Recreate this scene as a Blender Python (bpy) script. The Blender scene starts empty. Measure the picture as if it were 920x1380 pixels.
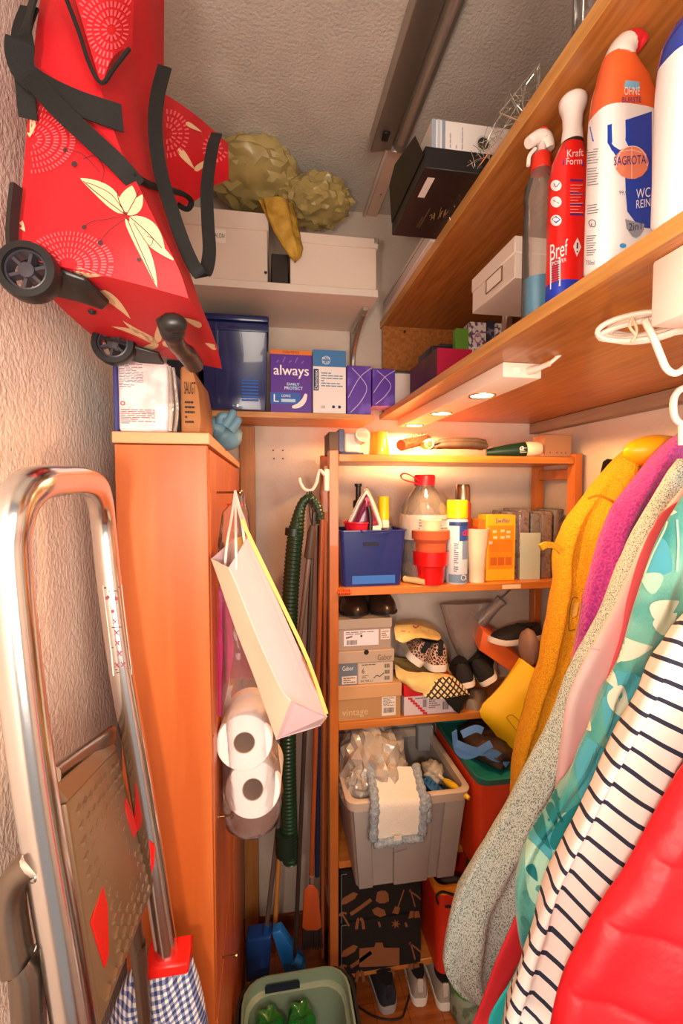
import bpy, bmesh, math, random
from mathutils import Vector, Matrix, noise
from mathutils.bvhtree import BVHTree
R = random.Random(7); FZ = -0.17   # floor height
SC = bpy.context.scene; COL = SC.collection
PI = math.pi
# ---------------------------------------------------------------- camera
F_PX = 613.0; CZ = 1.66
YAW = math.atan(100/F_PX); PIT = -math.atan(30/math.hypot(100, F_PX))
cam = bpy.data.objects.new('camera', bpy.data.cameras.new('camera')); COL.objects.link(cam)
cam.location = (0, 0, CZ); cam.rotation_euler = (PI/2 + PIT, 0, -YAW)
cam.data.sensor_fit = 'VERTICAL'; cam.data.sensor_height = 36.0; cam.data.lens = 36.0*F_PX/1380
cam.data.clip_start = 0.02; SC.camera = cam
SC.view_settings.view_transform = 'Standard'; SC.view_settings.look = 'None'
SC.view_settings.gamma = 1; SC.view_settings.use_curve_mapping = False
SC.view_settings.exposure = -0.12
# ---------------------------------------------------------------- light
w = bpy.data.worlds.new('world'); SC.world = w; w.use_nodes = True
w.node_tree.nodes['Background'].inputs[0].default_value = (0.95, 0.86, 0.80, 1)
w.node_tree.nodes['Background'].inputs[1].default_value = 0.42
def lamp(name, kind, loc, power, color, size=0.1, rot=(0,0,0), **kw):
    d = bpy.data.lights.new(name, kind); d.energy = power; d.color = color
    if kind == 'AREA': d.size = size
    else: d.shadow_soft_size = size
    for k, v in kw.items(): setattr(d, k, v)
    o = bpy.data.objects.new(name, d); COL.objects.link(o); o.location = loc; o.rotation_euler = rot
    return o
lamp('photo_flash', 'POINT', (-0.16, -0.14, 1.61), 27.0, (1.0, 0.85, 0.72), 0.035)
lamp('hall_light', 'AREA', (0.30, -0.70, 1.60), 29.0, (1.0, 0.84, 0.70), 0.8, (math.radians(97), 0, 0))
SPOT_Y = (1.16, 1.45, 1.73); SPOT_X = 0.572
for sy in SPOT_Y:
    lamp('halogen_light', 'SPOT', (SPOT_X, sy, 1.902), 17.5, (1.0, 0.53, 0.21), 0.03, (0, 0, 0), spot_size=math.radians(172), spot_blend=0.12)
# ---------------------------------------------------------------- pixel helpers
def at(px, py, Y=None, X=None, Z=None):
    u = (px-460)/F_PX; v = -(py-690)/F_PX
    cp, sp = math.cos(PIT), math.sin(PIT)
    fy, fz = cp-v*sp, sp+v*cp
    c, s = math.cos(YAW), math.sin(YAW)
    d = Vector((u*c+fy*s, -u*s+fy*c, fz))
    t = Y/d.y if Y is not None else (X/d.x if X is not None else (Z-CZ)/d.z)
    return Vector((0, 0, CZ)) + d*t
def rect(x0, x1, yt, yb, Y):
    ym = (yt+yb)/2; xm = (x0+x1)/2
    return at(x0, ym, Y).x, at(x1, ym, Y).x, at(xm, yb, Y).z, at(xm, yt, Y).z
# ---------------------------------------------------------------- materials
def lin(h):
    h = h.lstrip('#'); o = []
    for i in (0, 2, 4):
        c = int(h[i:i+2], 16)/255
        o.append(c/12.92 if c <= 0.04045 else ((c+0.055)/1.055)**2.4)
    return (*o, 1)
MATS = {}
def mat(key, col=None, rough=0.55, metal=0.0, col2=None, scale=8.0, stretch=(1,1,1), bump=0.0, bscale=None, coat=0.0,
        emit=0.0, lo=0.35, hi=0.65, detail=4.0, alpha=1.0, trans=0.0, ior=1.45, sheen=0.0, bdist=0.004, sss=0):
    if key in MATS: return MATS[key]
    m = bpy.data.materials.new(key); m.use_nodes = True; MATS[key] = m
    nt = m.node_tree; N = nt.nodes; L = nt.links; b = N['Principled BSDF']
    b.inputs['Base Color'].default_value = lin(col); b.inputs['Roughness'].default_value = rough
    b.inputs['Metallic'].default_value = metal; b.inputs['Coat Weight'].default_value = coat
    b.inputs['Transmission Weight'].default_value = trans; b.inputs['IOR'].default_value = ior
    b.inputs['Alpha'].default_value = alpha; b.inputs['Sheen Weight'].default_value = sheen
    if emit: b.inputs['Emission Color'].default_value = lin(col); b.inputs['Emission Strength'].default_value = emit
    if col2 or bump:
        tc = N.new('ShaderNodeTexCoord'); mp = N.new('ShaderNodeMapping'); mp.inputs['Scale'].default_value = stretch
        L.new(tc.outputs['Object'], mp.inputs[0])
    if col2:
        n = N.new('ShaderNodeTexNoise'); n.inputs['Scale'].default_value = scale; n.inputs['Detail'].default_value = detail
        r = N.new('ShaderNodeValToRGB'); r.color_ramp.elements[0].position = lo; r.color_ramp.elements[1].position = hi
        r.color_ramp.elements[0].color = lin(col); r.color_ramp.elements[1].color = lin(col2)
        L.new(mp.outputs[0], n.inputs['Vector']); L.new(n.outputs['Fac'], r.inputs[0]); L.new(r.outputs[0], b.inputs['Base Color'])
    if bump:
        n2 = N.new('ShaderNodeTexNoise'); n2.inputs['Scale'].default_value = bscale or scale; n2.inputs['Detail'].default_value = 4
        bp = N.new('ShaderNodeBump'); bp.inputs['Strength'].default_value = bump; bp.inputs['Distance'].default_value = bdist
        L.new(mp.outputs[0], n2.inputs['Vector']); L.new(n2.outputs['Fac'], bp.inputs['Height']); L.new(bp.outputs[0], b.inputs['Normal'])
    return m
def film(key, col, op=0.3, rough=0.15, gloss=0.25, tint='ffffff', bump=0.5, bscale=40, dif=None):
    """thin plastic film: mostly see-through, some haze, glossy creases"""
    if key in MATS: return MATS[key]
    m = bpy.data.materials.new(key); m.use_nodes = True; MATS[key] = m
    nt = m.node_tree; N = nt.nodes; L = nt.links; N.clear()
    out = N.new('ShaderNodeOutputMaterial'); tr = N.new('ShaderNodeBsdfTransparent'); tr.inputs[0].default_value = lin(tint)
    df = N.new('ShaderNodeBsdfPrincipled'); df.inputs['Base Color'].default_value = lin(col); df.inputs['Roughness'].default_value = rough
    gl = N.new('ShaderNodeBsdfGlossy'); gl.inputs['Roughness'].default_value = rough
    m1 = N.new('ShaderNodeMixShader'); m1.inputs[0].default_value = op
    m2 = N.new('ShaderNodeMixShader'); lw = N.new('ShaderNodeLayerWeight'); lw.inputs[0].default_value = gloss
    tc = N.new('ShaderNodeTexCoord'); n2 = N.new('ShaderNodeTexNoise'); n2.inputs['Scale'].default_value = bscale
    bp = N.new('ShaderNodeBump'); bp.inputs['Strength'].default_value = bump; bp.inputs['Distance'].default_value = 0.004
    L.new(tc.outputs['Object'], n2.inputs['Vector']); L.new(n2.outputs['Fac'], bp.inputs['Height'])
    for q in (df, gl, lw): L.new(bp.outputs[0], q.inputs['Normal'])
    L.new(tr.outputs[0], m1.inputs[1]); L.new(df.outputs[0], m1.inputs[2])
    L.new(lw.outputs['Fresnel'], m2.inputs[0]); L.new(m1.outputs[0], m2.inputs[1]); L.new(gl.outputs[0], m2.inputs[2])
    L.new(m2.outputs[0], out.inputs[0]); return m
def C(hexcol, rough=0.55, metal=0.0, **k):
    return mat('plain_%s_%d_%d%s' % (hexcol, rough*100, metal*100, ''.join('%s%s' % i for i in sorted(k.items()))), hexcol, rough, metal, **k)
# ---------------------------------------------------------------- mesh builder
def V(*a): return Vector(a)
def catmull(pts, sub=4):
    pts = [Vector(p) for p in pts]
    if len(pts) < 3 or sub < 2: return pts
    o = []
    for i in range(len(pts)-1):
        p0 = pts[max(i-1, 0)]; p1 = pts[i]; p2 = pts[i+1]; p3 = pts[min(i+2, len(pts)-1)]
        for k in range(sub):
            t = k/sub
            o.append(0.5*((2*p1)+(p2-p0)*t+(2*p0-5*p1+4*p2-p3)*t*t+(3*p1-p0-3*p2+p3)*t*t*t))
    o.append(pts[-1]); return o
class MB:
    def __init__(s): s.v = []; s.f = []
    def add(s, vs, fs, T=None):
        b = len(s.v)
        for q in vs:
            q = Vector(q); s.v.append(T @ q if T else q)
        s.f += [tuple(b+i for i in f) for f in fs]; return s
    def box(s, x0, x1, y0, y1, z0, z1, T=None):
        return s.add([(x0,y0,z0),(x1,y0,z0),(x1,y1,z0),(x0,y1,z0),(x0,y0,z1),(x1,y0,z1),(x1,y1,z1),(x0,y1,z1)],
                     [(0,3,2,1),(4,5,6,7),(0,1,5,4),(1,2,6,5),(2,3,7,6),(3,0,4,7)], T)
    def hexa(s, p8): # bottom 4 then top 4
        return s.add(p8, [(0,3,2,1),(4,5,6,7),(0,1,5,4),(1,2,6,5),(2,3,7,6),(3,0,4,7)])
    def loft(s, rings, cap=True, closed=True, T=None):
        n = len(rings[0]); vs = [p for r in rings for p in r]; fs = []
        for i in range(len(rings)-1):
            for j in range(n if closed else n-1):
                k = (j+1) % n
                fs.append((i*n+j, i*n+k, (i+1)*n+k, (i+1)*n+j))
        if cap and closed:
            fs.append(tuple(reversed(range(n)))); fs.append(tuple((len(rings)-1)*n+j for j in range(n)))
        return s.add(vs, fs, T)
    def tube(s, pts, r, n=8, cap=True, sx=1.0, T=None):
        pts = [Vector(p) for p in pts]; rings = []; up = None
        for i, p in enumerate(pts):
            d = (pts[min(i+1, len(pts)-1)]-pts[max(i-1, 0)])
            d = d.normalized() if d.length > 1e-9 else Vector((0,0,1))
            if up is None:
                up = Vector((0,0,1)) if abs(d.z) < 0.9 else Vector((0,1,0))
            up = (up - d*up.dot(d)).normalized(); sd = d.cross(up)
            rr = r[i] if isinstance(r, (list, tuple)) else r
            rings.append([p + sd*math.cos(2*PI*k/n)*rr*sx + up*math.sin(2*PI*k/n)*rr for k in range(n)])
        return s.loft(rings, cap, True, T)
    def lathe(s, prof, n=20, T=None, cap=True, c=(0,0,0), sy=1.0):
        c = Vector(c)
        return s.loft([[c+Vector((r*math.cos(2*PI*k/n), r*sy*math.sin(2*PI*k/n), z)) for k in range(n)] for r, z in prof], cap, True, T)
    def ribbon(s, pts, width, wd, th=0.0015):
        """strap: pts path, wd width direction(s)"""
        rings = []
        for i, p in enumerate(pts):
            d = (Vector(pts[min(i+1, len(pts)-1)])-Vector(pts[max(i-1, 0)])).normalized()
            q = Vector(wd[i] if isinstance(wd, list) else wd); q = (q - d*q.dot(d)).normalized(); nn = d.cross(q)
            ww = width[i] if isinstance(width, list) else width
            p = Vector(p)
            rings.append([p-q*ww/2-nn*th/2, p+q*ww/2-nn*th/2, p+q*ww/2+nn*th/2, p-q*ww/2+nn*th/2])
        return s.loft(rings)
    def grid(s, rows, th=0.0):
        """rows of points -> sheet, with thickness th (along face normal)"""
        m, n = len(rows), len(rows[0])
        P_ = [[Vector(p) for p in r] for r in rows]
        fs = [(i*n+j, i*n+j+1, (i+1)*n+j+1, (i+1)*n+j) for i in range(m-1) for j in range(n-1)]
        if not th: return s.add([p for r in P_ for p in r], fs)
        def nor(i, j):
            a = P_[min(i+1, m-1)][j]-P_[max(i-1, 0)][j]; b = P_[i][min(j+1, n-1)]-P_[i][max(j-1, 0)]
            q = a.cross(b); return q.normalized() if q.length > 1e-12 else Vector((0,-1,0))
        back = [P_[i][j]-nor(i, j)*th for i in range(m) for j in range(n)]; o = m*n
        bf = [tuple(reversed([o+k for k in f])) for f in fs]
        rim = [(0*n+j, o+j, o+j+1, j+1) for j in range(n-1)] + [((m-1)*n+j+1, o+(m-1)*n+j+1, o+(m-1)*n+j, (m-1)*n+j) for j in range(n-1)]
        rim += [((i+1)*n, o+(i+1)*n, o+i*n, i*n) for i in range(m-1)] + [(i*n+n-1, o+i*n+n-1, o+(i+1)*n+n-1, (i+1)*n+n-1) for i in range(m-1)]
        return s.add([p for r in P_ for p in r]+back, fs+bf+rim)
    def blob(s, c, rad, amp=0.1, fr=3.0, seed=0, sub=3, T=None, ridge=False):
        bm = bmesh.new(); bmesh.ops.create_icosphere(bm, subdivisions=sub, radius=1)
        vs = []; off = Vector((seed*3.1, seed*1.7, seed*0.9))
        for q in bm.verts:
            d = q.co.normalized(); nz = noise.fractal(d*fr+off, 0.8, 2.1, 3)
            if ridge: nz = abs(nz)*2-0.5
            k = 1+amp*nz
            vs.append(Vector(c)+Vector((d.x*rad[0]*k, d.y*rad[1]*k, d.z*rad[2]*k)))
        fs = [tuple(v.index for v in f.verts) for f in bm.faces]; bm.free()
        return s.add(vs, fs, T)
WM = {}
def wm(o): return WM.get(o.name, Matrix.Identity(4)) if o else Matrix.Identity(4)
def obj(name, mb, m, parent=None, bevel=0.0, smooth=None, local=False, seg=1, sub=0, solid=0):
    me = bpy.data.meshes.new(name)
    if parent is None and not local:
        xs = [q.x for q in mb.v]; ys = [q.y for q in mb.v]; zs = [q.z for q in mb.v]
        base = Vector(((min(xs)+max(xs))/2, (min(ys)+max(ys))/2, min(zs)))
        M_ = Matrix.Translation(-base)
    else: base = Vector((0,0,0)); M_ = Matrix.Identity(4) if local else wm(parent).inverted()
    vs = mb.v if local and parent else [M_ @ q for q in mb.v]
    me.from_pydata([tuple(q) for q in vs], [], mb.f)
    bm = bmesh.new(); bm.from_mesh(me)
    bmesh.ops.recalc_face_normals(bm, faces=bm.faces)
    if bevel:
        ed = [e for e in bm.edges if len(e.link_faces) == 2 and e.calc_face_angle(0) > 0.5]
        bmesh.ops.bevel(bm, geom=ed, offset=bevel, segments=seg, affect='EDGES', profile=0.5, clamp_overlap=True)
    if smooth is None: smooth = 0.7
    for f in bm.faces: f.smooth = bool(smooth)
    if smooth:
        for e in bm.edges:
            if len(e.link_faces) == 2 and e.calc_face_angle(0) > smooth: e.smooth = False
    bm.to_mesh(me); bm.free()
    me.materials.append(m)
    o = bpy.data.objects.new(name, me); COL.objects.link(o)
    if parent: o.parent = parent; WM[o.name] = wm(parent)
    else: o.location = base; WM[o.name] = Matrix.Translation(base)
    if sub:
        md = o.modifiers.new('sub', 'SUBSURF'); md.levels = sub; md.render_levels = sub
    if solid:
        md = o.modifiers.new('sol', 'SOLIDIFY'); md.thickness = solid
    return o
def thing(name, label, cat, loc=(0,0,0), rz=0, group=None):
    o = bpy.data.objects.new(name, None); COL.objects.link(o); o.empty_display_size = 0.05
    o.location = loc; o.rotation_euler = (0, 0, rz)
    WM[o.name] = Matrix.Translation(Vector(loc)) @ Matrix.Rotation(rz, 4, 'Z')
    return tag(o, label, cat, group)
def tag(o, label=None, cat=None, group=None, kind=None):
    if label: o['label'] = label
    if cat: o['category'] = cat
    if group: o['group'] = group
    if kind: o['kind'] = kind
    return o
def struct(name, mb, m, parent=None, **k):
    o = obj(name, mb, m, parent, **k)
    if parent is None: o['kind'] = 'structure'
    return o
def bx(x0, x1, y0, y1, z0, z1, T=None): return MB().box(x0, x1, y0, y1, z0, z1, T)
# ---------------------------------------------------------------- print: text, fine print, bar codes on parallelogram O,U,V
TXT = {}
def glyphs(s):
    if s not in TXT:
        cu = bpy.data.curves.new('t', 'FONT'); cu.body = s; cu.size = 1; cu.resolution_u = 3
        ob = bpy.data.objects.new('t', cu); me = bpy.data.meshes.new_from_object(ob)
        vs = [Vector((q.co.x, q.co.y)) for q in me.vertices]; fs = [tuple(p.vertices) for p in me.polygons]
        x0 = min(q.x for q in vs); x1 = max(q.x for q in vs); y0 = min(q.y for q in vs); y1 = max(q.y for q in vs)
        TXT[s] = ([((q.x-x0)/(x1-x0), (q.y-y0)/(y1-y0)) for q in vs], fs)
        bpy.data.objects.remove(ob); bpy.data.curves.remove(cu); bpy.data.meshes.remove(me)
    return TXT[s]
def flat(mb, parent, name, m, smooth=0):
    me = bpy.data.meshes.new(name); inv = wm(parent).inverted()
    me.from_pydata([tuple(inv @ Vector(q)) for q in mb.v], [], mb.f); me.materials.append(m)
    o = bpy.data.objects.new(name, me); COL.objects.link(o); o.parent = parent; WM[o.name] = wm(parent); return o
def txt(parent, s, m, O, U, Vv, name='lettering', off=0.0006, bold=0.0):
    O, U, Vv = Vector(O), Vector(U), Vector(Vv); n = U.cross(Vv).normalized()
    uv, fs = glyphs(s); mb = MB()
    for k in ([0] if not bold else [0, 1]):
        mb.add([O+U*u+Vv*v+n*(off+k*0.0001)+U.normalized()*bold*k for u, v in uv], fs)
    return flat(mb, parent, name, m)
def fine(parent, m, O, U, Vv, rows=6, name='fine_print', off=0.0005, seed=1, fill=0.42, seg=1):
    O, U, Vv = Vector(O), Vector(U), Vector(Vv); n = U.cross(Vv).normalized()*off; r = random.Random(seed); mb = MB()
    for i in range(rows):
        v0 = 1-(i+0.75)/rows; v1 = v0+fill/rows; u = 0
        while u < 1:
            u1 = min(1, u+r.uniform(0.12, 0.3))
            mb.add([O+U*u+Vv*v0+n, O+U*u1+Vv*v0+n, O+U*u1+Vv*v1+n, O+U*u+Vv*v1+n], [(0,1,2,3)])
            u = u1+0.035
            if r.random() < 0.12: break
    return flat(mb, parent, name, m)
def barcode(parent, m, O, U, Vv, n_=18, off=0.0007, seed=3, name='barcode'):
    O, U, Vv = Vector(O), Vector(U), Vector(Vv); n = U.cross(Vv).normalized()*off; r = random.Random(seed); mb = MB()
    for i in range(n_):
        a = i/n_; b = a+r.uniform(0.3, 0.75)/n_
        mb.add([O+U*a+n, O+U*b+n, O+U*b+Vv+n, O+U*a+Vv+n], [(0,1,2,3)])
    return flat(mb, parent, name, m)
def patch(parent, name, m, O, U, Vv, off=0.0004):
    O, U, Vv = Vector(O), Vector(U), Vector(Vv); n = U.cross(Vv).normalized()*off
    return flat(MB().add([O+n, O+U+n, O+U+Vv+n, O+Vv+n], [(0,1,2,3)]), parent, name, m)
def disc(parent, name, m, O, U, Vv, u, v, r, asp=1.0, off=0.0008, n=20, hole=0.0):
    """disc at (u,v) of the parallelogram, radius r in metres"""
    O, U, Vv = Vector(O), Vector(U), Vector(Vv); nn = U.cross(Vv).normalized()*off; c = O+U*u+Vv*v+nn
    a = U.normalized()*r; b = Vv.normalized()*r*asp
    ring = [c+a*math.cos(2*PI*k/n)+b*math.sin(2*PI*k/n) for k in range(n)]
    if not hole: return flat(MB().add(ring, [tuple(range(n))]), parent, name, m)
    inn = [c+(p-c)*hole for p in ring]
    return flat(MB().add(ring+inn, [(k, (k+1) % n, n+(k+1) % n, n+k) for k in range(n)]), parent, name, m)
def front(x0, x1, z0, z1, y): return (x0, y, z0), (x1-x0, 0, 0), (0, 0, z1-z0)
def sub_(face, u0, u1, v0, v1):
    O, U, Vv = map(Vector, face); return O+U*u0+Vv*v0, U*(u1-u0), Vv*(v1-v0)
# ---------------------------------------------------------------- prints that lie on a curved surface
def bvh(o):
    M_ = wm(o) if o.parent else WM[o.name]
    return BVHTree.FromPolygons([M_ @ q.co for q in o.data.vertices], [tuple(p.vertices) for p in o.data.polygons])
def proj(tree, px, py, off=0.0012):
    d = (at(px, py, Y=1.0)-Vector((0,0,CZ))).normalized()
    h = tree.ray_cast(Vector((0,0,CZ)), d)
    if h[0] is None: return None
    n = h[1] if h[1].dot(d) < 0 else -h[1]
    return h[0]-d*off*1.3
def printed(tree, strips, parent, name, m, off=0.0012):
    """strips: list of grids of pixel points laid onto the surface"""
    mb = MB()
    for g in strips:
        rows = [[proj(tree, x, y, off) for x, y in r] for r in g]
        n = len(rows[0])
        if any(p is None for r in rows for p in r):
            vs = []; fs = []
            for i in range(len(rows)-1):
                for j in range(n-1):
                    q = [rows[i][j], rows[i][j+1], rows[i+1][j+1], rows[i+1][j]]
                    if all(p is not None for p in q): mb.add(q, [(0,1,2,3)])
        else: mb.add([p for r in rows for p in r], [(i*n+j, i*n+j+1, (i+1)*n+j+1, (i+1)*n+j) for i in range(len(rows)-1) for j in range(n-1)])
    return flat(mb, parent, name, m)
def txtproj(par, s, tree, x0, yb, x1, yt, m, off=.0028, slope=0, name='lettering'):
    """lettering that follows a curved surface"""
    uv, fs = glyphs(s); pts = [proj(tree, x0+(x1-x0)*u, yb+slope*u+(yt-yb)*v, off) for u, v in uv]
    mb = MB(); idx = {}
    for f in fs:
        if all(pts[i] is not None for i in f):
            for i in f:
                if i not in idx: idx[i] = len(mb.v); mb.v.append(pts[i])
            mb.f.append(tuple(idx[i] for i in f))
    if mb.f: return flat(mb, par, name, m)
def pleaf(x0, y0, x1, y1, wd, bend=0.0, n=12, k=2, blunt=0.5):
    """leaf shaped patch in pixels from one tip to the other"""
    dx, dy = x1-x0, y1-y0; L = math.hypot(dx, dy); nx, ny = -dy/L, dx/L; g = []
    for i in range(n+1):
        t = i/n; h = wd/2*math.sin(PI*t**blunt if blunt != 1 else PI*t)**0.8 if 0 < t < 1 else 0.01
        b = bend*math.sin(PI*t)
        g.append([(x0+dx*t+nx*(b+h*s), y0+dy*t+ny*(b+h*s)) for s in [2*j/k-1 for j in range(k+1)]])
    return g
def pline(pts, wd):
    pts = catmull([Vector((a, b, 0)) for a, b in pts], 5); g = []
    for i, p in enumerate(pts):
        d = (pts[min(i+1, len(pts)-1)]-pts[max(i-1, 0)]); d.normalize()
        g.append([(p.x-d.y*wd/2, p.y+d.x*wd/2), (p.x+d.y*wd/2, p.y-d.x*wd/2)])
    return g
def pdisc(x, y, r, asp=1.0, n=14, rings=2):
    return [[(x+r*q/rings*math.cos(2*PI*k/n), y+asp*r*q/rings*math.sin(2*PI*k/n)) for k in range(n+1)] for q in range(rings+1)]
# ================================================================ THE SETTING
XL, XR, YB, ZC, YF = -0.33, 1.168, 1.84, 2.77, -0.9
M_WALL = mat('rough plaster', 'e8dacd', 0.85, bump=0.8, bscale=150, stretch=(1,1,0.8), bdist=0.005, col2='decebf', scale=9)
M_WALLB = mat('painted wall', 'd6c6b8', 0.8, bump=0.35, bscale=110, bdist=0.003, col2='cdbbab', scale=5)
M_CEIL = mat('rough ceiling', 'c9c0b6', 0.85, bump=0.7, bscale=120, bdist=0.005, col2='beb4a9', scale=7)
struct('wall_left', bx(XL-0.1, XL, YF, YB, FZ, ZC), M_WALL, smooth=0)
struct('wall_back', bx(XL-0.1, XR+0.1, YB, YB+0.1, FZ, ZC), M_WALLB, smooth=0)
struct('wall_right', bx(XR, XR+0.1, YF, YB, FZ, ZC), M_WALLB, smooth=0)
struct('ceiling', bx(XL-0.1, XR+0.1, YF, YB+0.1, ZC, ZC+0.1), M_CEIL, smooth=0)
fl = struct('floor', bx(XL-0.1, XR+0.1, YF, YB+0.1, FZ-0.1, FZ-0.008), C('5a3016', 0.8), smooth=0)
M_PLANK = mat('floor plank wood', 'a85a24', 0.35, col2='8a4218', scale=6, stretch=(1,14,1), coat=0.3)
x = XL
k = 0
while x < XR:
    x1 = min(x+0.115, XR)
    y = YF + (0.37 if k % 2 else 0)
    ys = [YF] + ([YF+0.5] if k % 2 else []) + [YF+1.15+(0.35 if k % 2 else 0), YF+2.1+(0.3 if k % 2 else 0), YB]
    for a, b in zip(ys[:-1], ys[1:]):
        if b > a: obj('plank', bx(x, x1-0.0012, a, min(b, YB)-0.0012, FZ-0.008, FZ), M_PLANK, fl)
    x = x1; k += 1
M_TRIM = mat('dark wood trim', '8a4a20', 0.4, col2='6e3614', scale=10, stretch=(1,1,8))
for nm, b in (('baseboard_back', bx(XL, XR, YB-0.016, YB, FZ, FZ+0.06)), ('baseboard_right', bx(XR-0.016, XR, YF, YB-0.016, FZ, FZ+0.06)), ('baseboard_left', bx(XL, XL+0.016, YF, YB-0.016, FZ, FZ+0.06))):
    struct(nm, b, M_TRIM, bevel=0.003)
# four old screw holes in the back wall
for px, py in ((368, 607), (381, 607), (369, 618), (381, 618)):
    p = at(px, py, YB-0.001)
    tag(obj('screw_hole', MB().lathe([(0.0025, 0), (0.0032, 0.001), (0.0008, 0.0012)], 8, Matrix.Translation(p) @ Matrix.Rotation(PI/2, 4, 'X')), C('4a3020', 0.9)),
        '%s small screw hole of the four in the bare back wall' % {(368,607):'upper left',(381,607):'upper right',(369,618):'lower left',(381,618):'lower right'}[(px,py)], 'hole', 'four screw holes in the back wall')
# ================================================================ ceiling fixture and cable duct
M_STEEL = mat('brushed steel', 'b0a69c', 0.42, .85, bump=0.1, bscale=300)
t = thing('ceiling_light', 'long steel fluorescent ceiling fixture with a clear tube cover, switched off', 'light', (0.39, 1.0, ZC))
ya, yb = 0.35, 1.44
obj('housing', MB().loft([[(0.325,y,ZC-0.055),(0.392,y,ZC-0.042),(0.392,y,ZC),(0.325,y,ZC)] for y in (ya, yb)]), M_STEEL, t, bevel=0.002)
obj('mounting_plate', bx(0.392, 0.445, ya, yb, ZC-0.012, ZC), M_STEEL, t)
obj('diffuser', MB().loft([[(0.419+0.0265*math.cos(a), y, ZC-0.012-0.040*math.sin(a)) for a in [PI*q/12 for q in range(13)]] for y in (ya, yb-0.006)], cap=True), film('clear ribbed cover', 'b8a898', 0.35, 0.2, 0.5, bscale=20), t)
obj('fluorescent_tube', MB().tube([(0.419, ya+0.02, ZC-0.032), (0.419, yb-0.02, ZC-0.032)], 0.011, 12), C('d8d0c4', 0.3), t)
obj('end_cap', bx(0.393, 0.445, yb-0.006, yb, ZC-0.05, ZC), film('clear cap', 'c8b8a8', 0.5, 0.2, 0.5), t, bevel=0.004)
sw = obj('switch', bx(0.348, 0.368, 1.355, 1.39, ZC-0.058, ZC-0.05), C('14100e', 0.4), t, bevel=0.002)
t = thing('cable_duct', 'thin pinkish wooden cable channel running along the ceiling from light to back wall', 'duct', (0.42, 1.65, ZC))
obj('channel', bx(0.398, 0.445, 1.445, YB, ZC-0.012, ZC), mat('pale pink paint', 'd8b8a4', 0.6), t, bevel=0.002)
obj('edge_strip', bx(0.386, 0.397, 1.445, YB, ZC-0.018, ZC), C('cfc0b2', 0.6), t, bevel=0.002)
obj('screw', MB().lathe([(0.004, 0), (0.003, -0.002)], 8, Matrix.Translation((0.425, 1.7, ZC-0.012))), C('8a7a6a', 0.4, 1), t)
# ================================================================ wall boards on the right
M_BEECH = mat('beech veneer', 'b9763a', 0.38, col2='9c5c26', scale=5, stretch=(16,1.2,16), coat=0.15)
M_EDGE = mat('beech edge band', 'd9a25c', 0.42, col2='c88c46', scale=5, stretch=(20,1.2,20))
XF = 0.458; ZB0, ZB1 = 1.948, 1.970; ZU0, ZU1 = 2.315, 2.341
def board(name, label, z0, z1, y0):
    t = thing(name, label, 'shelf', (0.8, 1.0, z0), group=None)
    obj('panel', bx(XF+0.002, XR-0.002, y0, YB-0.002, z0, z1), M_BEECH, t)
    obj('edge_band', bx(XF, XF+0.002, y0, YB-0.002, z0, z1), M_EDGE, t)
    return t
lowb = board('wall_board', 'deep beech wall board at right, the lower one with the spotlight bar beneath', ZB0, ZB1, -0.25)
upb = board('wall_board', 'deep beech wall board at upper right just under the ceiling', ZU0, ZU1, -0.25)
tag(obj('support_batten', bx(XR-0.04, XR-0.001, -0.2, YB-0.003, ZB0-0.045, ZB0-0.001), mat('grey batten', '9a8270', 0.5, col2='8a705e', scale=6, stretch=(20,1,20)), bevel=0.002),
    'long greyish batten on the right wall carrying the lower beech board', 'batten')
t = thing('back_panel', 'small upright beech panel at the far end between the two right boards', 'panel', (0.8, 1.83, ZB1))
obj('panel', bx(XF+0.004, XR-0.004, 1.80, 1.818, ZB1, ZU0), M_BEECH, t)
p = at(545, 447, 1.80)
obj('screw', MB().lathe([(0.006, 0), (0.005, 0.003), (0.001, 0.004)], 10, Matrix.Translation(p) @ Matrix.Rotation(PI/2, 4, 'X')), C('5a3a20', 0.4, 1), t)
# ================================================================ left shelves
XLS = XL+0.002
M_WHITEB = mat('white laminate', 'd8c8ba', 0.45)
t = thing('white_shelf', 'white laminate shelf high on the back wall carrying two storage boxes', 'shelf', (0, 1.66, 2.298))
WZ0, WZ1, WY = 2.298, 2.322, 1.50
obj('panel', bx(XLS, 0.368, WY, YB-0.002, WZ0, WZ1), M_WHITEB, t, bevel=0.0015)
t = thing('shelf_bracket', 'grey steel bracket under the right end of the white shelf', 'bracket', (0.335, 1.8, 2.2))
xb = at(480, 440, 1.75).x
obj('arm', MB().tube([(xb, 1.58, WZ0-0.008), (xb, 1.825, WZ0-0.008)], 0.007, 6, sx=1.6), M_STEEL, t)
obj('upright', MB().tube([(xb, 1.828, WZ0-0.006), (xb, 1.828, 2.13)], 0.007, 6, sx=1.6), M_STEEL, t)
obj('brace', MB().tube(catmull([(xb, 1.62, WZ0-0.014), (xb, 1.72, WZ0-0.045), (xb, 1.80, WZ0-0.09), (xb, 1.826, 2.15)], 4), 0.006, 6, sx=1.5), M_STEEL, t)
LZ0, LZ1, LY = 1.912, 1.933, 1.62
M_BIRCH = mat('light beech board', 'd89a60', 0.42, col2='c88448', scale=5, stretch=(1.2,14,14))
t = thing('wooden_shelf', 'light beech shelf below the white one, holding the blue crate and hygiene boxes', 'shelf', (0, 1.73, LZ0))
obj('panel', bx(XLS, 0.383, LY, YB-0.002, LZ0, LZ1), M_BIRCH, t, bevel=0.0015)
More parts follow.
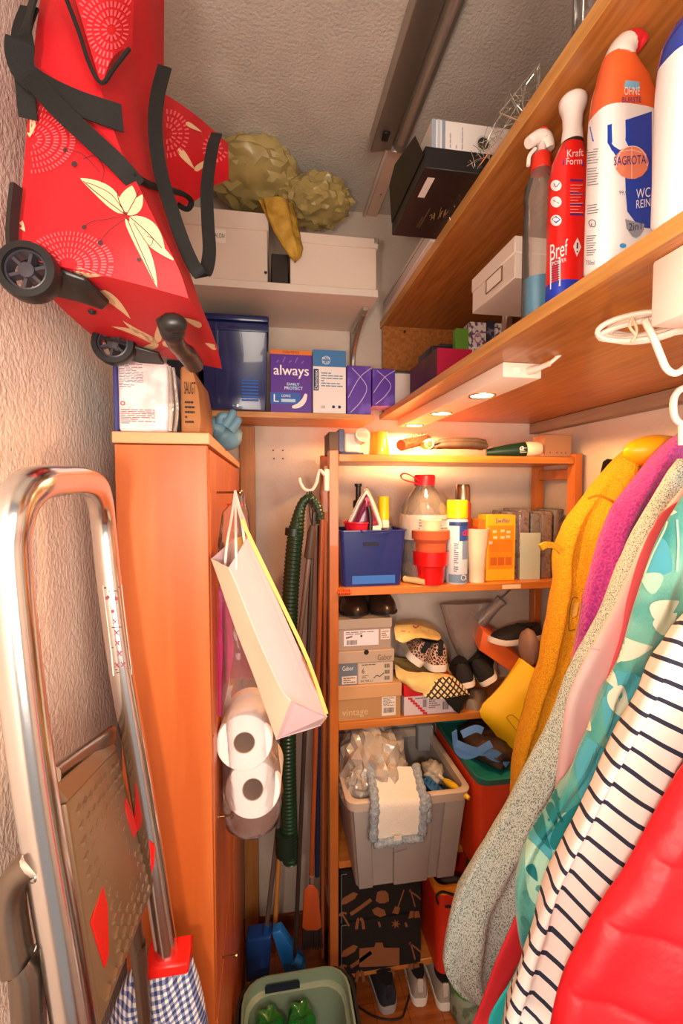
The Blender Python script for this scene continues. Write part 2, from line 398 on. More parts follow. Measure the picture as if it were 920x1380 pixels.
# ================================================================ tall narrow cabinet
M_CAB = mat('orange alder veneer', 'cc6a30', 0.42, col2='bc5822', scale=3, stretch=(7,7,0.6), coat=0.06)
M_CABE = mat('pale cabinet edge', 'e0a070', 0.4)
CX0, CX1, CY0, CY1, CZ1 = -0.262, -0.104, 0.85, 1.75, 1.762
t = thing('tall_cabinet', 'tall narrow orange wooden cabinet with tilting doors facing the aisle', 'cabinet', (-0.18, 1.3, FZ))
obj('body', bx(CX0, CX1-0.018, CY0+0.018, CY1, FZ, CZ1-0.022), M_CAB, t)
obj('side_panel', bx(CX0, CX1-0.002, CY0, CY0+0.018, FZ, CZ1-0.022), M_CAB, t, bevel=0.001)
obj('top_panel', bx(CX0-0.003, CX1+0.003, CY0-0.004, CY1, CZ1-0.020, CZ1), M_CABE, t, bevel=0.0015)
for ya_, yb_ in ((CY0+0.02, 1.298), (1.302, CY1-0.003)):
    for z0, z1 in ((FZ+0.06, 0.52), (0.525, 1.105), (1.11, 1.735)) if False else ((FZ+0.06, 0.62), (0.625, 1.19), (1.195, 1.735)):
        obj('door', bx(CX1-0.017, CX1, ya_, yb_, z0, z1), M_CAB, t, bevel=0.0015)
M_BRASS = mat('brass', 'a07848', 0.25, 1.0); M_RKN = C('d82818', 0.35)
for z, y, tip, m in ((1.655, 0.98, -0.056, M_BRASS), (0.977, 0.95, -0.079, M_BRASS), (0.65, 0.966, -0.074, M_BRASS), (0.55, 1.45, -0.078, M_BRASS), (1.622, 1.22, -0.066, M_RKN)):
    obj('knob', MB().tube([(CX1, y, z), (tip, y, z)], 0.0022, 8).lathe([(0.004, 0), (0.0075, 0.002), (0.0075, 0.005), (0.003, 0.008)], 14, Matrix.Translation((tip-0.003, y, z)) @ Matrix.Rotation(PI/2, 4, 'Y')), m, t)
# narrow upright brown strip in the back corner
tag(obj('corner_upright', bx(at(326, 900, 1.80).x, at(346, 900, 1.80).x, 1.80, 1.822, FZ, 1.905), mat('corner strip', 'b87a44', 0.5, col2='a2642e', scale=4, stretch=(12,12,1)), bevel=0.002),
    'narrow upright wooden board standing in the back corner behind the tall cabinet', 'board')
tag(obj('floor_batten', bx(-0.095, -0.05, 1.25, 1.795, FZ, FZ+0.02), mat('pale pine', 'd09a60', 0.6, col2='b47c40', scale=12, stretch=(10,1,10)), bevel=0.002),
    'pale rough wooden batten lying on the floor along the cabinet foot', 'batten')
# ================================================================ open wooden rack
M_PINE = mat('oiled pine', 'c8702e', 0.38, col2='b4601f', scale=3.5, stretch=(10,10,0.8), coat=0.25)
M_PINEH = mat('oiled pine shelf', 'd08038', 0.4, col2='bc6a28', scale=3.5, stretch=(0.8,12,12), coat=0.2)
RY0, RY1 = 1.52, 1.80; RX0, RX1 = 0.206, 1.15; PW = 0.032
S1, S2, S3, S4 = 1.782, 1.322, 0.850, 0.350; S5 = -0.065
t = thing('storage_rack', 'tall open oiled pine rack with five shelves along the back wall', 'rack', (0.68, 1.66, FZ))
for xx in (RX0, RX1-PW):
    for yy in (RY0, RY1-0.044):
        obj('post', bx(xx, xx+PW, yy, yy+0.044, FZ, S1+0.012), M_PINE, t, bevel=0.002)
    for z in (0.10, 0.95, 1.70):
        obj('side_rail', bx(xx+0.006, xx+PW-0.006, RY0+0.044, RY1-0.044, z, z+0.04), M_PINE, t, bevel=0.002)
for z in (S1, S2, S3, S4, S5):
    xr = RX1-PW-0.001
    sh = obj('shelf_board', bx(RX0+PW+0.001, xr, RY0+0.004, RY1-0.004, z-0.026, z), M_PINEH, t, bevel=0.002)
p0 = at(728, 797, RY0+0.004)
# worn paper scrap on the edge of the second shelf
face = front(at(677, 795, RY0).x, at(702, 795, RY0).x, S2-0.022, S2-0.006, RY0+0.0035)
patch(t, 'tape_scrap', C('e8c8a0', 0.7), *face)
bl = obj('wooden_block', bx(RX0-0.014, RX0, RY0+0.03, RY0+0.06, *[at(440, q, RY0+0.04).z for q in (646, 628)]), mat('block wood', 'dc9a58', 0.5), t, bevel=0.002)
# white double hook on the post
t = thing('double_hook', 'white plastic double hook on the left rack post', 'hook', (RX0, RY0+0.02, 1.70))
for dy in (0.0, 0.022):
    q = [at(a, b, RY0-0.01+dy) for a, b in ((437, 640), (430, 634), (426, 650), (420, 660), (411, 660), (405, 652), (403, 644))]
    obj('prong', MB().tube(catmull(q, 4), 0.0062, 8, sx=1.3), C('f0dcd0', 0.35), t)
obj('base_plate', bx(RX0-0.018, RX0-0.001, RY0-0.012, RY0+0.028, *[at(436, q, RY0).z for q in (662, 632)]), C('f0dcd0', 0.35), t, bevel=0.003)
# ================================================================ spotlight bar under the board
t = thing('spotlight_bar', 'white bar with three lit halogen spots under the lower beech board', 'light', (0.57, 1.4, ZB0))
LX0, LX1, LYA, LYB = 0.525, 0.620, 0.965, 1.79
M_LAMPW = C('f2e2d2', 0.35)
obj('housing', bx(LX0, LX1, LYA, LYB, ZB0-0.034, ZB0), M_LAMPW, t, bevel=0.003, seg=2)
M_GLOW = mat('lit halogen glass', 'ffd9a0', 0.3, emit=22.0)
for sy in SPOT_Y:
    r_ = obj('spot_rim', MB().lathe([(0.030, -0.001), (0.036, -0.0035), (0.037, 0.0)], 24, Matrix.Translation((SPOT_X, sy, ZB0-0.034)), cap=False), mat('spot chrome', 'e8c89a', 0.2, 1.0), t)
    obj('lit_lens', MB().lathe([(0.0305, -0.0015), (0.02, -0.003), (0.001, -0.0038)], 24, Matrix.Translation((SPOT_X, sy, ZB0-0.0335))), M_GLOW, r_)
obj('rocker_switch', bx(0.548, 0.566, LYA-0.003, LYA, ZB0-0.026, ZB0-0.010), C('fff2e4', 0.3), t, bevel=0.001)
obj('plug', MB().tube(catmull([(0.585, LYA+0.01, ZB0-0.018), (0.595, LYA-0.02, ZB0-0.018), (0.606, LYA-0.05, ZB0-0.014)], 3), [0.009]*4+[0.006]*3, 10), C('f4e4d6', 0.35), t)
M_CORD = C('f0e0d0', 0.4)
t = thing('coiled_cable', 'white power cable tied in a loose coil under the lower beech board', 'cable', (0.6, 0.8, ZB0-0.05))
zc = ZB0-0.03
a = [V(0.606, LYA-0.05, ZB0-0.014)] + [at(x, y, Y=yy) for x, y, yy in ((775, 462, .88), (800, 452, .80), (825, 456, .68))]
obj('lead', MB().tube(catmull(a, 6), 0.0042, 8), M_CORD, t)
for i in range(6):
    cx, cy = 0.535+0.009*i, 0.655
    c0 = at(862+4*i, 440+3*math.sin(i*2.2), Y=0.60+0.006*i)
    w_, h_ = 0.042+0.005*math.sin(i*1.7), 0.015+0.005*math.cos(i*2.3)
    ring = [c0+V(w_*math.cos(q)*1.0, -0.035*math.cos(q)+0.004*math.sin(q+i), h_*math.sin(q)+0.006*math.cos(q)*math.sin(i)) for q in [2*PI*k/26 for k in range(27)]]
    obj('cord_loop', MB().tube(ring, 0.0040, 7, cap=False), M_CORD, t)
obj('cable_tie', MB().tube(catmull([at(x, y, Y=0.58) for x, y in ((852, 428), (848, 440), (856, 452), (850, 462), (858, 446), (852, 430))], 4), 0.002, 6), C('e8c8a8', 0.5), t)
a = [at(x, y, Y=0.56) for x, y in ((868, 430), (880, 455), (890, 480), (898, 497), (910, 503), (925, 494), (950, 470))]
obj('lead', MB().tube(catmull(a, 6), 0.0048, 8), M_CORD, t)
t = thing('power_adapter', 'cream plug adapter box fixed under the front edge of the lower beech board', 'adapter', (0.52, 0.49, ZB0-0.08))
obj('housing', bx(0.482, 0.60, 0.450, 0.519, ZB0-0.082, ZB0), C('f0e2d4', 0.4), t, bevel=0.004, seg=2)
obj('socket', MB().lathe([(0.012, 0), (0.010, -0.002), (0.009, 0.004)], 12, Matrix.Translation((0.517, 0.485, ZB0-0.082))), C('5a3a2c', 0.5), t)
# ================================================================ red shopping trolley bag
M_RED = mat('red bag cloth', 'b80f1b', 0.62, bump=0.25, bscale=420, bdist=0.001)
M_BLK = mat('black webbing', '0c0b0b', .8, bump=.4, bscale=500, bdist=.001)
M_BPL = C('1e1c1c', 0.38)
YN, YFR = 0.56, 0.84
t = thing('trolley_bag', 'red shopping trolley bag with pale butterfly print hanging high on the left wall', 'bag', at(60, 348, YN))
def aa(*l): return [at(x, y, yy) for x, y, yy in l]
R4 = [aa((22,348,YN),(254,402,YN),(299,497,YFR),(134,460,YFR)),
      aa((24,320,YN),(243,368,YN-.01),(283,452,YFR),(137,430,YFR)),
      aa((27,285,YN),(226,332,YN-.015),(262,395,YFR),(140,370,YFR)),
      aa((32,225,YN),(192,262,YN-.015),(236,300,YFR),(145,300,YFR)),
      aa((38,150,YN),(160,195,YN-.01),(224,200,YFR),(150,190,YFR)),
      aa((43,90,YN),(133,112,YN),(221,110,.80),(150,90,.82)),
      aa((50,30,YN),(112,45,YN+.01),(221,30,.78),(155,20,.80)),
      aa((58,-45,YN+.02),(95,-45,YN+.03),(221,-50,.76),(158,-60,.78)),
      aa((66,-230,YN+.04),(110,-230,YN+.05),(215,-200,.74),(162,-210,.76))]
def loftq(R4, n=10, m=4, bul=0.008, wr=0.003, seed=2):
    rings = []
    cols = [catmull([r[k] for r in R4], m) for k in range(4)]
    for i in range(len(cols[0])):
        ring = []; c4 = [cols[k][i] for k in range(4)]; cen = sum(c4, V(0,0,0))/4
        for k in range(4):
            a, b = c4[k], c4[(k+1) % 4]; mid = ((a+b)/2-cen); mid = mid.normalized() if mid.length else mid
            for j in range(n):
                s = j/n; p = a.lerp(b, s)+mid*bul*math.sin(PI*s)
                p += mid*wr*noise.noise(V(p.x*14+seed, p.y*14, p.z*9))*(1 if 0 < i else 0)*3*math.sin(PI*s)
                ring.append(p)
        rings.append(ring)
    return rings
bag = obj('bag_body', MB().loft(loftq(R4)), M_RED, t, smooth=0.9)
TB = bvh(bag)
# folded cloth flap on the front with dotted circles
fr = []
for i in range(9):
    s = i/8
    a = at(95-8*(1-s)+s*42, 0-50*(1-s)+s*118, YN-0.015); b = at(182-4*s, -50+s*118-s*4, YN+0.03)
    fr.append([a.lerp(b, j/8)+V(0, -0.018*math.sin(PI*j/8)*(1-0.3*s), 0) for j in range(9)])
flap = obj('front_flap', MB().grid(fr, 0.002), M_RED, t, smooth=0.9); TF = bvh(flap)
# limp side pouch towards the back
fr = []
for i in range(9):
    s = i/8; x = 205+100*s; y = YFR+0.02+0.14*s
    top = 122+75*s-6*math.sin(PI*s); bot = 262+18*math.sin(PI*min(1, s*1.3))-22*s*s
    fr.append([at(x, top+(bot-top)*j/9, y-0.035*math.sin(PI*j/9)*(1-0.4*s)) for j in range(10)])
pouch = obj('side_pouch', MB().grid(fr, 0.006), M_RED, t, smooth=0.9); TP = bvh(pouch)
obj('binding', MB().tube(catmull([fr[i][0] for i in range(9)], 2), 0.0035, 6), M_BLK, t)
obj('binding', MB().tube(catmull(aa((165,225,YN-.01),(186,240,YN-.01),(205,250,.62),(228,256,.70),(248,262,.76),(258,272,.78),(252,282,.78),(240,276,.77)), 4), 0.0042, 6), M_BLK, t)
obj('binding', MB().tube(catmull(aa((90,0,YN-.02),(107,45,YN-.02),(120,85,YN-.02),(137,112,YN-.02),(155,90,YN-.01),(174,66,YN)), 4), 0.0022, 6), M_BLK, t)
# printed motifs
M_CRM = C('d8b48c', 0.65); M_PNK = C('e0525a', 0.65); M_INK = C('3a2024', 0.7)
wings = [(166,288,108,240,22,6),(168,286,178,250,24,0),(172,290,192,262,16,2),(174,292,222,338,24,-5),(176,294,236,352,14,3),(168,294,212,388,15,-5)]
printed(TB, [pleaf(*w_[:5], bend=w_[5], blunt=0.8) for w_ in wings], t, 'butterfly_print', M_CRM)
ink = [pline([(170,290),(150,275),(128,258),(112,244)],1.0), pline([(170,290),(160,270),(158,255)],1.0), pline([(170,290),(182,268),(188,256)],1.0),
       pline([(172,290),(195,310),(218,334)],1.0), pline([(170,292),(182,320),(196,352),(208,380)],1.0), pline([(168,290),(145,295),(125,298),(113,305)],0.9),
       pline([(170,294),(152,306),(140,318),(135,326)],0.9), pline([(168,286),(150,262),(128,250),(116,246)],.8), pline([(134,232),(122,218),(108,206),(92,202)],0.8),
       pline([(136,246),(140,228),(128,210),(112,214)],0.8), pdisc(113,306,3.2), pdisc(135,327,3.5), pdisc(88,202,3.2), pdisc(100,221,4), pdisc(187,350,3), pline([(180,300),(200,330),(206,322),(198,318)],0.8)]
printed(TB, ink, t, 'ink_lines', M_INK, off=0.0018)
def dots(cx, cy, radii, asp=0.8, dash=7, only=None, rot=0.0):
    out = []
    for r_ in radii:
        n = max(8, int(2*PI*r_/5.2))
        for k in range(n):
            a = 2*PI*k/n+rot; x = cx+r_*math.cos(a); y = cy+r_*asp*math.sin(a)
            if only and not only(x, y): continue
            dx, dy = math.cos(a), math.sin(a)*asp
            out.append([(x-dx*dash/2-dy*1.2, y-dy*dash/2+dx*1.2), (x-dx*dash/2+dy*1.2, y-dy*dash/2-dx*1.2)]), out.append([(x+dx*dash/2-dy*1.2, y+dy*dash/2+dx*1.2), (x+dx*dash/2+dy*1.2, y+dy*dash/2-dx*1.2)])
    return [[out[i], out[i+1]] for i in range(0, len(out), 2)]
printed(TB, dots(92, 356, (16, 26, 37, 48, 58), 0.72, 7, lambda x, y: y < 372 and 27 < x < 150), t, 'dotted_circles', M_PNK)
printed(TB, dots(40, 188, (14, 25, 36, 47, 58), 0.75, 7, lambda x, y: x > 42 and 130 < y < 235 and y > 100+x*0.75), t, 'dotted_circles', M_PNK)
printed(TF, dots(150, 40, (10, 20, 30, 40, 50), 1.15, 7, lambda x, y: y > 0), t, 'dotted_circles', M_PNK)
printed(TP, dots(225, 180, (10, 18, 27), 1.1, 6), t, 'dotted_circles', M_PNK)
printed(TP, dots(290, 200, (8, 15), 1.1, 5), t, 'dotted_circles', M_PNK)
for q_ in ((240,200,262,228,9), (262,230,285,212,8), (250,165,272,178,6)): printed(TP, [pleaf(*q_)], t, 'wing_print', M_CRM)
for q_ in ((40,160,40,185,16), (100,366,136,372,12), (134,392,176,430,12,-3), (20,292,34,312,12)): printed(TB, [pleaf(*q_)], t, 'leaf_print', M_CRM)
printed(TB, [pleaf(212,462,150,440,9,3), pleaf(212,462,165,432,9,-2), pleaf(212,462,216,430,10), pleaf(214,464,180,475,8), pleaf(272,440,246,428,8), pleaf(292,470,276,462,7), pleaf(218,462,250,470,8)], t, 'butterfly_print', M_CRM)
# straps
def strap(pts, wd, wdir, sub=5, y=None):
    return MB().ribbon(catmull(aa(*pts), sub), wd, wdir, 0.002)
obj('strap', strap(((48,-10,.55),(32,40,.53),(26,72,.53),(34,98,.535),(60,118,.535),(100,137,.535),(135,150,.54),(165,160,.55)), 0.025, V(0.45,0,1)), M_BLK, t)
obj('strap', strap(((40,10,.55),(28,50,.535),(33,110,.54),(38,160,.55)), 0.018, V(1,0,0.1)), M_BLK, t)
obj('strap', strap(((40,102,.535),(75,142,.53),(120,185,.53),(160,222,.535),(186,252,.55)), 0.020, V(0.6,0,0.8)), M_BLK, t)
obj('strap', strap(((222,90,.66),(212,130,.64),(209,175,.62),(216,230,.61),(232,285,.60),(250,335,.60),(266,366,.60),(276,368,.61),(282,340,.63),(280,300,.65),(279,250,.68),(286,200,.74),(292,180,.80)), 0.017, V(1,0.15,0.15)), M_BLK, t)
# wheels
def wheel(c, r):
    q = Matrix.Translation(c) @ Matrix.Rotation(PI/2, 4, 'X')
    h = obj('wheel', MB().lathe([(r*.72,-.011),(r*.95,-.0105),(r,-.006),(r,.006),(r*.95,.0105),(r*.72,.011),(r*.68,.004),(r*.68,-.004),(r*.72,-.011)], 28, q, cap=False), C('151416', 0.45), t)
    m = MB().lathe([(r*.70,-.007),(r*.62,-.008),(r*.62,.008),(r*.70,.007)], 24, q, cap=False).lathe([(.001,-.012),(r*.22,-.012),(r*.26,-.004),(r*.26,.008),(.001,.009)], 14, q)
    for k in range(6):
        a = 2*PI*k/6+.3; T_ = q @ Matrix.Rotation(a, 4, 'Z'); m.box(r*.2, r*.66, -r*.055, r*.055, -.006, .005, T_)
    obj('spokes', m, C('34323a', 0.4), h)
wheel(at(40, 368, .54), 0.030); wheel(at(154, 464, .80), 0.0335)
def plate(pts, th, m, name, bev=0.0015):
    """flat plate from pixel corners on the bag floor"""
    p = aa(*pts); n = len(p); nn = (p[1]-p[0]).cross(p[2]-p[0]).normalized()
    if nn.dot(V(0,0,1)) > 0: nn = -nn
    return obj(name, MB().loft([p, [q+nn*th for q in p]]), m, t, bevel=bev)
plate(((22,342,.555),(68,356,.555),(115,372,.56),(148,404,.60),(140,412,.62),(110,402,.61),(70,392,.60),(30,372,.58)), 0.006, M_BPL, 'wheel_bracket')
plate(((140,452,.79),(215,474,.80),(222,488,.83),(190,486,.835),(150,474,.83)), 0.006, M_BPL, 'wheel_bracket')
obj('side_guard', MB().ribbon(catmull(aa((22,250,.545),(18,285,.545),(16,320,.545),(19,345,.55)), 4), 0.010, V(0.5,1,0), 0.006), M_BPL, t)
for x, y, yy in ((111,389,.60),(125,402,.62)):
    obj('rivet', MB().lathe([(.0045,0),(.003,-.002),(.0005,-.0025)], 10, Matrix.Translation(at(x,y,yy-.012))), C('c8b0a0', 0.25, 1), t)
for x, y in ((124,420),(160,456)):
    obj('floor_stud', MB().lathe([(.006,0),(.004,-.003),(.0005,-.003)], 10, Matrix.Translation(at(x,y,.68 if y < 440 else .76))), M_BPL, t)
# tapered stand foot
f_ = catmull(aa((226,428,.57),(232,446,.575),(238,464,.61),(252,478,.67),(262,492,.73)), 5)
obj('stand_foot', MB().tube(f_, [.0125]*7+[.010]*7+[.012]*7, 12, sx=1.15), M_BPL, t)
obj('foot_cap', MB().blob(at(233,436,.565), (.0165,.014,.012), 0.02, sub=2), M_BPL, t)
# ================================================================ packs on top of the cabinet
M_PAPER = C('e8e0dc', 0.5)
x0, x1, z0, z1 = rect(152, 226, 484, 582, 0.86)
t = thing('tissue_pack', 'white plastic pack with floral embossing standing on the tall cabinet at left', 'pack', ((x0+x1)/2, 0.95, CZ1))
obj('pack', bx(x0+0.006, x1, 0.865, 1.10, CZ1+.0005, z1), mat('white floral film', 'ece2e0', 0.3, col2='dcc4c4', scale=30, lo=.45, hi=.6, coat=.4), t, bevel=0.008, seg=3)
obj('blue_edge', bx(x0-0.002, x0+0.006, 0.868, 1.09, CZ1+.0005, z1-.01), C('3a3a78', 0.4), t, bevel=0.002)
fc = front(x0+.008, x1, CZ1, z1, 0.865)
fine(t, C('7a5a72', .6), *sub_(fc, .02, .5, .62, .97), rows=16, seed=4)
fine(t, C('b04048', .6), *sub_(fc, .04, .72, .12, .33), rows=8, seed=6)
disc(t, 'mark', C('c02838', .6), *fc, .08, .40, .004, hole=.6)
obj('wrap_seam', MB().tube(catmull([V(x1+.002,.862,CZ1+.004), V(x1+.006,.86,CZ1+.05), V(x1+.003,.862,z1-.01)], 3), .0035, 6), film('clear wrap', 'd8ccc4', .4, .1, .5), t)
obj('wrap_seam', MB().tube(catmull([V(x1+.009,.87,CZ1+.004), V(x1+.013,.875,CZ1+.05), V(x1+.008,.87,z1-.01)], 3), .003, 6), film('clear wrap', 'd8ccc4'), t)
xa = x1+.016
xb = at(270, 540, .90).x
t = thing('kraft_sack', 'brown kraft paper sack with dark lettering beside the white tissue pack', 'sack', ((xa+xb)/2, .98, CZ1))
rg = [[V(x,y,z) for x, y in ((xa,.89),(xb-.012*q,.885),(xb-.008*q,1.08),(xa,1.08))] for z, q in ((CZ1+.0005,0),(CZ1+.03,-.3),(CZ1+.08,0),(CZ1+.118,.8),(CZ1+.128,1.6))]
obj('sack', MB().loft(rg), mat('kraft paper', 'b07848', .75, col2='9c6438', scale=12, bump=.4, bscale=25, bdist=.006), t, bevel=.006, seg=2)
fc = front(xa+.008, xb-.006, CZ1+.05, CZ1+.10, .8845)
txt(t, 'SAUGT', C('2a1c14', .7), *sub_(fc, .0, 1, .5, .95)); fine(t, C('2a1c14', .7), *sub_(fc, .05, .9, -.6, .3), rows=5, seed=9)
# pale blue rubber glove drooping over the cabinet edge
t = thing('rubber_glove', 'pale blue rubber glove slumped on the rear top corner of the cabinet', 'glove', at(300, 606, 1.15))
M_GLV = mat('pale blue rubber', '5f8496', .45)
c = at(300, 588, 1.16)
obj('palm', MB().blob(c+V(.005,.01,.002), (.042,.035,.036), .12, 1.5, 3), M_GLV, t)
obj('cuff', MB().tube(catmull([at(297,580,1.14), at(285,574,1.13), at(276,578,1.12)], 4), [.030,.028,.026,.024,.023,.022,.022,.021,.021], 12), M_GLV, t)
for pts in (((303,575),(311,562),(316,553)),((296,572),(298,562),(308,560)),((310,580),(318,570),(322,562))):
    obj('finger', MB().tube(catmull([at(x,y,1.12) for x, y in pts], 4), [.014,.013,.012,.012,.011,.011,.010,.009,.006], 9), M_GLV, t)
# ================================================================ step ladder against the left wall
M_ALU = mat('polished aluminium', 'e0dcda', .19, 1.0, bump=.05, bscale=30)
M_ALUD = mat('dull aluminium', '8a7c70', .36, 1.0)
t = thing('step_ladder', 'folded aluminium step ladder leaning on the left wall, tube frame and ribbed steps', 'ladder', (-.18, .6, FZ))
def LZ(px, py, Y): return at(px, py, Y)
near = [V(-.035,.45,FZ+.004), V(-.11,.45,.45)]+[at(x, y, .45) for x, y in ((100,1380),(72,1210),(50,1080),(30,930),(18,820),(12,740),(16,700))]
arc = [at(26, 672, .46), at(48, 652, .485), at(78, 648, .55), at(108, 648, .62), at(128, 657, .68), at(136, 680, .72)]
far = [at(x, y, .74) for x, y in ((140,715),(148,790),(163,900),(182,1010),(205,1150),(226,1290))]+[V(-.105,.74,.45), V(-.015,.74,FZ+.004)]
path = catmull(near+arc+far, 5)
n_ = len(path); rr = [.0125]*n_
# flat oval tube: wide along the wall plane normal
def ovaltube(path, a, b, nn=14):
    rings = []
    for i, p in enumerate(path):
        d = (path[min(i+1, len(path)-1)]-path[max(i-1, 0)]).normalized()
        nx = V(1,0,0); nx = (nx-d*nx.dot(d)).normalized(); q = d.cross(nx)
        rings.append([p+q*a*math.copysign(abs(math.cos(2*PI*k/nn))**.7, math.cos(2*PI*k/nn))+nx*b*math.copysign(abs(math.sin(2*PI*k/nn))**.7, math.sin(2*PI*k/nn)) for k in range(nn)])
    return MB().loft(rings)
fr_ = obj('frame', ovaltube(path, .017, .0165), M_ALU, t, smooth=1.2); TL = bvh(fr_)
obj('rail', ovaltube(catmull([V(-.16,.44,FZ+.004), V(-.22,.44,.6)]+[at(x, y, .44) for x, y in ((40,1380),(24,1300),(12,1220),(22,1180),(44,1160))], 4), .014, .012), M_ALUD, t, smooth=1.2)
obj('rail', ovaltube(catmull([at(x, y, .70) for x, y in ((178,1222),(182,1260),(188,1300),(194,1350))]+[V(-.12,.70,FZ+.004)], 4), .012, .010), M_ALUD, t, smooth=1.2)
obj('cross_bar', ovaltube([at(98,1050,.52)+V(-.02,0,0), at(162,990,.74)+V(-.014,0,0)], .014, .008), M_ALUD, t)
obj('link_bar', ovaltube([at(14,1225,.46)+V(-.01,0,0), at(62,1155,.46)+V(-.01,0,0)], .010, .004), M_ALUD, t)
obj('rivet', MB().lathe([(.0062,0),(.0056,.0022),(.003,.004),(.0005,.0045)], 14, Matrix.Translation(at(47,1181,.437)) @ Matrix.Rotation(PI/2, 4, 'X')), C('d8d0cc', .2, 1), t)
obj('label_plate', MB().tube([at(92,650,.60)+V(.0105,-.006,-.002), at(112,650,.63)+V(.0105,-.006,-.002)], .005, 4), C('c8a070', .5), t)
# ribbed step plate
st = thing('dummy', '', '', (0,0,0)) if False else None
c4 = [at(90,1082,.475), at(157,1010,.735), at(190,1275,.735), at(140,1400,.475)]
c4 = [c4[0], c4[1], at(206,1200,.735), at(136,1385,.475)]
M_STEP = mat('brown anodised step', '8a7258', .45, .35)
nrm = (c4[1]-c4[0]).cross(c4[3]-c4[0]).normalized()
if nrm.x < 0: nrm = -nrm
stp = obj('step', MB().loft([[q-nrm*.010 for q in c4], c4]), M_STEP, t, bevel=.004, seg=2)
lip = obj('step_lip', MB().loft([[c4[0]-nrm*.012, c4[1]-nrm*.012, c4[1]+V(-.012,0,.012)-nrm*.006, c4[0]+V(-.012,0,.012)-nrm*.006],
                                 [c4[0]+nrm*.0015, c4[1]+nrm*.0015, c4[1]+V(-.010,0,.020), c4[0]+V(-.010,0,.020)]]), M_STEP, stp, bevel=.002)
def on(u, v, h=0): return c4[0].lerp(c4[1], u).lerp(c4[3].lerp(c4[2], u), v)+nrm*h
rb = MB()
for i in range(13):
    for j in range(9):
        u, v = .10+.80*j/8, .07+.86*i/12
        if .40 < u < .60 and .26 < v < .74: continue
        if v > .44 and u < .30 and v < .86 or (u > .74 and .26 < v < .64): continue
        p = [on(u-.038, v-.002), on(u+.030, v-.022), on(u+.038, v+.000), on(u-.030, v+.022)]
        rb.loft([p, [q.lerp((p[0]+p[2])/2, .40)+nrm*.0042 for q in p]])
tag(obj('tread_ribs', rb, M_STEP, stp), kind='stuff')
O_ = on(.45, .70, .0006); fr4 = [on(.43,.28),on(.57,.24),on(.57,.72),on(.43,.76)]
obj('embossed_frame', MB().tube([q+nrm*.0005 for q in fr4+[fr4[0]]], .0011, 4, cap=False), M_STEP, stp)
for k in range(7):
    v = .31+.056*k; obj('embossed_mark', MB().tube([on(.47, v, .001), on(.53, v-.004, .001)], .0014, 4), M_STEP, stp)
M_REDP = C('e01c14', .4)
def tri(pts, nm='anti_slip_pad'):
    q = [on(u, v, .0005) for u, v in pts]; return obj(nm, MB().loft([q, [a+nrm*.002 for a in q]]), M_REDP, stp, bevel=.0006)
tri(((.04,.55),(.24,.50),(.25,.62),(.17,.80),(.11,.82))); tri(((.84,.36),(.90,.30),(.985,.50),(.98,.56),(.86,.56)))
obj('red_clip', MB().loft([[q, q+V(.006,0,0)] for q in ()] or [aa((201,1133,.722),(209,1140,.722),(208,1165,.722),(204,1177,.722)), aa((201,1133,.73),(209,1140,.73),(208,1165,.73),(204,1177,.73))]), M_REDP, t)
obj('red_foot_collar', bx(at(196,1300,.73).x, at(256,1300,.73).x, .715, .765, at(225,1306,.73).z, at(225,1290,.73).z), M_REDP, t, bevel=.003)
# warning sticker on the far rail
ps = [[(138,789),(164,788)],[(143,830),(168,828)],[(148,870),(173,868)],[(152,911),(178,909)]]
stk = printed(TL, [ps], t, 'warning_sticker', C('ece4e0', .4), off=.0009)
ic = []
for x, y in ((144,806),(157,807),(152,824),(155,838),(157,853),(158,867),(161,881),(157,897),(166,896)):
    ic += [pline([(x-3,y-3),(x+3,y+3)],1.1), pline([(x+3,y-3),(x-3,y+3)],1.1)] if y > 830 else [pdisc(x,y,2.6,1,8,1)]
printed(TL, ic, t, 'sticker_pictograms', C('a04858', .6), off=.0015)
printed(TL, [pline([(140,792.5),(161,791.5)],1.8), pline([(146,797),(158,796.5)],1.0), pline([(150,873),(172,871)],1.0), pline([(155,903),(175,901)],.9), pline([(156,907),(174,905)],.8), pline([(150,846),(164,845)],.8)], t, 'sticker_print', C('4a3a40', .6), off=.0015)
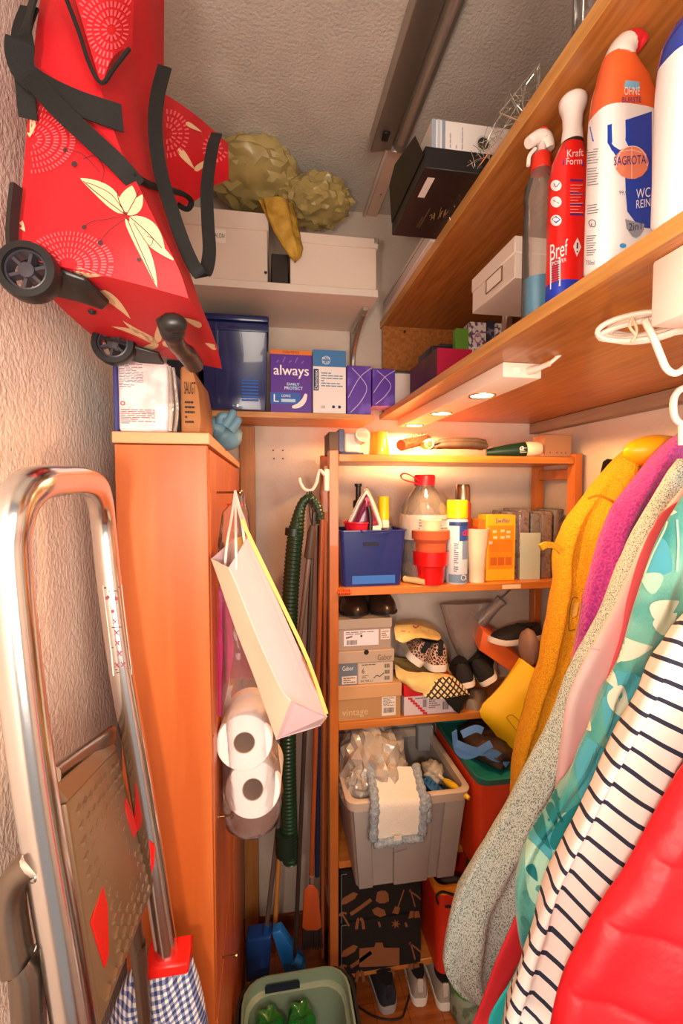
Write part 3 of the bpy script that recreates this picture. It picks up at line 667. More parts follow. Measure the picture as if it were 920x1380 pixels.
# checked cloth bag at the ladder foot
def checked():
    m = bpy.data.materials.new('blue check cloth'); m.use_nodes = True; nt = m.node_tree; N = nt.nodes; L = nt.links; b = N['Principled BSDF']; b.inputs['Roughness'].default_value = .8
    tc = N.new('ShaderNodeTexCoord'); sep = N.new('ShaderNodeSeparateXYZ')
    mp = N.new('ShaderNodeMapping'); mp.inputs['Rotation'].default_value = (0, .25, 0); L.new(tc.outputs['Object'], mp.inputs[0]); L.new(mp.outputs[0], sep.inputs[0])
    outs = []
    for ax in (0, 2):
        mu = N.new('ShaderNodeMath'); mu.operation = 'MULTIPLY'; mu.inputs[1].default_value = 1/.0095; L.new(sep.outputs[ax], mu.inputs[0])
        fr = N.new('ShaderNodeMath'); fr.operation = 'FRACT'; L.new(mu.outputs[0], fr.inputs[0])
        gt = N.new('ShaderNodeMath'); gt.operation = 'GREATER_THAN'; gt.inputs[1].default_value = .5; L.new(fr.outputs[0], gt.inputs[0]); outs.append(gt)
    ad = N.new('ShaderNodeMath'); L.new(outs[0].outputs[0], ad.inputs[0]); L.new(outs[1].outputs[0], ad.inputs[1])
    hf = N.new('ShaderNodeMath'); hf.operation = 'MULTIPLY'; hf.inputs[1].default_value = .5; L.new(ad.outputs[0], hf.inputs[0])
    r = N.new('ShaderNodeValToRGB'); r.color_ramp.interpolation = 'CONSTANT'
    r.color_ramp.elements[0].color = lin('ded4cc'); e = r.color_ramp.elements.new(.4); e.color = lin('7c84a8'); r.color_ramp.elements[1].position = .4
    r.color_ramp.elements[2].position = .9; r.color_ramp.elements[2].color = lin('303860')
    r.color_ramp.elements[1].color = lin('7c84a8'); L.new(hf.outputs[0], r.inputs[0]); L.new(r.outputs[0], b.inputs['Base Color']); return m
rg = []
for k, (y, xa_, xb_) in enumerate(((1297,192,250),(1306,178,258),(1330,160,266),(1360,148,274),(1400,142,282),(1460,140,288),(1520,146,284))):
    a, b = at(xa_, y, .74), at(xb_, y, .74); c = (a+b)/2; w_ = (b-a).length/2
    rg.append([c+V(w_*math.cos(q)*(1+.03*math.sin(5*q+k)), .05*min(1,.35+k*.2)*math.sin(q)+.004*math.sin(7*q+k*.8), .006*math.sin(3*q)) for q in [2*PI*j/36 for j in range(36)]])
tag(obj('checked_cloth_bag', MB().loft(rg), checked(), smooth=1.2), 'blue and white checked cloth bag hanging at the ladder foot', 'bag')
# ================================================================ high white shelf: boxes and yellow bag
M_CARD = mat('white cardboard', 'd9c4b4', .6)
t = thing('storage_box', 'large white lidded cardboard box at left on the white shelf, with a small label', 'box', (-.2, 1.66, WZ1), group=None)
x0, x1, z0, z1 = rect(246, 362, 283, 387, WY+.015)
obj('box_body', bx(XL+.012, x1-.004, WY+.015, 1.80, WZ1+.001, z1-.05), M_CARD, t, bevel=.002)
obj('lid', bx(XL+.008, x1, WY+.010, 1.805, z1-.055, z1), M_CARD, t, bevel=.003)
a = rect(287, 304, 309, 327, WY+.014)
patch(t, 'label_card', C('e8d8c8', .6), *front(*a, WY+.014)); txt(t, 'ALON', C('3a2a20', .6), *sub_(front(*a, WY+.0135), .12, .9, .35, .7))
a = rect(357, 361, 366, 369, WY+.014); disc(t, 'rivet', C('3a2418', .5), *front(*a, WY+.0145), .2, .5, .005)
t = thing('storage_box', 'white lidded cardboard box with metal corners at the right end of the white shelf', 'box', (.2, 1.66, WZ1))
x0, x1, z0, z1 = rect(391, 509, 317, 389, WY+.015)
obj('box_body', bx(x0, x1-.005, WY+.015, 1.80, WZ1+.001, z1-.03), M_CARD, t, bevel=.002)
obj('lid', bx(x0-.004, x1, WY+.010, 1.805, z1-.034, z1), M_CARD, t, bevel=.003)
obj('metal_corner', bx(x1-.014, x1+.001, WY+.008, WY+.025, z1-.018, z1+.001), M_STEEL, t, bevel=.002)
t = thing('dark_gap_fill', 'dark box wedged in the gap between the two white storage boxes', 'box', (.05, 1.7, WZ1))
obj('gap_fill', bx(at(364,365,1.53).x+.004, x0-.006, 1.54, 1.79, WZ1+.001, at(375,340,1.53).z), C('2c2420', .5), t, bevel=.002)  # dark block put in for the shade between the two boxes
M_YB = film('yellow translucent bag', 'ecd084', .42, .3, .3, tint='fff2cc', bump=1.0, bscale=12)
ztop = rect(246, 362, 283, 387, WY+.015)[3]
t = thing('yellow_sack', 'translucent yellow plastic sack holding blankets on top of the white storage boxes', 'sack', (.0, 1.62, ztop))
obj('sack', MB().blob(at(345,238,1.62), (.150,.14,.092), .17, 4.2, 5, 4), M_YB, t, smooth=.5)
obj('sack_tail', MB().blob(at(425,272,1.60), (.118,.11,.066), .20, 4.6, 9, 4), M_YB, t, smooth=.5)
rg = []
for k, (x, y, r_) in enumerate(((372,268,.048),(378,290,.045),(386,312,.038),(394,330,.030),(398,343,.018),(398,349,.005))):
    c = at(x, y, 1.49); rg.append([c+V(r_*math.cos(q)*(1+.2*math.sin(5*q+k)), .012+.018*math.sin(q)*(1+.2*math.sin(4*q)), .004*math.sin(3*q)) for q in [2*PI*j/24 for j in range(24)]])
obj('sack_corner', MB().loft(rg), mat('gathered yellow film', 'c89c40', .3, col2='a87c28', scale=30, stretch=(2,2,.4), bump=.8, bscale=30, bdist=.008, stretch_=None) if False else mat('gathered yellow film', 'c89c40', .3, col2='a87c28', scale=30, bump=.8, bscale=30, bdist=.008), t, smooth=1.5)
tag(obj('folded_blanket', MB().blob(at(335,244,1.64), (.12,.09,.062), .18, 3, 12, 3), mat('grey green cloth', 'a8a48c', .9, col2='84826c', scale=18, bump=.5), smooth=2), 'grey green blanket packed inside the yellow sack', 'blanket')
tag(obj('dark_blanket', MB().blob(at(418,268,1.62), (.085,.07,.04), .2, 3, 15, 3), mat('dark fringed cloth', '7c7058', .9, col2='3c362c', scale=30, bump=.6), smooth=2), 'dark fringed blanket in the drooping end of the yellow sack', 'blanket')
# ================================================================ wooden shelf: crate and hygiene boxes
x0, x1, z0, z1 = rect(272, 362, 430, 552, LY+.01)
t = thing('blue_crate', 'dark blue plastic storage crate with slotted side on the light wooden shelf', 'crate', ((x0+x1)/2, 1.7, LZ1))
M_NAVY = mat('dark blue plastic', '16245e', .25, coat=.4)
y0, y1 = LY-.03, YB-.02
zt = z1-.02
rg = [[V(x0+.012-e,y0+.01-e*.5,z), V(x1-.012+e,y0+.01-e*.5,z), V(x1-.012+e,y1,z), V(x0+.012-e,y1,z)] for z, e in ((LZ1+.001,-.002),(z0+.05,.002),(zt-.03,.006),(zt-.03,.012),(zt-.004,.013),(zt,.008))]
obj('crate_body', MB().loft(rg), M_NAVY, t, bevel=.006, seg=2)
for i in range(7):
    z = LZ1+.03+.011*i; obj('side_slot', bx(x1-.092, x1-.035, y0+.0015, y0+.006, z, z+.0055), C('3468c8', .3), t, bevel=.001)
obj('crate_lid', bx(x0-.002, x1+.002, y0-.004, y1+.004, zt, zt+.022), M_NAVY, t, bevel=.007, seg=2)
obj('front_rib', bx(x0+.05, x0+.056, y0-.002, y0+.006, LZ1+.02, zt-.01), M_NAVY, t)
tag(obj('dark_carton', bx(x0-.12, x0-.012, LY+.01, 1.80, LZ1+.001, z0+.16), C('231f2c', .6), bevel=.002), 'dark box beside the blue crate, mostly behind the red trolley bag', 'box')
def carton(name, label, x0, x1, yt, yb, Y, dep, m, zb, cat='box', bev=.0015, group=None):
    a, b, zz, z1 = rect(x0, x1, yt, yb, Y)
    t = thing(name, label, cat, ((a+b)/2, Y+dep/2, zb), group=group)
    o = obj('carton', bx(a, b, Y, Y+dep, zb+.0006, z1), m, t, bevel=bev)
    return t, front(a, b, zb, z1, Y)
PU, WT = C('5a2c98', .4), C('f0e8e4', .5)
t, fc = carton('sanitary_pad_box', 'purple box of pads with white lettering reading always on the wooden shelf', 364, 420, 472, 557, LY+.012, .07, PU, LZ1)
patch(t, 'orange_band', C('e07828', .5), *sub_(fc, 0, 1, .93, 1)); txt(t, 'VORRATSPACK', C('7a2c1c', .6), *sub_(fc, .3, .7, .945, .985))
txt(t, 'always', C('fff4f4', .5), *sub_(fc, .08, .92, .55, .76), bold=.0012)
disc(t, 'oval', C('2c62b8', .5), *fc, .55, .42, .024, .5); txt(t, 'DAILY', C('fff', .5) if False else C('ffffff', .5), *sub_(fc, .40, .70, .44, .48), off=.0011); txt(t, 'PROTECT', C('ffffff', .5), *sub_(fc, .34, .78, .37, .42), off=.0011)
patch(t, 'blue_panel', C('2c62b8', .5), *sub_(fc, .0, .72, .14, .32), off=.0006); txt(t, 'L', C('ffffff', .5), *sub_(fc, .08, .2, .17, .29), off=.0012); txt(t, 'LONG', C('ffffff', .5), *sub_(fc, .27, .48, .25, .29), off=.0012)
patch(t, 'pill', C('bcd8f0', .5), *sub_(fc, .26, .6, .17, .22), off=.0010)
O, U, W_ = map(Vector, fc); mb = MB()
pts = [O+U*u+W_*v+V(0,-.0015,0) for u, v in ((.52,.09),(.68,.12),(.80,.20),(.86,.31))]
pc = catmull(pts, 4); mb = MB().ribbon(pc, [.006+.012*math.sin(PI*(i+.7)/(len(pc)+.6)) for i in range(len(pc))], V(-.7,0,.7), .0006)
obj('pad_picture', mb, C('f4ece8', .5), t)
for k in range(5):
    pts = [O+U*(.15+.15*k+.02*q)+W_*(.80+.03*q*(1 if k % 2 else .4))+V(0,-.0006,0) for q in range(4)]
    obj('curl', MB().ribbon(catmull(pts, 3), .004, V(0,0,1), .0004), C('8a5cc8', .5), t)
t, fc = carton('tissue_carton', 'white and blue upright carton marked Demotex beside the purple pad box', 421.5, 466, 472, 559, LY+.010, .07, WT, LZ1)
patch(t, 'blue_top', C('3c78b0', .5), *sub_(fc, 0, 1, .74, 1)); disc(t, 'ring', C('d8e4f0', .5), *fc, .4, .84, .015, hole=.9)
txt(t, 'AKTIV', C('ffffff', .5), *sub_(fc, .27, .52, .85, .89)); txt(t, 'PLUS', C('ffffff', .5), *sub_(fc, .29, .5, .79, .83))
patch(t, 'navy_strip', C('14285c', .5), *sub_(fc, .02, .17, .36, .70))
O, U, W_ = map(Vector, fc); txt(t, 'Demotex', C('ffffff', .5), O+U*.14+W_*.38, W_*.30, -U*.09, off=.001)
fine(t, C('6a88a8', .6), *sub_(fc, .25, .9, .42, .66), rows=6, seed=2)
for u in (.62, .8): disc(t, 'icon', C('16284c', .5), *fc, u, .11, .0055)
txt(t, '100', C('404858', .5), *sub_(fc, .24, .36, .085, .125))
for i, (xa_, xb_, yt, lab) in enumerate(((467.5, 500, 493, 'purple carton with pale curved lines next to the white and blue carton'), (501.5, 532, 497, 'purple carton with a white arc, furthest right beside the white bin'))):
    Y = LY+.02 if i == 0 else LY+.035
    t, fc = carton('purple_carton', lab, xa_, xb_, yt, 559, Y, .09, mat('purple print', '5c3aa4', .4, col2='7458c0', scale=16, lo=.5, hi=.62), LZ1 if i == 0 else ZB1, group=None)
    O, U, W_ = map(Vector, fc)
    for q in range(2):
        pts = [O+U*u+W_*v+V(0,-.0006,0) for u, v in (((.2,.95),(.8,.6),(.6,.3),(.15,.05)) if q == 0 else ((.05,.35),(.5,.75),(.95,.95),(1,.97)))]
        obj('curve_print', MB().ribbon(catmull(pts, 5), .0025, V(1,0,.2), .0003), C('c8b8e0', .5), t)
# ================================================================ things on top of the rack (z = S1)
def X_(px, py, Y): return at(px, py, Y).x
def Z_(px, py, Y): return at(px, py, Y).z
def lathe_thing(name, label, cat, x0, x1, yt, yb, Y, zb, prof, m, n=24):
    """turned thing; prof = [(radius fraction, height fraction)]"""
    a, b, z0, z1 = rect(x0, x1, yt, yb, Y); r = (b-a)/2; h = z1-zb
    t = thing(name, label, cat, ((a+b)/2, Y, zb))
    T_ = Matrix.Translation(((a+b)/2, Y, zb+.0006))
    return t, T_, r, h
t, fc = carton('grey_carton', 'small grey brown box at the left end of the rack top', 443, 456, 582, 607, 1.54, .12, C('5a4438', .6), S1)
t = thing('vacuum_nozzle', 'white plastic nozzle with open round mouth and dark base on the rack top', 'nozzle', (X_(478,600,1.56), 1.6, S1))
M_CRP = C('e8d8c8', .4)
obj('dark_base', bx(X_(457,600,1.55), X_(490,600,1.55), 1.55, 1.66, S1+.001, S1+.008), C('3c4468', .5), t, bevel=.002)
obj('back_plate', bx(X_(456,600,1.55), X_(464,600,1.55), 1.55, 1.66, S1+.008, Z_(460,578,1.55)), C('54587c', .45), t, bevel=.003)
obj('body', bx(X_(464,600,1.555), X_(486,600,1.555), 1.555, 1.64, S1+.008, Z_(475,583,1.555)), M_CRP, t, bevel=.010, seg=3)
p0, p1 = at(480, 597, 1.60), at(489, 586, 1.53)
q = [p0.lerp(p1, s) for s in (0,.3,.6,.85,1,1,.85,.6)]
obj('mouth', MB().tube(q, [.016,.020,.0225,.0245,.026,.022,.021,.019], 18), M_CRP, t)
obj('mouth_inside', MB().tube([p0.lerp(p1, .90), p0.lerp(p1, .93)], .0225, 18), C('6a5244', .7), t)
t, T_, r, h = lathe_thing('yellow_cup', 'amber yellow plastic cup turned upside down on the rack top', 'cup', 497, 524, 583, 608, 1.57, S1, None, None)
obj('cup', MB().lathe([(r,0),(r*1.0,h*.06),(r*.86,h*.95),(r*.80,h),(.001,h)], 26, T_), mat('amber plastic', 'e89428', .3, coat=.4), t)
t = thing('hair_brush', 'round brown bristle brush with pale green handle end on the rack top', 'brush', (X_(560,600,1.6), 1.6, S1))
c0, c1 = at(540, 600, 1.58), at(575, 592, 1.68)
obj('core', MB().tube([c0, c1], .020, 14), C('7a4c30', .7), t)
br = MB()
for i in range(150):
    s = R.random(); a = R.uniform(0, 2*PI); d = (c1-c0).normalized(); p = c0.lerp(c1, s); u = V(1,0,0).cross(d).normalized(); w_ = d.cross(u)
    q = u*math.cos(a)+w_*math.sin(a)
    if p.z+q.z*.033 < S1+.002: continue
    br.tube([p+q*.018, p+q*.032], .0007, 3)
tag(obj('bristles', br, C('4c3426', .8), t), kind='stuff')
obj('handle_socket', MB().tube([at(572,600,1.60), at(578,598,1.54), at(579,598,1.535)], [.016,.018,.012], 14), C('b8c88c', .45), t)
obj('socket_hole', MB().tube([at(578.5,598,1.537), at(579,598,1.533)], [.012,.010], 12), C('2c4420', .7), t)
t = thing('folded_umbrella', 'folded brown black umbrella in its pouch lying on the rack top', 'umbrella', (X_(615,600,1.58), 1.58, S1))
M_UMB = mat('dark taupe nylon', '4c3c30', .6, col2='382c24', scale=20, stretch=(1,1,1), bump=.3)
pts = [at(x, y, 1.58) for x, y in ((582,601),(592,598),(610,597),(630,597),(645,598),(653,600))]
mb = MB()
for k, (dy, dz, rr) in enumerate(((0,.0,.019),(-.022,-.004,.013),(.02,-.003,.014),(-.012,.010,.012))):
    pp = [V(p.x, p.y+dy, max(S1+rr*.9+.001, p.z-.004+dz)) for p in pts]
    tp = [rr*.45, rr*.9, rr, rr, rr*.9, rr*.4]
    obj('fold', MB().tube(catmull(pp, 3), [tp[min(5, i//3)] for i in range(len(catmull(pp, 3)))], 10), M_UMB, t)
t = thing('green_bottle', 'dark green bottle with cream cap lying on its side on the rack top', 'bottle', (X_(690,600,1.56), 1.57, S1))
a, b = at(655, 602, 1.58), at(707, 600, 1.555); a.z = S1+.016; b.z = S1+.0275
M_DG = C('123024', .35)
obj('body', MB().tube([a, a.lerp(b,.15), a.lerp(b,.6), b], [.012,.016,.024,.027], 22), M_DG, t, smooth=1)
d = (b-a).normalized()
obj('cap', MB().tube([b+d*.001, b+d*.004, b+d*.052, b+d*.058], [.025,.027,.0265,.022], 22), C('ecd0b0', .45), t)
lp = b-d*.03
disc(t, 'emblem', C('e8ece4', .5), lp+V(-.02,-.026,-.012), (d*.04), V(0,-.012,.036).normalized()*.03, .5, .5, .0075, hole=.55)
fine(t, C('d8dcd0', .5), lp+V(-.004,-.0262,-.014)+V(0,-.003,0), d*.024, V(0,-.002,.02), rows=4)
t, fc = carton('small_carton', 'small plain cardboard box at the right end of the rack top', 734, 770, 586, 611, 1.55, .08, mat('brown card', 'b8845c', .7), S1)
for u in (.2, .45, .62, .78): disc(t, 'mark', C('7a5034', .6), *fc, u, .2, .003)
# ================================================================ second rack shelf (z = S2)
t = thing('steam_iron', 'purple and white steam iron standing upright behind the blue basket', 'iron', (X_(492,700,1.62), 1.62, S2))
Yi = 1.60
def ir(pts, y): return [at(x, yy, y) for x, yy in pts]
outl = ((467,706),(474,692),(481,676),(488,664),(494,655),(499,662),(505,676),(511,692),(516,706),(517,740),(466,740))
obj('sole_plate', MB().loft([ir(outl, Yi+.022), ir(outl, Yi+.026)]), C('d8c8bc', .2, .8), t, bevel=.001)
cen = (492, 706)
def shrink(k, dy=0): return [(cen[0]+(x-cen[0])*k, cen[1]+(y-cen[1])*k+dy) for x, y in outl]
obj('white_shell', MB().loft([ir(shrink(.97), Yi+.021), ir(shrink(.90), Yi+.008)]), C('f0e4dc', .3), t, bevel=.002, seg=2)
obj('purple_shell', MB().loft([ir(shrink(.80, -1), Yi+.0075), ir(shrink(.62, 0), Yi-.022), ir(shrink(.45, 3), Yi-.034)]), mat('iron purple', '6c1c50', .25, coat=.5), t, bevel=.003, seg=2)
obj('handle', MB().tube(catmull(ir(((496,682),(498,690),(499,705),(498,720)), Yi-.05), 4), .009, 10), C('241a20', .4), t)
obj('dial', MB().lathe([(.007,0),(.007,.004),(.001,.005)], 14, Matrix.Translation(at(494,673,Yi-.028)) @ Matrix.Rotation(PI/2, 4, 'X')), C('a83c70', .4), t)
obj('body_base', bx(X_(474,720,1.6), X_(510,720,1.6), 1.60-.04, 1.62, S2+.0005, Z_(490,708,1.6)), C('e8dcd4', .4), t, bevel=.004)
t = thing('torch', 'slim black torch standing in the back left corner of the second shelf', 'torch', (X_(483,690,1.68), 1.68, S2))
c = X_(482.5, 690, 1.68); z0 = Z_(482, 683, 1.68); z1 = Z_(482, 652, 1.68)
obj('body', MB().lathe([(.012,0),(.012,z0-S2-.02),(.020,z0-S2),(.020,z0-S2+.022),(.010,z0-S2+.028),(.010,z1-S2-.012),(.014,z1-S2-.01),(.014,z1-S2)], 14, Matrix.Translation((c,1.68,S2+.0005))), C('1c1614', .4), t)
def can(name, label, x0, x1, yt, yb, Y, zb, parts, cat='can'):
    a, b, q0, q1 = rect(x0, x1, yt, yb, Y); r = (b-a)/2; h = q1-zb; cx = (a+b)/2
    t = thing(name, label, cat, (cx, Y, zb)); T_ = Matrix.Translation((cx, Y, zb+.0006))
    for nm, prof, m in parts: obj(nm, MB().lathe([(max(rr, .001)*r, hh*h) for rr, hh in prof], 24, T_), m, t)
    return t, cx, r, h
M_YEL = mat('yellow cap plastic', 'f0c818', .35)
can('spray_can', 'yellow capped spray can half hidden behind the iron', 509, 524, 669, 780, 1.66, S2, (('can', ((1,0),(1,.70),(.9,.72)), C('e4d8d0', .3)), ('cap', ((.95,.72),(.95,.99),(.85,1)), M_YEL)))
# blue basket
t = thing('blue_basket', 'dark blue plastic basket with handle slots on the second rack shelf', 'basket', (X_(503,760,1.55), 1.60, S2))
xa_, xb_, z0, z1 = rect(459, 546, 716, 789, 1.535)
M_BASK = mat('blue basket plastic', '1c2c74', .3, coat=.3)
def rr(x0, x1, y0, y1, z, r=.012, n=4):
    o = []
    for cx, cy, a0 in ((x1-r,y1-r,0),(x0+r,y1-r,PI/2),(x0+r,y0+r,PI),(x1-r,y0+r,1.5*PI)):
        o += [V(cx+r*math.cos(a0+PI/2*k/n), cy+r*math.sin(a0+PI/2*k/n), z) for k in range(n+1)]
    return o
y0, y1 = 1.535, 1.70; h = z1-S2; e = .013
def walls(x0, x1, y0, y1, zb, h, e, th=.0025, rad=.014, fl=0.0):
    out = [rr(x0+e, x1-e, y0+e, y1-e, zb+.0006, rad), rr(x0, x1, y0, y1, zb+h, rad)]
    if fl: out += [rr(x0-fl, x1+fl, y0-fl, y1+fl, zb+h, rad+fl), rr(x0-fl, x1+fl, y0-fl, y1+fl, zb+h+.004, rad+fl), rr(x0+th, x1-th, y0+th, y1-th, zb+h+.004, rad-th)]
    else: out += [rr(x0+th, x1-th, y0+th, y1-th, zb+h, rad-th)]
    out += [rr(x0+e+th, x1-e-th, y0+e+th, y1-e-th, zb+.004, rad-th)]
    return MB().loft(out)
obj('tub', walls(xa_-.002, xb_+.002, y0, y1, S2, h, e, fl=.006), M_BASK, t, smooth=.6)
obj('handle_slot', MB().loft([rr(0,.058,0,.013,0,.006), rr(0,.058,0,.013,.001,.006)], T=Matrix.Translation((X_(489,730,y0), y0-.0012, Z_(500,736,y0))) @ Matrix.Rotation(PI/2, 4, 'X')), C('0c1230', .6), t)
obj('handle_lip', MB().tube(catmull([V(X_(487,0,y0),y0-.006,z1+.004), V(X_(492,0,y0),y0-.012,z1-.004), V(X_(508,0,y0),y0-.012,z1-.006), V(X_(524,0,y0),y0-.010,z1-.004), V(X_(531,0,y0),y0-.006,z1+.004)], 3), .003, 6), M_BASK, t)
patch(t, 'label_strip', C('2c6cc8', .4), *sub_(front(xa_, xb_, S2, z1, y0+.009), .18, .85, .05, .2))
t = thing('red_bowl', 'red plastic bowl lying in the blue basket', 'bowl', (X_(485,712,1.60), 1.60, S2+.06))
a, b, q0, q1 = rect(463, 507, 703, 725, 1.585)
obj('bowl', MB().lathe([((b-a)*.36, 0), ((b-a)*.46, q1-q0-.006), ((b-a)*.5, q1-q0-.004), ((b-a)*.5, q1-q0), ((b-a)*.46, q1-q0), ((b-a)*.34, .004), (.001, .004)], 26, Matrix.Translation(((a+b)/2, 1.60, q0))), mat('red bowl plastic', 'd81c30', .35), t)
tag(obj('blue_cloth', MB().blob((X_(510,745,1.6), 1.61, S2+.045), (.075,.055,.040), .2, 3, 2, 3), C('2c5cb0', .8), smooth=2), 'bright blue cloth stuffed inside the blue basket', 'cloth')
tag(obj('charger', bx(X_(512,720,1.57), X_(530,720,1.57), 1.575, 1.60, S2+.085, Z_(520,712,1.57)), C('241c2c', .5), bevel=.004), 'small black device standing in the blue basket beside the red bowl', 'device')
# big clear bottle
t = thing('water_canister', 'large clear plastic bottle with red screw cap and carry handle on the second shelf', 'bottle', (X_(570,760,1.63), 1.63, S2))
a, b, q0, q1 = rect(540, 602, 640, 778, 1.63); r = (b-a)/2; cx = (a+b)/2; h = q1-S2
M_CLR = film('clear water bottle', 'e8dcd4', .22, .08, .55, bump=.3, bscale=25)
obj('bottle', MB().lathe([(.9*r,0),(r,.03*h),(r,.16*h),(.96*r,.18*h),(r,.2*h),(r,.36*h),(.95*r,.40*h),(r,.44*h),(r,.62*h),(.92*r,.70*h),(.7*r,.80*h),(.42*r,.88*h),(.36*r,.93*h)], 28, Matrix.Translation((cx,1.63,S2+.0006))), M_CLR, t, smooth=1)
obj('label_band', MB().lathe([(r*1.01,.40*h),(r*1.01,.63*h)], 28, Matrix.Translation((cx,1.63,S2)), cap=False), film('paper label', 'f0e4dc', .6, .4, .2), t)
M_RC = mat('red cap plastic', 'd0202c', .35)
obj('cap', MB().lathe([(.42*r,.90*h),(.44*r,.985*h),(.40*r,1.0*h),(.001,1.0*h)], 22, Matrix.Translation((cx,1.63,S2))), M_RC, t)
obj('carry_handle', MB().ribbon(catmull([at(x, y, 1.61) for x, y in ((572,650),(562,646),(552,640),(544,638),(540,641),(543,646),(556,650),(570,655))], 4), .010, V(0,1,.25), .004), M_RC, t)
for k in range(2): fine(t, C('6a6460', .6), V(cx-r*.55+k*r*.75, 1.63-r*.93, S2+.42*h), V(r*.45,0,0), V(0,0,.18*h), rows=7, seed=20+k)
# pots
t, cx, r, h = can('red_pot', 'red glazed pot with a terracotta flower pot nested in it on the second shelf', 556, 603, 742, 783, 1.565, S2, (('pot', ((.72,0),(.82,.5),(.84,.55),(.96,.58),(1,1),(.94,1),(.8,.6),(.001,.58)), mat('red glaze', 'd81418', .25, coat=.5)),), 'pot')
zt = S2+h
t, cx, r, h2 = can('flower_pot', 'terracotta flower pot nested in the red glazed pot', 555, 604, 714, 743, 1.565, zt-.012, (('pot', ((.82,0),(.84,.5),(.88,.52),(.92,.62),(1,.64),(1,.98),(.92,1),(.86,.9),(.80,.3),(.001,.2)), mat('terracotta', 'cc5c34', .75, bump=.15)),), 'pot')
can('cream_cup', 'small cream paper cup standing inside the terracotta pot', 564, 593, 700, 722, 1.565, zt+.025, (('cup', ((.85,0),(1,.93),(1.05,.95),(1.05,1),(.95,1),(.85,.1),(.001,.1)), C('f0e0b8', .5)),), 'cup')
M_CHROME = C('a8907c', .25, .9)
can('grey_spray_can', 'tall spray can with brownish metallic cap behind the yellow capped one', 612, 633, 653, 784, 1.63, S2, (('can', ((.95,0),(1,.02),(1,.80),(.85,.82)), C('a83028', .35)), ('cap', ((.9,.82),(.88,.97),(.75,1),(.001,1)), M_CHROME)), 'can')
t, cx, r, h = can('starch_spray', 'blue white spray can with bright yellow cap marked di on the second shelf', 602, 629, 674, 783, 1.56, S2, (('can', ((.96,0),(1,.015),(1,.76),(.9,.78)), C('ccd8e4', .3)), ('cap', ((.98,.785),(.98,.985),(.9,1),(.001,1)), M_YEL)), 'can')
def curvedlabel(cx, cy, r, z0, z1, a0, a1, m, t, name='label', n=10, off=.0007):
    return obj(name, MB().grid([[V(cx+(r+off)*math.sin(a0+(a1-a0)*k/n), cy-(r+off)*math.cos(a0+(a1-a0)*k/n), z) for k in range(n+1)] for z in (z0, z1)]), m, t)
curvedlabel(cx, 1.56, r, S2+.52*h, S2+.74*h, -.2, 1.3, C('2c50a0', .4), t); curvedlabel(cx, 1.56, r, S2+.30*h, S2+.52*h, .1, 1.3, C('8498b8', .4), t, 'picture_panel')
curvedlabel(cx, 1.56, r, S2+.02*h, S2+.12*h, -1.2, 1.2, C('6c88a8', .4), t, 'label_foot'); curvedlabel(cx, 1.56, r, S2+.70*h, S2+.745*h, -1.2, 1.2, C('24407c', .4), t, 'label_top', off=.0012)
txt(t, 'di', C('d82840', .4), (cx+.002, 1.56-r-.002, S2+.585*h), (.022,.004,0), (0,0,.022), bold=.001)
txt(t, 'STARCH', C('24407c', .4), (cx-.017, 1.56-r*.88-.0015, S2+.30*h), (0,0,.085), (-.008,.004,0)) if False else fine(t, C('3c5484', .5), (cx-.024, 1.56-r*.74-.002, S2+.15*h), (.012,-.012,0), (0,0,.35*h), rows=14, seed=8)
disc(t, 'seal', C('f4ece4', .4), (cx-.01, 1.56-r-.0016, S2+.03*h), (.03,0,0), (0,0,.03), .62, .55, .010, hole=.8)
# measuring cup with red
t, cx, r, h = can('plastic_tumbler', 'tall cream plastic tumbler beside the yellow capped spray can', 627, 657, 712, 779, 1.565, S2, (('tumbler', ((.66,0),(.68,.22),(.70,.23),(.80,.60),(.98,.97),(1.02,1),(.95,1),(.78,.6),(.62,.05),(.001,.05)), mat('cream tumbler', 'f0d8bc', .4, coat=.2)),), 'cup')
tag(obj('small_red_beaker', MB().lathe([(.012,0),(.014,.02),(.001,.021)], 16, Matrix.Translation((cx-.012,1.568,S2+h-.016))), C('c81820', .4)), 'small red cap sticking out of the cream tumbler', 'beaker')
# orange boxes
t, fc = carton('duster_box', 'yellow and orange box of duster refills on the second rack shelf', 655, 694, 694, 779, 1.565, .07, C('f0b020', .45), S2)
patch(t, 'orange_panel', C('ec8c1c', .45), *sub_(fc, .08, .94, .18, .84)); patch(t, 'orange_panel', C('e47c18', .45), *sub_(fc, .12, .9, .44, .62), off=.0008)
txt(t, 'Swiffer', C('2c50a0', .5), *sub_(fc, .3, .8, .88, .95), off=.001); 
for i in range(3):
    patch(t, 'picture_tile', C('c8641c', .5), *sub_(fc, .14+.26*i, .36+.26*i, .24, .36), off=.0012)
for k, (u, v) in enumerate(((.28,.75),(.55,.76),(.75,.74),(.3,.66),(.55,.66),(.74,.67))):
    O, U, W_ = sub_(fc, u-.07, u+.07, v-.02, v+.02); patch(t, 'duster_picture', C('f4d09c', .5), O, U, W_, off=.001)
patch(t, 'icon', C('e8e0d0', .5), *sub_(fc, .1, .2, .56, .61), off=.0014); txt(t, 'Z', C('20140c', .5), *sub_(fc, .12, .18, .565, .605), off=.002)
x0, x1, z0, z1 = rect(646, 655, 700, 779, 1.575)
t = thing('refill_box', 'narrow orange brown box directly left of the yellow duster box', 'box', (x0, 1.6, S2))
obj('carton', bx(x0-.004, x1-.001, 1.576, 1.65, S2+.0006, z1), C('c87020', .5), t, bevel=.001); patch(t, 'blue_print', C('2c3c68', .5), *sub_(front(x0-.004, x1-.001, S2, z1, 1.576), .1, .8, .1, .3))
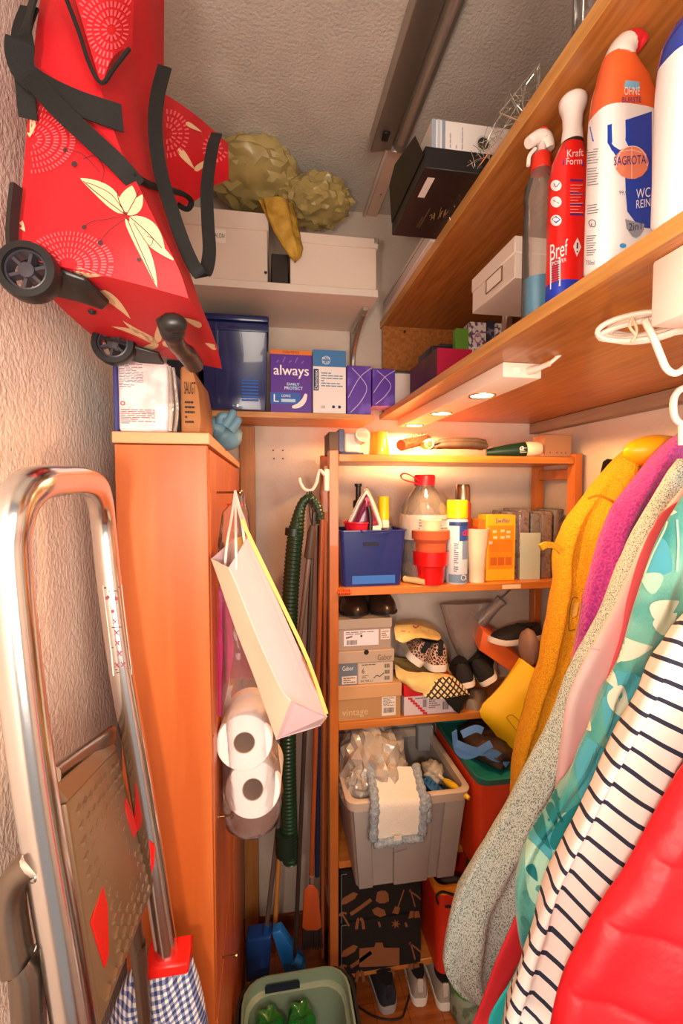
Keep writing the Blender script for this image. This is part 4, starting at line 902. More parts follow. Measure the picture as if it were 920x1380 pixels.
tag(obj('blue_packet', bx(X_(634,700,1.68), X_(650,700,1.68), 1.66, 1.70, S2+.0006, Z_(642,700,1.66)), C('2c4c90', .5), bevel=.002), 'blue packet behind the cream tumbler on the second shelf', 'packet')
# patterned napkin packs, wrapped
cols = ('dcb4b0', 'ecc8c4', 'd09cac', 'd4dcd4', 'e8bcb8', 'c4ccd4')
for k in range(6):
    px0 = 668+15.5*k; Y = 1.575+.012*(k % 2)
    x0, x1, z0, z1 = rect(px0, px0+13.5, 692-(k % 3)*3+(0 if k else 6), 779, Y)
    lab = ['rosy napkin pack with round seal, first right of the yellow box', 'second wrapped napkin pack from the yellow box, pale with a red rose print', 'third wrapped napkin pack from the yellow box, mauve print', 'fourth wrapped napkin pack from the yellow box, pale green', 'fifth napkin pack from the yellow box, pink, next to the robe sleeve', 'last napkin pack in the row, greyish blue, nearest the right rack post'][k]
    t = thing('napkin_pack', lab, 'pack', ((x0+x1)/2, 1.64, S2), group='wrapped napkin packs on the second shelf')
    obj('napkins', bx(x0+.001, x1-.001, Y+.003, Y+.12, S2+.001, z1-.004), mat('napkin %d' % k, cols[k], .5, col2=('c03850','b82c44','8c3c5c','7c9890','c83c5c','687c94')[k], scale=45, lo=.52, hi=.6), t, bevel=.003)
    obj('wrapper', bx(x0, x1, Y, Y+.123, S2+.0006, z1), film('shiny wrapper', 'f0e4dc', .15, .1, .6, bump=1.2, bscale=60), t, bevel=.004, seg=2)
disc(t, 'seal', C('d8a8a0', .5), *front(X_(713,730,1.57), X_(730,730,1.57), S2+.03, S2+.12, 1.5735), .5, .72, .012, hole=.75)
tag(obj('mint_card', bx(X_(700,750,1.57), X_(727,750,1.57), 1.566, 1.5695, S2+.0006, Z_(714,718,1.57)), C('b8c4b4', .5), bevel=.0005), 'pale mint patterned card leaning in front of the napkin packs', 'card')
# small things at the front edge
t = thing('paper_roll', 'short cream paper roll lying at the front of the second shelf', 'roll', (X_(560,782,1.545), 1.55, S2))
a, b = at(545, 768, 1.60), at(573, 790, 1.532); a.z = b.z = S2+.0125
obj('roll', MB().tube([a, b], .0115, 16), mat('cream paper', 'e8c890', .6), t); obj('roll_end', MB().tube([b, b+(b-a).normalized()*.001], .007, 12), C('b88c50', .7), t)
t = thing('green_sprig', 'tiny green plastic sprig beside the paper roll', 'sprig', (X_(588,790,1.54), 1.54, S2))
for k in range(5):
    p = V(X_(582+3.2*k,790,1.54), 1.545, S2+.003); obj('leaf', MB().loft([[p+V(0,-.003,0), p+V(.003,0,.001), p+V(0,.003,0), p+V(-.003,0,.001)], [p+V(.005,-.004,.008+.002*(k%2)), p+V(.008,0,.010), p+V(.006,.002,.009), p+V(.004,-.001,.009)]]), C('5c9c30', .5), t)
t = thing('orange_comb', 'orange ribbed plastic clip hanging at the left end of the second shelf', 'clip', (X_(463,792,1.515), 1.515, S2-.02))
for k in range(6): obj('rib', MB().lathe([(.004,0),(.0105,.001),(.0105,.003),(.004,.0035)], 12, Matrix.Translation((X_(457+2.6*k,792,1.512), 1.512, S2-.010)) @ Matrix.Rotation(PI/2, 4, 'Y')), C('e85818', .4), t)
obj('shaft', MB().tube([V(X_(455,792,1.512),1.512,S2-.010), V(X_(473,792,1.512),1.512,S2-.010)], .005, 10), C('e85818', .4), t)
# ================================================================ third rack shelf (z = S3): shoe boxes
def shoebox(label, x0, x1, ytop, ylid, ybot, Y, dep, mb_, ml, zb, lidout=.003):
    a, b, q0, q1 = rect(x0, x1, ytop, ybot, Y); zl = Z_((x0+x1)/2, ylid, Y)
    t = thing('shoe_box', label, 'box', ((a+b)/2, Y+dep/2, zb), group='shoe boxes on the rack')
    obj('box_body', bx(a+lidout, b-lidout, Y+lidout, Y+dep-lidout, zb+.0006, q1-.004), mb_, t, bevel=.001)
    obj('lid', bx(a, b, Y, Y+dep, zl, q1), ml, t, bevel=.0015)
    return t, front(a+lidout, b-lidout, zb, zl, Y+lidout), front(a, b, zl, q1, Y), q1
KR = mat('tan carton', 'b88c5c', .6); GRY = mat('greige carton', 'a49080', .55)
t, fb, fl_, zA = shoebox('wide tan shoe box at the bottom of the stack on the third shelf', 453, 541, 923, 941, 975, 1.53, .26, KR, mat('tan lid', 'd0a070', .55), S3)
a = sub_(fb, .70, .92, .12, 1.0); patch(t, 'white_label', C('ece0d4', .5), *a); fine(t, C('5a5048', .6), *sub_(a, .1, .9, .5, .95), rows=6, off=.001); barcode(t, C('3a3430', .6), *sub_(a, .12, .88, .15, .42), off=.001)
txt(t, 'vintage', C('d8b890', .5), *sub_(fb, .08, .48, .15, .55))
t, fb, fl_, zB = shoebox('grey beige shoe box with grey label panel, middle of the stack', 455, 531, 877, 893, 922, 1.535, .25, GRY, mat('beige lid', 'b8a08c', .5), zA)
patch(t, 'grey_panel', C('6c7884', .5), *sub_(fb, .0, .34, .0, 1)); txt(t, 'Gabor', C('f0ece8', .5), *sub_(fb, .07, .27, .68, .88), off=.001); a = sub_(fb, .06, .33, .06, .42); patch(t, 'price_label', C('e8d8c8', .5), *a, off=.0009); fine(t, C('5a4c44', .6), *sub_(a, .1, .9, .1, .9), rows=3, off=.0014, seed=5)
patch(t, 'white_panel', C('cdbba6', .5), *sub_(fb, .36, .99, .03, .97)); txt(t, '6', C('2c2420', .5), *sub_(fb, .42, .47, .5, .72), off=.001); txt(t, '84.785.21', C('2c2420', .5), *sub_(fb, .40, .62, .1, .2), off=.001)
fine(t, C('5c5048', .6), *sub_(fb, .42, .68, .84, .94), rows=1, off=.001); fine(t, C('5c5048', .6), *sub_(fb, .42, .55, .26, .42), rows=3, off=.001)
for k in range(3): barcode(t, C('3a3430', .6), *[q if i else q for i, q in enumerate(sub_(fb, .84, .94, .14+.28*k, .32+.28*k))], off=.001, n_=9, seed=k)
O, U, W_ = sub_(fb, .64, .83, .25, .5); obj('sandal_picture', MB().ribbon(catmull([O+V(0,-.001,0), O+U*.3+W_*.5+V(0,-.001,0), O+U*.6+W_*.3+V(0,-.001,0), O+U+W_*.9+V(0,-.001,0)], 3), .003, V(0,0,1), .0004), C('4c443c', .6), t)
txt(t, 'Gabor', C('6c5444', .5), *sub_(fl_, .70, .96, .15, .62), off=.001); disc(t, 'finger_hole', C('221c1c', .8), *fl_, .50, .88, .009, off=.001)
t, fb, fl_, zC_ = shoebox('grey shoe box with white label at the top of the stack under the clogs', 455, 528, 834, 847, 875, 1.54, .24, GRY, mat('grey lid', 'a89888', .5), zB)
a = sub_(fb, .10, .76, .22, .92); patch(t, 'white_label', C('e8dce0', .5), *a); fine(t, C('5c5458', .6), *sub_(a, .05, .9, .72, .95), rows=2, off=.001); barcode(t, C('3a3438', .6), *sub_(a, .08, .38, .08, .38), off=.001, seed=12); disc(t, 'size_mark', C('241c20', .6), *a, .5, .62, .004, off=.0012); O, U, W_ = sub_(a, .06, .24, .48, .66); patch(t, 'shoe_picture', C('6c6468', .5), O, U+W_*.5, W_*.6, off=.0012)
a = sub_(fb, .80, .98, .45, .92); patch(t, 'price_sticker', C('e4d4cc', .5), *a); fine(t, C('6c5c58', .6), *sub_(a, .1, .9, .1, .9), rows=4, off=.001)
t, fb, fl_, zD = shoebox('white and red shoe box right of the tan one on the third shelf', 544, 618, 922, 937, 971, 1.535, .25, mat('pale pink white carton', 'dcccd0', .5), mat('red lid', 'd02028', .45), S3, .001)
for k in range(7): O, U, W_ = sub_(fb, .07+.045*k, .15+.045*k, .86-.135*k, .97-.135*k); patch(t, 'red_stripe', C('d02838', .5), O, U+W_*(-.3), W_, off=.0008)
txt(t, 'BUGATTI', C('4c4450', .5), *sub_(fb, .2, .42, .84, .94), off=.001) if False else fine(t, C('4c4450', .6), *sub_(fb, .2, .42, .84, .94), rows=1, off=.001)
barcode(t, C('3a3438', .6), *sub_(fb, .34, .42, .4, .8), off=.001, n_=7); barcode(t, C('3a3438', .6), *sub_(fb, .70, .82, .2, .62), off=.001, n_=9, seed=8); fine(t, C('6c6068', .6), *sub_(fb, .45, .66, .3, .85), rows=5, off=.001)
# ---------------------------------------------------------------- shoes
def shoe(name, label, loc, rot, L=.25, W=.088, H=.085, up=None, sole=None, sh=.022, lining=None, cat='shoe', group=None, toe=.6, heel_tab=None, closed=False, hh=None):
    """heel at local origin, toe towards +y"""
    t = thing(name, label, cat, loc, 0, group)
    t.rotation_euler = rot
    from mathutils import Euler
    WM[t.name] = Matrix.Translation(Vector(loc)) @ Euler(rot).to_matrix().to_4x4()
    def wid(s): return W/2*(0.66+.12*math.sin(min(s/.3,1)*PI/2)+.34*math.exp(-((s-.68)/.22)**2))*(math.sin(min(1,(s+.03)/.10)*PI/2)**.5)*(max(0,1-max(0,s-.80)/.215)**.5)
    def hei(s):
        base = H*(1-.10*s/.2) if s < .2 else H*(.9+.12*(s-.2)/.25) if s < .45 else H*(1.02-.92*(s-.45)/.55*.62)
        return base
    S = [0,.02,.06,.12,.2,.3,.4,.5,.6,.7,.8,.88,.94,.98,1.0]
    rings = []
    for s in S:
        w_ = max(wid(s), .006)*.97; h_ = hei(s)*(1 if s < .9 else 1-.5*((s-.9)/.1)**2)
        rings.append([V(w_*math.copysign(abs(math.cos(a))**.75, math.cos(a)), s*L, sh*.8+(h_-sh*.8)*max(0, math.sin(a))**.8) for a in [PI*k/12 for k in range(13)]])
    u = obj('upper', MB().loft(rings), up, t, local=True, smooth=1.2)
    S2_ = [-.012]+S+[1.012]
    rings = []
    for s in S2_:
        w_ = max(wid(max(0, min(1, s))), .012)*1.03
        if s in (S2_[0], S2_[-1]): w_ *= .6
        lift = .010*max(0, (s-.75)/.25)**2
        rings.append([V(x, s*L, z+lift) for x, z in ((-w_*.92,0),(-w_,sh*.3),(-w_,sh),(w_,sh),(w_,sh*.3),(w_*.92,0))])
    obj('sole', MB().loft(rings), sole, t, local=True, smooth=.9)
    if lining:
        cells = [[V(W*.30*x*(1-.15*abs(s-.25)), L*(.035+.40*s), hei(.035+.4*s)+.0015-.004*(abs(x)**2)*1.0) for x in (-1,-.5,0,.5,1)] for s in [k/8 for k in range(9)]]
        ov = []
        for i, r_ in enumerate(cells):
            k = math.sin(PI*(i+.4)/8.8)**.5; ov.append([V(p.x*k, p.y, p.z) for p in r_])
        obj('opening', MB().grid(ov, .002), lining, t, local=True)
    if heel_tab: obj('heel_tab', bx(-.010, .010, -.003, .004, H*.55, H*1.04), heel_tab, t, local=True, bevel=.002)
    return t
M_BLKF = mat('black knit', '1e1a1a', .8, bump=.4, bscale=300); M_WS = C('f0e4d4', .5); M_DARK = C('141010', .9)
def leopard():
    m = bpy.data.materials.new('leopard print'); m.use_nodes = True; nt = m.node_tree; N = nt.nodes; L = nt.links; b = N['Principled BSDF']; b.inputs['Roughness'].default_value = .6
    tc = N.new('ShaderNodeTexCoord'); vo = N.new('ShaderNodeTexVoronoi'); vo.feature = 'DISTANCE_TO_EDGE'; vo.inputs['Scale'].default_value = 85
    no = N.new('ShaderNodeTexNoise'); no.inputs['Scale'].default_value = 60; mx = N.new('ShaderNodeMixRGB'); mx.inputs[0].default_value = .012
    L.new(tc.outputs['Object'], mx.inputs[1]); L.new(no.outputs['Color'], mx.inputs[2]); L.new(tc.outputs['Object'], no.inputs['Vector']); L.new(mx.outputs[0], vo.inputs['Vector'])
    r = N.new('ShaderNodeValToRGB'); r.color_ramp.interpolation = 'CONSTANT'; e = r.color_ramp.elements; e[0].color = lin('d8ac90'); e[1].position = .13; e[1].color = lin('241814')
    q = e.new(.42); q.color = lin('9c6c54'); L.new(vo.outputs['Distance'], r.inputs[0]); L.new(r.outputs[0], b.inputs['Base Color']); return m
M_LEO = leopard()
clog = mat('dark leather', '2e2018', .28, coat=.3)
# clogs: toes towards the camera
for k, (px, lab) in enumerate(((484, 'left dark brown clog on top of the shoe box stack'), (517, 'right dark brown clog on top of the shoe box stack'))):
    xx = X_(px, 820, 1.56)
    t = shoe('clog', lab, (xx, 1.535+.25, zC_+.001), (0,0,PI+(.05 if k else -.05)), .245, .094, .088, clog, C('1a1210', .6), .012, None, group='dark clogs on the shoe boxes')
# leopard sneakers, heels to the camera, stacked on a patterned bag
sh3 = S3
t = thing('paper_bag_yellow', 'crumpled cream paper bag under the leopard sneakers', 'bag', at(575, 905, 1.6)) 
M_CB = mat('cream crumpled paper', 'ecd088', .6, col2='d8b46c', scale=10, bump=.8, bscale=22, bdist=.01)
c = at(573, 918, 1.62)
def crumple(name, c, rad, seed, m, par=None, amp=.22, fr=2.8, sub=3): 
    return obj(name, MB().blob(c, rad, amp, fr, seed, sub), m, par, smooth=2)
def draped(name, poly_rows, m, par, th=.004, wob=.006, seed=1, smooth=1.2):
    rows = []
    for i, r_ in enumerate(poly_rows):
        pts = catmull(r_, 4); rows.append([p+V(0, wob*noise.noise(V(i*1.3+seed, j*.5, 2)), wob*.5*noise.noise(V(i*.9, j*.6, seed))) for j, p in enumerate(pts)])
    cols = list(zip(*rows)); cols = [catmull(list(q), 3) for q in cols]
    return obj(name, MB().grid([list(r_) for r_ in zip(*cols)], th), m, par, smooth=smooth)
draped('front_fold', [[at(x, y, yy) for x, y, yy in r_] for r_ in (
    ((532,895,1.60),(550,905,1.56),(575,906,1.55),(600,908,1.55),(612,912,1.56)),
    ((534,912,1.56),(552,918,1.525),(575,922,1.52),(598,922,1.52),(622,926,1.53)),
    ((545,922,1.55),(562,932,1.515),(585,938,1.51),(608,938,1.51),(632,936,1.53)))], M_CB, t, seed=3)
draped('sack_body', [[at(x, y, yy) for x, y, yy in r_] for r_ in (
    ((530,885,1.74),(560,890,1.76),(590,892,1.76),(615,898,1.76)),
    ((530,897,1.66),(556,902,1.64),(590,905,1.64),(615,908,1.66)),
    ((531,900,1.60),(552,908,1.57),(590,910,1.57),(613,914,1.58)))], M_CB, t, seed=5)
t2 = thing('patterned_bag', 'black and cream lattice patterned cloth bag hanging over the white shoe box', 'bag', at(600, 935, 1.52))
def lattice():
    m = bpy.data.materials.new('lattice print'); m.use_nodes = True; nt = m.node_tree; N = nt.nodes; L = nt.links; b = N['Principled BSDF']; b.inputs['Roughness'].default_value = .7
    tc = N.new('ShaderNodeTexCoord'); mp = N.new('ShaderNodeMapping'); mp.inputs['Rotation'].default_value = (0, .785, 0); mp.inputs['Scale'].default_value = (62,62,62)
    sp = N.new('ShaderNodeSeparateXYZ'); L.new(tc.outputs['Object'], mp.inputs[0]); L.new(mp.outputs[0], sp.inputs[0]); o_ = []
    for ax in (0, 2):
        f = N.new('ShaderNodeMath'); f.operation = 'FRACT'; L.new(sp.outputs[ax], f.inputs[0]); g = N.new('ShaderNodeMath'); g.operation = 'LESS_THAN'; g.inputs[1].default_value = .36; L.new(f.outputs[0], g.inputs[0]); o_.append(g)
    mx = N.new('ShaderNodeMath'); mx.operation = 'MAXIMUM'; L.new(o_[0].outputs[0], mx.inputs[0]); L.new(o_[1].outputs[0], mx.inputs[1])
    c = N.new('ShaderNodeMixRGB'); c.inputs[1].default_value = lin('e8d09c'); c.inputs[2].default_value = lin('2c2018'); L.new(mx.outputs[0], c.inputs[0]); L.new(c.outputs[0], b.inputs['Base Color']); return m
draped('cloth', [[at(x, y, yy) for x, y, yy in r_] for r_ in (
    ((566,932,1.53),(590,915,1.525),(606,912,1.52),(618,916,1.53)),
    ((572,938,1.512),(592,930,1.505),(612,926,1.505),(630,932,1.52)),
    ((580,942,1.508),(598,941,1.50),(618,938,1.50),(633,936,1.515)))], lattice(), t2, seed=8)
draped('dark_lining', [[at(x, y, yy) for x, y, yy in r_] for r_ in (((598,941,1.515),(615,940,1.51),(632,938,1.52)), ((606,950,1.515),(616,952,1.51),(626,946,1.52)), ((612,958,1.52),(619,961,1.52),(622,956,1.52)))], C('1c1814', .8), t2)
shoe('leopard_sneaker', 'left leopard print sneaker with black heel and cream sole, tilted on its side', at(558,890,1.565)+V(-.002,0,-.012), (-.05,.62,-.25), .24, .098, .092, M_LEO, M_WS, .026, M_DARK, group='leopard sneakers', heel_tab=M_BLKF)
shoe('leopard_sneaker', 'right leopard print sneaker standing upright with its heel to the front', at(592,905,1.545)+V(0,0,-.002), (-.02,.05,.02), .24, .102, .108, M_LEO, M_WS, .026, M_DARK, group='leopard sneakers', heel_tab=M_BLKF)
t = thing('cream_paper_wrap', 'cream printed paper wrap lying over the leopard sneakers', 'paper', at(565, 850, 1.58))
wr_ = draped('wrap', [[at(x, y, yy) for x, y, yy in r_] for r_ in (
    ((536,836,1.70),(556,835,1.70),(576,838,1.70),(590,850,1.68)),
    ((531,846,1.58),(550,846,1.57),(572,852,1.56),(594,859,1.56)),
    ((533,862,1.545),(545,866,1.52),(560,858,1.52),(590,862,1.53)))], M_CB, t, seed=11)
printed(bvh(wr_), [pline([(556,843),(560,846),(564,843)],2), pline([(540,850),(552,852)],1), pline([(566,846),(578,850)],1.2)], t, 'print', C('c84c3c', .6))
# translucent funnel shaped pouch
M_FUN = film('smoky plastic', 'a89890', .5, .2, .35, bump=.6, bscale=30)
t = thing('plastic_pouch', 'smoky translucent plastic spout pouch leaning on the third shelf', 'pouch', at(620, 885, 1.64))
rg = []
for y, a, b in ((812,592,668),(822,595,656),(840,600,650),(860,606,646),(880,615,642),(888,624,638)):
    c0_, c1_ = at(a, y, 1.66), at(b, y, 1.66); c = (c0_+c1_)/2; w_ = (c1_-c0_).length/2
    rg.append([c+V(w_*math.cos(q), .028*math.sin(q), 0) for q in [2*PI*j/28 for j in range(28)]])
obj('pouch_body', MB().loft(rg), M_FUN, t, smooth=1.2)
a = at(646, 838, 1.66); b = at(676, 808, 1.62)
obj('spout', MB().tube([a, a.lerp(b,.4), a.lerp(b,.8), b], [.030,.024,.020,.024], 16), M_FUN, t)
obj('rod', MB().tube([at(668,812,1.62), at(690,792,1.60)], .0035, 8), C('3a2c24', .4), t)
# black shoes and grey shoe
shoe('black_sneaker', 'black knit sneaker with pale sole, left of a pair, heel forward', at(628,930,1.535)+V(.004,0,.006), (-.12,-.28,-.30), .23, .092, .092, M_BLKF, M_WS, .020, M_DARK, group='black knit sneakers')
shoe('black_sneaker', 'black knit sneaker leaning on its side right of its mate', at(660,926,1.545)+V(.002,0,.012), (-.10,-.60,-.30), .23, .098, .104, M_BLKF, M_WS, .020, M_DARK, group='black knit sneakers')
shoe('grey_shoe', 'taupe grey shoe with white sole at the front edge of the third shelf', at(641,966,1.535)+V(-.008,0,-.004), (0,-.18,-.55), .20, .08, .07, C('8c7c6c', .5), M_WS, .016, None)
t = thing('orange_shoe_box', 'tilted orange shoe box carrying a black slip on shoe on the third shelf', 'box', at(690, 890, 1.62))
c = [at(652,868,1.60), at(706,905,1.56), at(700,925,1.56), at(640,890,1.60)]
c = [at(651,850,1.58), at(700,886,1.56), at(698,912,1.56), at(645,876,1.58)]
obj('carton', MB().loft([c, [p+V(.03,.17,.03) for p in c]]), mat('orange carton', 'e0662c', .5), t, bevel=.002)
shoe('slip_on_shoe', 'black slip on shoe with white sole lying on the tilted orange shoe box', at(724,862,1.60)+V(0,0,.004), (0,-.0,PI/2+.15), .22, .08, .065, M_BLKF, M_WS, .022, M_DARK).rotation_euler = (0.0, 0.0, PI/2+.15)
tag(crumple('brown_purse', at(712,872,1.50), (.032,.045,.068), 4, mat('taupe leather', '8c6c60', .5, bump=.3, bscale=60), amp=.08), 'small taupe leather purse hanging beside the yellow robe', 'purse')
t = thing('yellow_bag', 'bright yellow flat bag with outline pocket wedged between rack and robes', 'bag', at(690, 1000, 1.46))
yc = [[at(x, y, yy) for x, y, yy in r_] for r_ in (
    ((703,888,1.48),(712,895,1.46),(724,905,1.42),(736,915,1.40)),
    ((674,925,1.475),(695,935,1.44),(715,945,1.42),(735,955,1.39)),
    ((646,958,1.47),(680,975,1.43),(705,985,1.41),(735,995,1.38)),
    ((664,985,1.48),(690,1002,1.44),(710,1010,1.41),(735,1020,1.38)),
    ((680,1008,1.48),(696,1022,1.44),(712,1032,1.41),(735,1042,1.38)))]
yb_ = draped('bag_panel', yc, mat('yellow fabric', 'f0c010', .55), t, th=.03, wob=.004)
M_GOLD = C('a87c10', .6)
printed(bvh(yb_), [pline([(682,967),(700,990)],1), pline([(682,967),(691,964),(708,982)],1), pline([(700,990),(704,994)],1)], t, 'pocket_outline', M_GOLD)
# ================================================================ hanging by the cabinet: paper bag, kitchen rolls
def bagcol(rows, Ys):
    return [[at(x, y, yy) for (x, y), yy in zip(r_, Ys)] for r_ in rows]
t = thing('paper_bag', 'pale pink and cream paper carrier bag hanging tilted from the cabinet knob', 'bag', at(370, 990, .86))
Ys = (.84, .79, .87, .93)
rows = [((284,753),(308,765),(335,722),(318,724)), ((292,775),(320,792),(346,748),(325,745)), ((318,850),(348,862),(383,830),(350,830)), ((345,920),(378,928),(420,915),(390,920)), ((372,997),(392,944),(441,966),(432,978))]
rg = []
prev = bagcol(rows, Ys)
cols = [catmull([r_[k] for r_ in prev], 4) for k in range(4)]
for i in range(len(cols[0])):
    c4 = [cols[k][i] for k in range(4)]; ring = []
    for k in range(4):
        a, b = c4[k], c4[(k+1) % 4]
        for j in range(5):
            p = a.lerp(b, j/5); w_ = math.sin(PI*j/5)
            ring.append(p+V(0, .0035*noise.noise(p*22)*w_, .002*w_*noise.noise(p*30)))
    rg.append(ring)
M_PB1 = mat('pink white paper', 'e6c8cc', .6, col2='e2c0c6', scale=5)
M_PB2 = mat('cream gusset paper', 'e4d0b4', .6)
n_ = len(rg); 
obj('front_panel', MB().grid([r_[5:11] for r_ in rg], .0012), M_PB1, t, smooth=.5)
obj('left_gusset', MB().grid([r_[0:6] for r_ in rg], .0012), M_PB2, t, smooth=.5)
obj('back_panel', MB().grid([r_[15:20]+[r_[0]] for r_ in rg], .0012), M_PB1, t, smooth=.5)
obj('right_gusset', MB().grid([r_[10:16] for r_ in rg], .0012), mat('yellow paper', 'e0bc60', .6), t, smooth=.5)
e_, d_, c_, f_ = [rg[-1][k] for k in (0, 5, 10, 15)]
obj('bottom_panel', MB().loft([[e_, d_, c_, f_], [p+V(0,.004,-.001) for p in (e_, d_, c_, f_)]]), M_PB1, t)
obj('yellow_edge', MB().ribbon(catmull([at(x, y, .862) for x, y in ((326,700),(337,725),(385,825),(415,890),(440,962))], 4), .007, V(.9,0,.4), .0015), mat('yellow paper', 'e0bc60', .6), t)
obj('torn_spot', MB().ribbon(catmull([at(x, y, .858) for x, y in ((407,885),(414,900),(420,915),(426,930))], 3), [.002,.004,.003,.005,.003,.004,.003,.002,.002,.001], V(1,0,.2), .001), C('8a5c3c', .8), t)
knob = V(-.066, .98, 1.655)
for x, y, yy in ((302,756,.83),(318,752,.80),(330,724,.86),(336,722,.87)):
    e = at(x, y, yy); obj('handle', MB().ribbon(catmull([knob+V(0,-.004,.004), knob.lerp(e,.35)+V(0,0,-.004), knob.lerp(e,.75), e+V(0,.002,-.02)], 4), .0045, V(1,0,.3), .0012), C('f4e8dc', .5), t)
t = thing('kitchen_roll_pack', 'clear plastic carrier holding two kitchen rolls below the paper bag', 'bag', at(335, 1100, .98))
rg = []
for y, a, b, dep in ((662,326,329,.004),(690,300,334,.03),(730,292,338,.06),(800,291,342,.09),(880,291,352,.11),(950,291,368,.14),(1010,291,374,.15),(1070,296,380,.15),(1098,304,378,.14),(1104,318,366,.12)):
    p, q = at(a, y, .98), at(b, y, .98); p.x = max(p.x, -.102); c = (p+q)/2; w_ = max((q-p).length/2, .002)
    rg.append([c+V(w_*math.cos(s), dep/2*math.sin(s), 0)+V(noise.noise(V(s*2,y*.02,1))*.006*min(1, w_*30), noise.noise(V(s*2,y*.03,5))*.006, 0) for s in [2*PI*j/28 for j in range(28)]])
for r_ in rg:
    for p in r_: p.x = max(p.x, -.1025)
obj('clear_wrap', MB().loft(rg), film('clear bag film', 'e8c8c0', .10, .1, .25, bump=1.0, bscale=28), t, smooth=1.5)
M_PINKF = film('pink film', 'c8206c', .55, .2, .3, bump=.5, bscale=25)
obj('pink_panel', MB().grid([[at(x, y, .95) for x in (a, (a+b)/2, b)] for y, a, b in ((790,294,302),(830,294,312),(880,293,315),(930,292,306),(965,291,298))], .0015), M_PINKF, t)
obj('pink_panel', MB().grid([[at(x, y, 1.02) for x in (a, (a+b)/2, b)] for y, a, b in ((800,306,322),(860,308,334),(915,310,346))], .0015), film('red film', 'a83040', .4, .2, .3), t)
def kroll(label, p0, p1, r):
    t_ = thing('kitchen_roll', label, 'roll', p0+V(0,0,-r), group='kitchen rolls in the clear bag')
    d = p1-p0; L = d.length; q = d.to_track_quat('Z', 'Y').to_matrix().to_4x4(); T_ = Matrix.Translation(p0) @ q
    obj('paper', MB().lathe([(r*.38,0),(r*.96,0),(r,.004),(r,L-.004),(r*.96,L),(r*.38,L),(r*.38,0)], 36, T_, cap=False), mat('tissue paper', 'f0e6e2', .85, bump=.3, bscale=120), t_, smooth=.8)
    obj('card_tube', MB().lathe([(r*.375,.001),(r*.375,L-.001),(r*.35,L-.001),(r*.35,.001),(r*.375,.001)], 24, T_, cap=False), C('9c7c60', .8), t_)
kroll('upper kitchen roll with its open core facing forward', at(329,1001,.925), at(338,958,1.09), .0575)
kroll('lower kitchen roll hanging beneath the other one', at(340.5,1064,.935), at(350,1024,1.10), .0575)
# ================================================================ hoses and brooms hanging from the double hook
hk = at(414, 662, RY0-.01)
M_LOOP = C('241c18', .6)
t = thing('green_hose', 'thick dark green ribbed vacuum hose hanging from the white double hook', 'hose', at(390, 1165, 1.50))
hp = catmull([at(x, y, yy) for x, y, yy in ((432,705,1.50),(428,684,1.50),(419,672,1.50),(409,676,1.50),(403,692,1.50),(397,730,1.50),(392,790,1.50),(389,860,1.50),(388,950,1.50),(388,1040,1.50),(390,1120,1.50),(392,1160,1.50))], 4)
full = []; 
L_ = [0]
for i in range(1, len(hp)): L_.append(L_[-1]+(hp[i]-hp[i-1]).length)
def along(d):
    for i in range(1, len(hp)):
        if L_[i] >= d: return hp[i-1].lerp(hp[i], (d-L_[i-1])/max(1e-6, L_[i]-L_[i-1]))
    return hp[-1]
N_ = 420
pts = [along(L_[-1]*i/N_) for i in range(N_+1)]
obj('hose', MB().tube(pts, [(.0150 if i < 40 else .0265 if i > 70 else .0150+.0115*(i-40)/30)*(1+(.06 if i % 4 < 2 else -.05)) for i in range(N_+1)], 14), mat('dark green rubber', '1c3a24', .35, coat=.2), t, smooth=1)
obj('hose_end', MB().tube([at(385,1120,1.50), at(386,1150,1.50)], .036, 14), C('12261c', .6), t)
obj('loop', MB().tube(catmull([hk+V(.0,-.012,-.002), at(404,690,1.49), at(402,705,1.47)], 3), .002, 6), M_LOOP, t)
obj('collar', MB().tube([at(396.5,712,1.50), at(395.5,722,1.50)], .0295, 14), C('14281c', .4), t)
def stick(name, label, cat, top, bot, r, m, grip=None, loop=True):
    t_ = thing(name, label, cat, bot)
    obj('handle', MB().tube([top, bot], r, 12), m, t_)
    if grip:
        g0, g1, gr, gm = grip
        obj('grip', MB().tube([top.lerp(bot, g0), top.lerp(bot, g0+(g1-g0)*.2), top.lerp(bot, g1-.002), top.lerp(bot, g1)], [gr*.6, gr, gr*1.1, gr*.8], 12), gm, t_)
    if loop: obj('hang_loop', MB().tube(catmull([hk+V(.012,-.008,0), hk.lerp(top,.6)+V(.006,-.004,0), top, hk.lerp(top,.6)+V(-.004,-.004,0), hk+V(.006,-.01,0)], 3), .0018, 6), M_LOOP, t_)
    return t_
M_GPOLE = C('8c7c70', .35, .6)
t = stick('dustpan_broom', 'grey metal pole with brown grip ending in a dark blue broom head', 'broom', at(421,708,1.44), at(357,1268,1.56), .0085, M_GPOLE, (0, .072, .0145, C('4a382c', .5)))
t.location = at(357,1268,1.56); 
M_BLU = mat('blue plastic', '1c4c98', .4); M_BLU2 = mat('bright blue plastic', '2070c0', .4)
q = [at(x, y, yy) for x, y, yy in ((331,1268,1.55),(366,1262,1.53),(362,1322,1.50),(331,1326,1.52))]
obj('broom_head', MB().loft([q, [p+V(.004,.06,0) for p in q]]), M_BLU, t, bevel=.008, seg=3)
obj('head_socket', MB().tube([at(360,1246,1.555), at(356,1272,1.55), at(354,1300,1.53)], [.0125,.017,.022], 12), M_BLU, t)
t = thing('dustpan', 'bright blue dustpan standing behind the basin beside the dark blue broom head', 'dustpan', at(390,1330,1.47))
q = [at(x, y, yy) for x, y, yy in ((366,1258,1.50),(378,1254,1.50),(412,1305,1.46),(400,1325,1.46),(386,1322,1.46))]
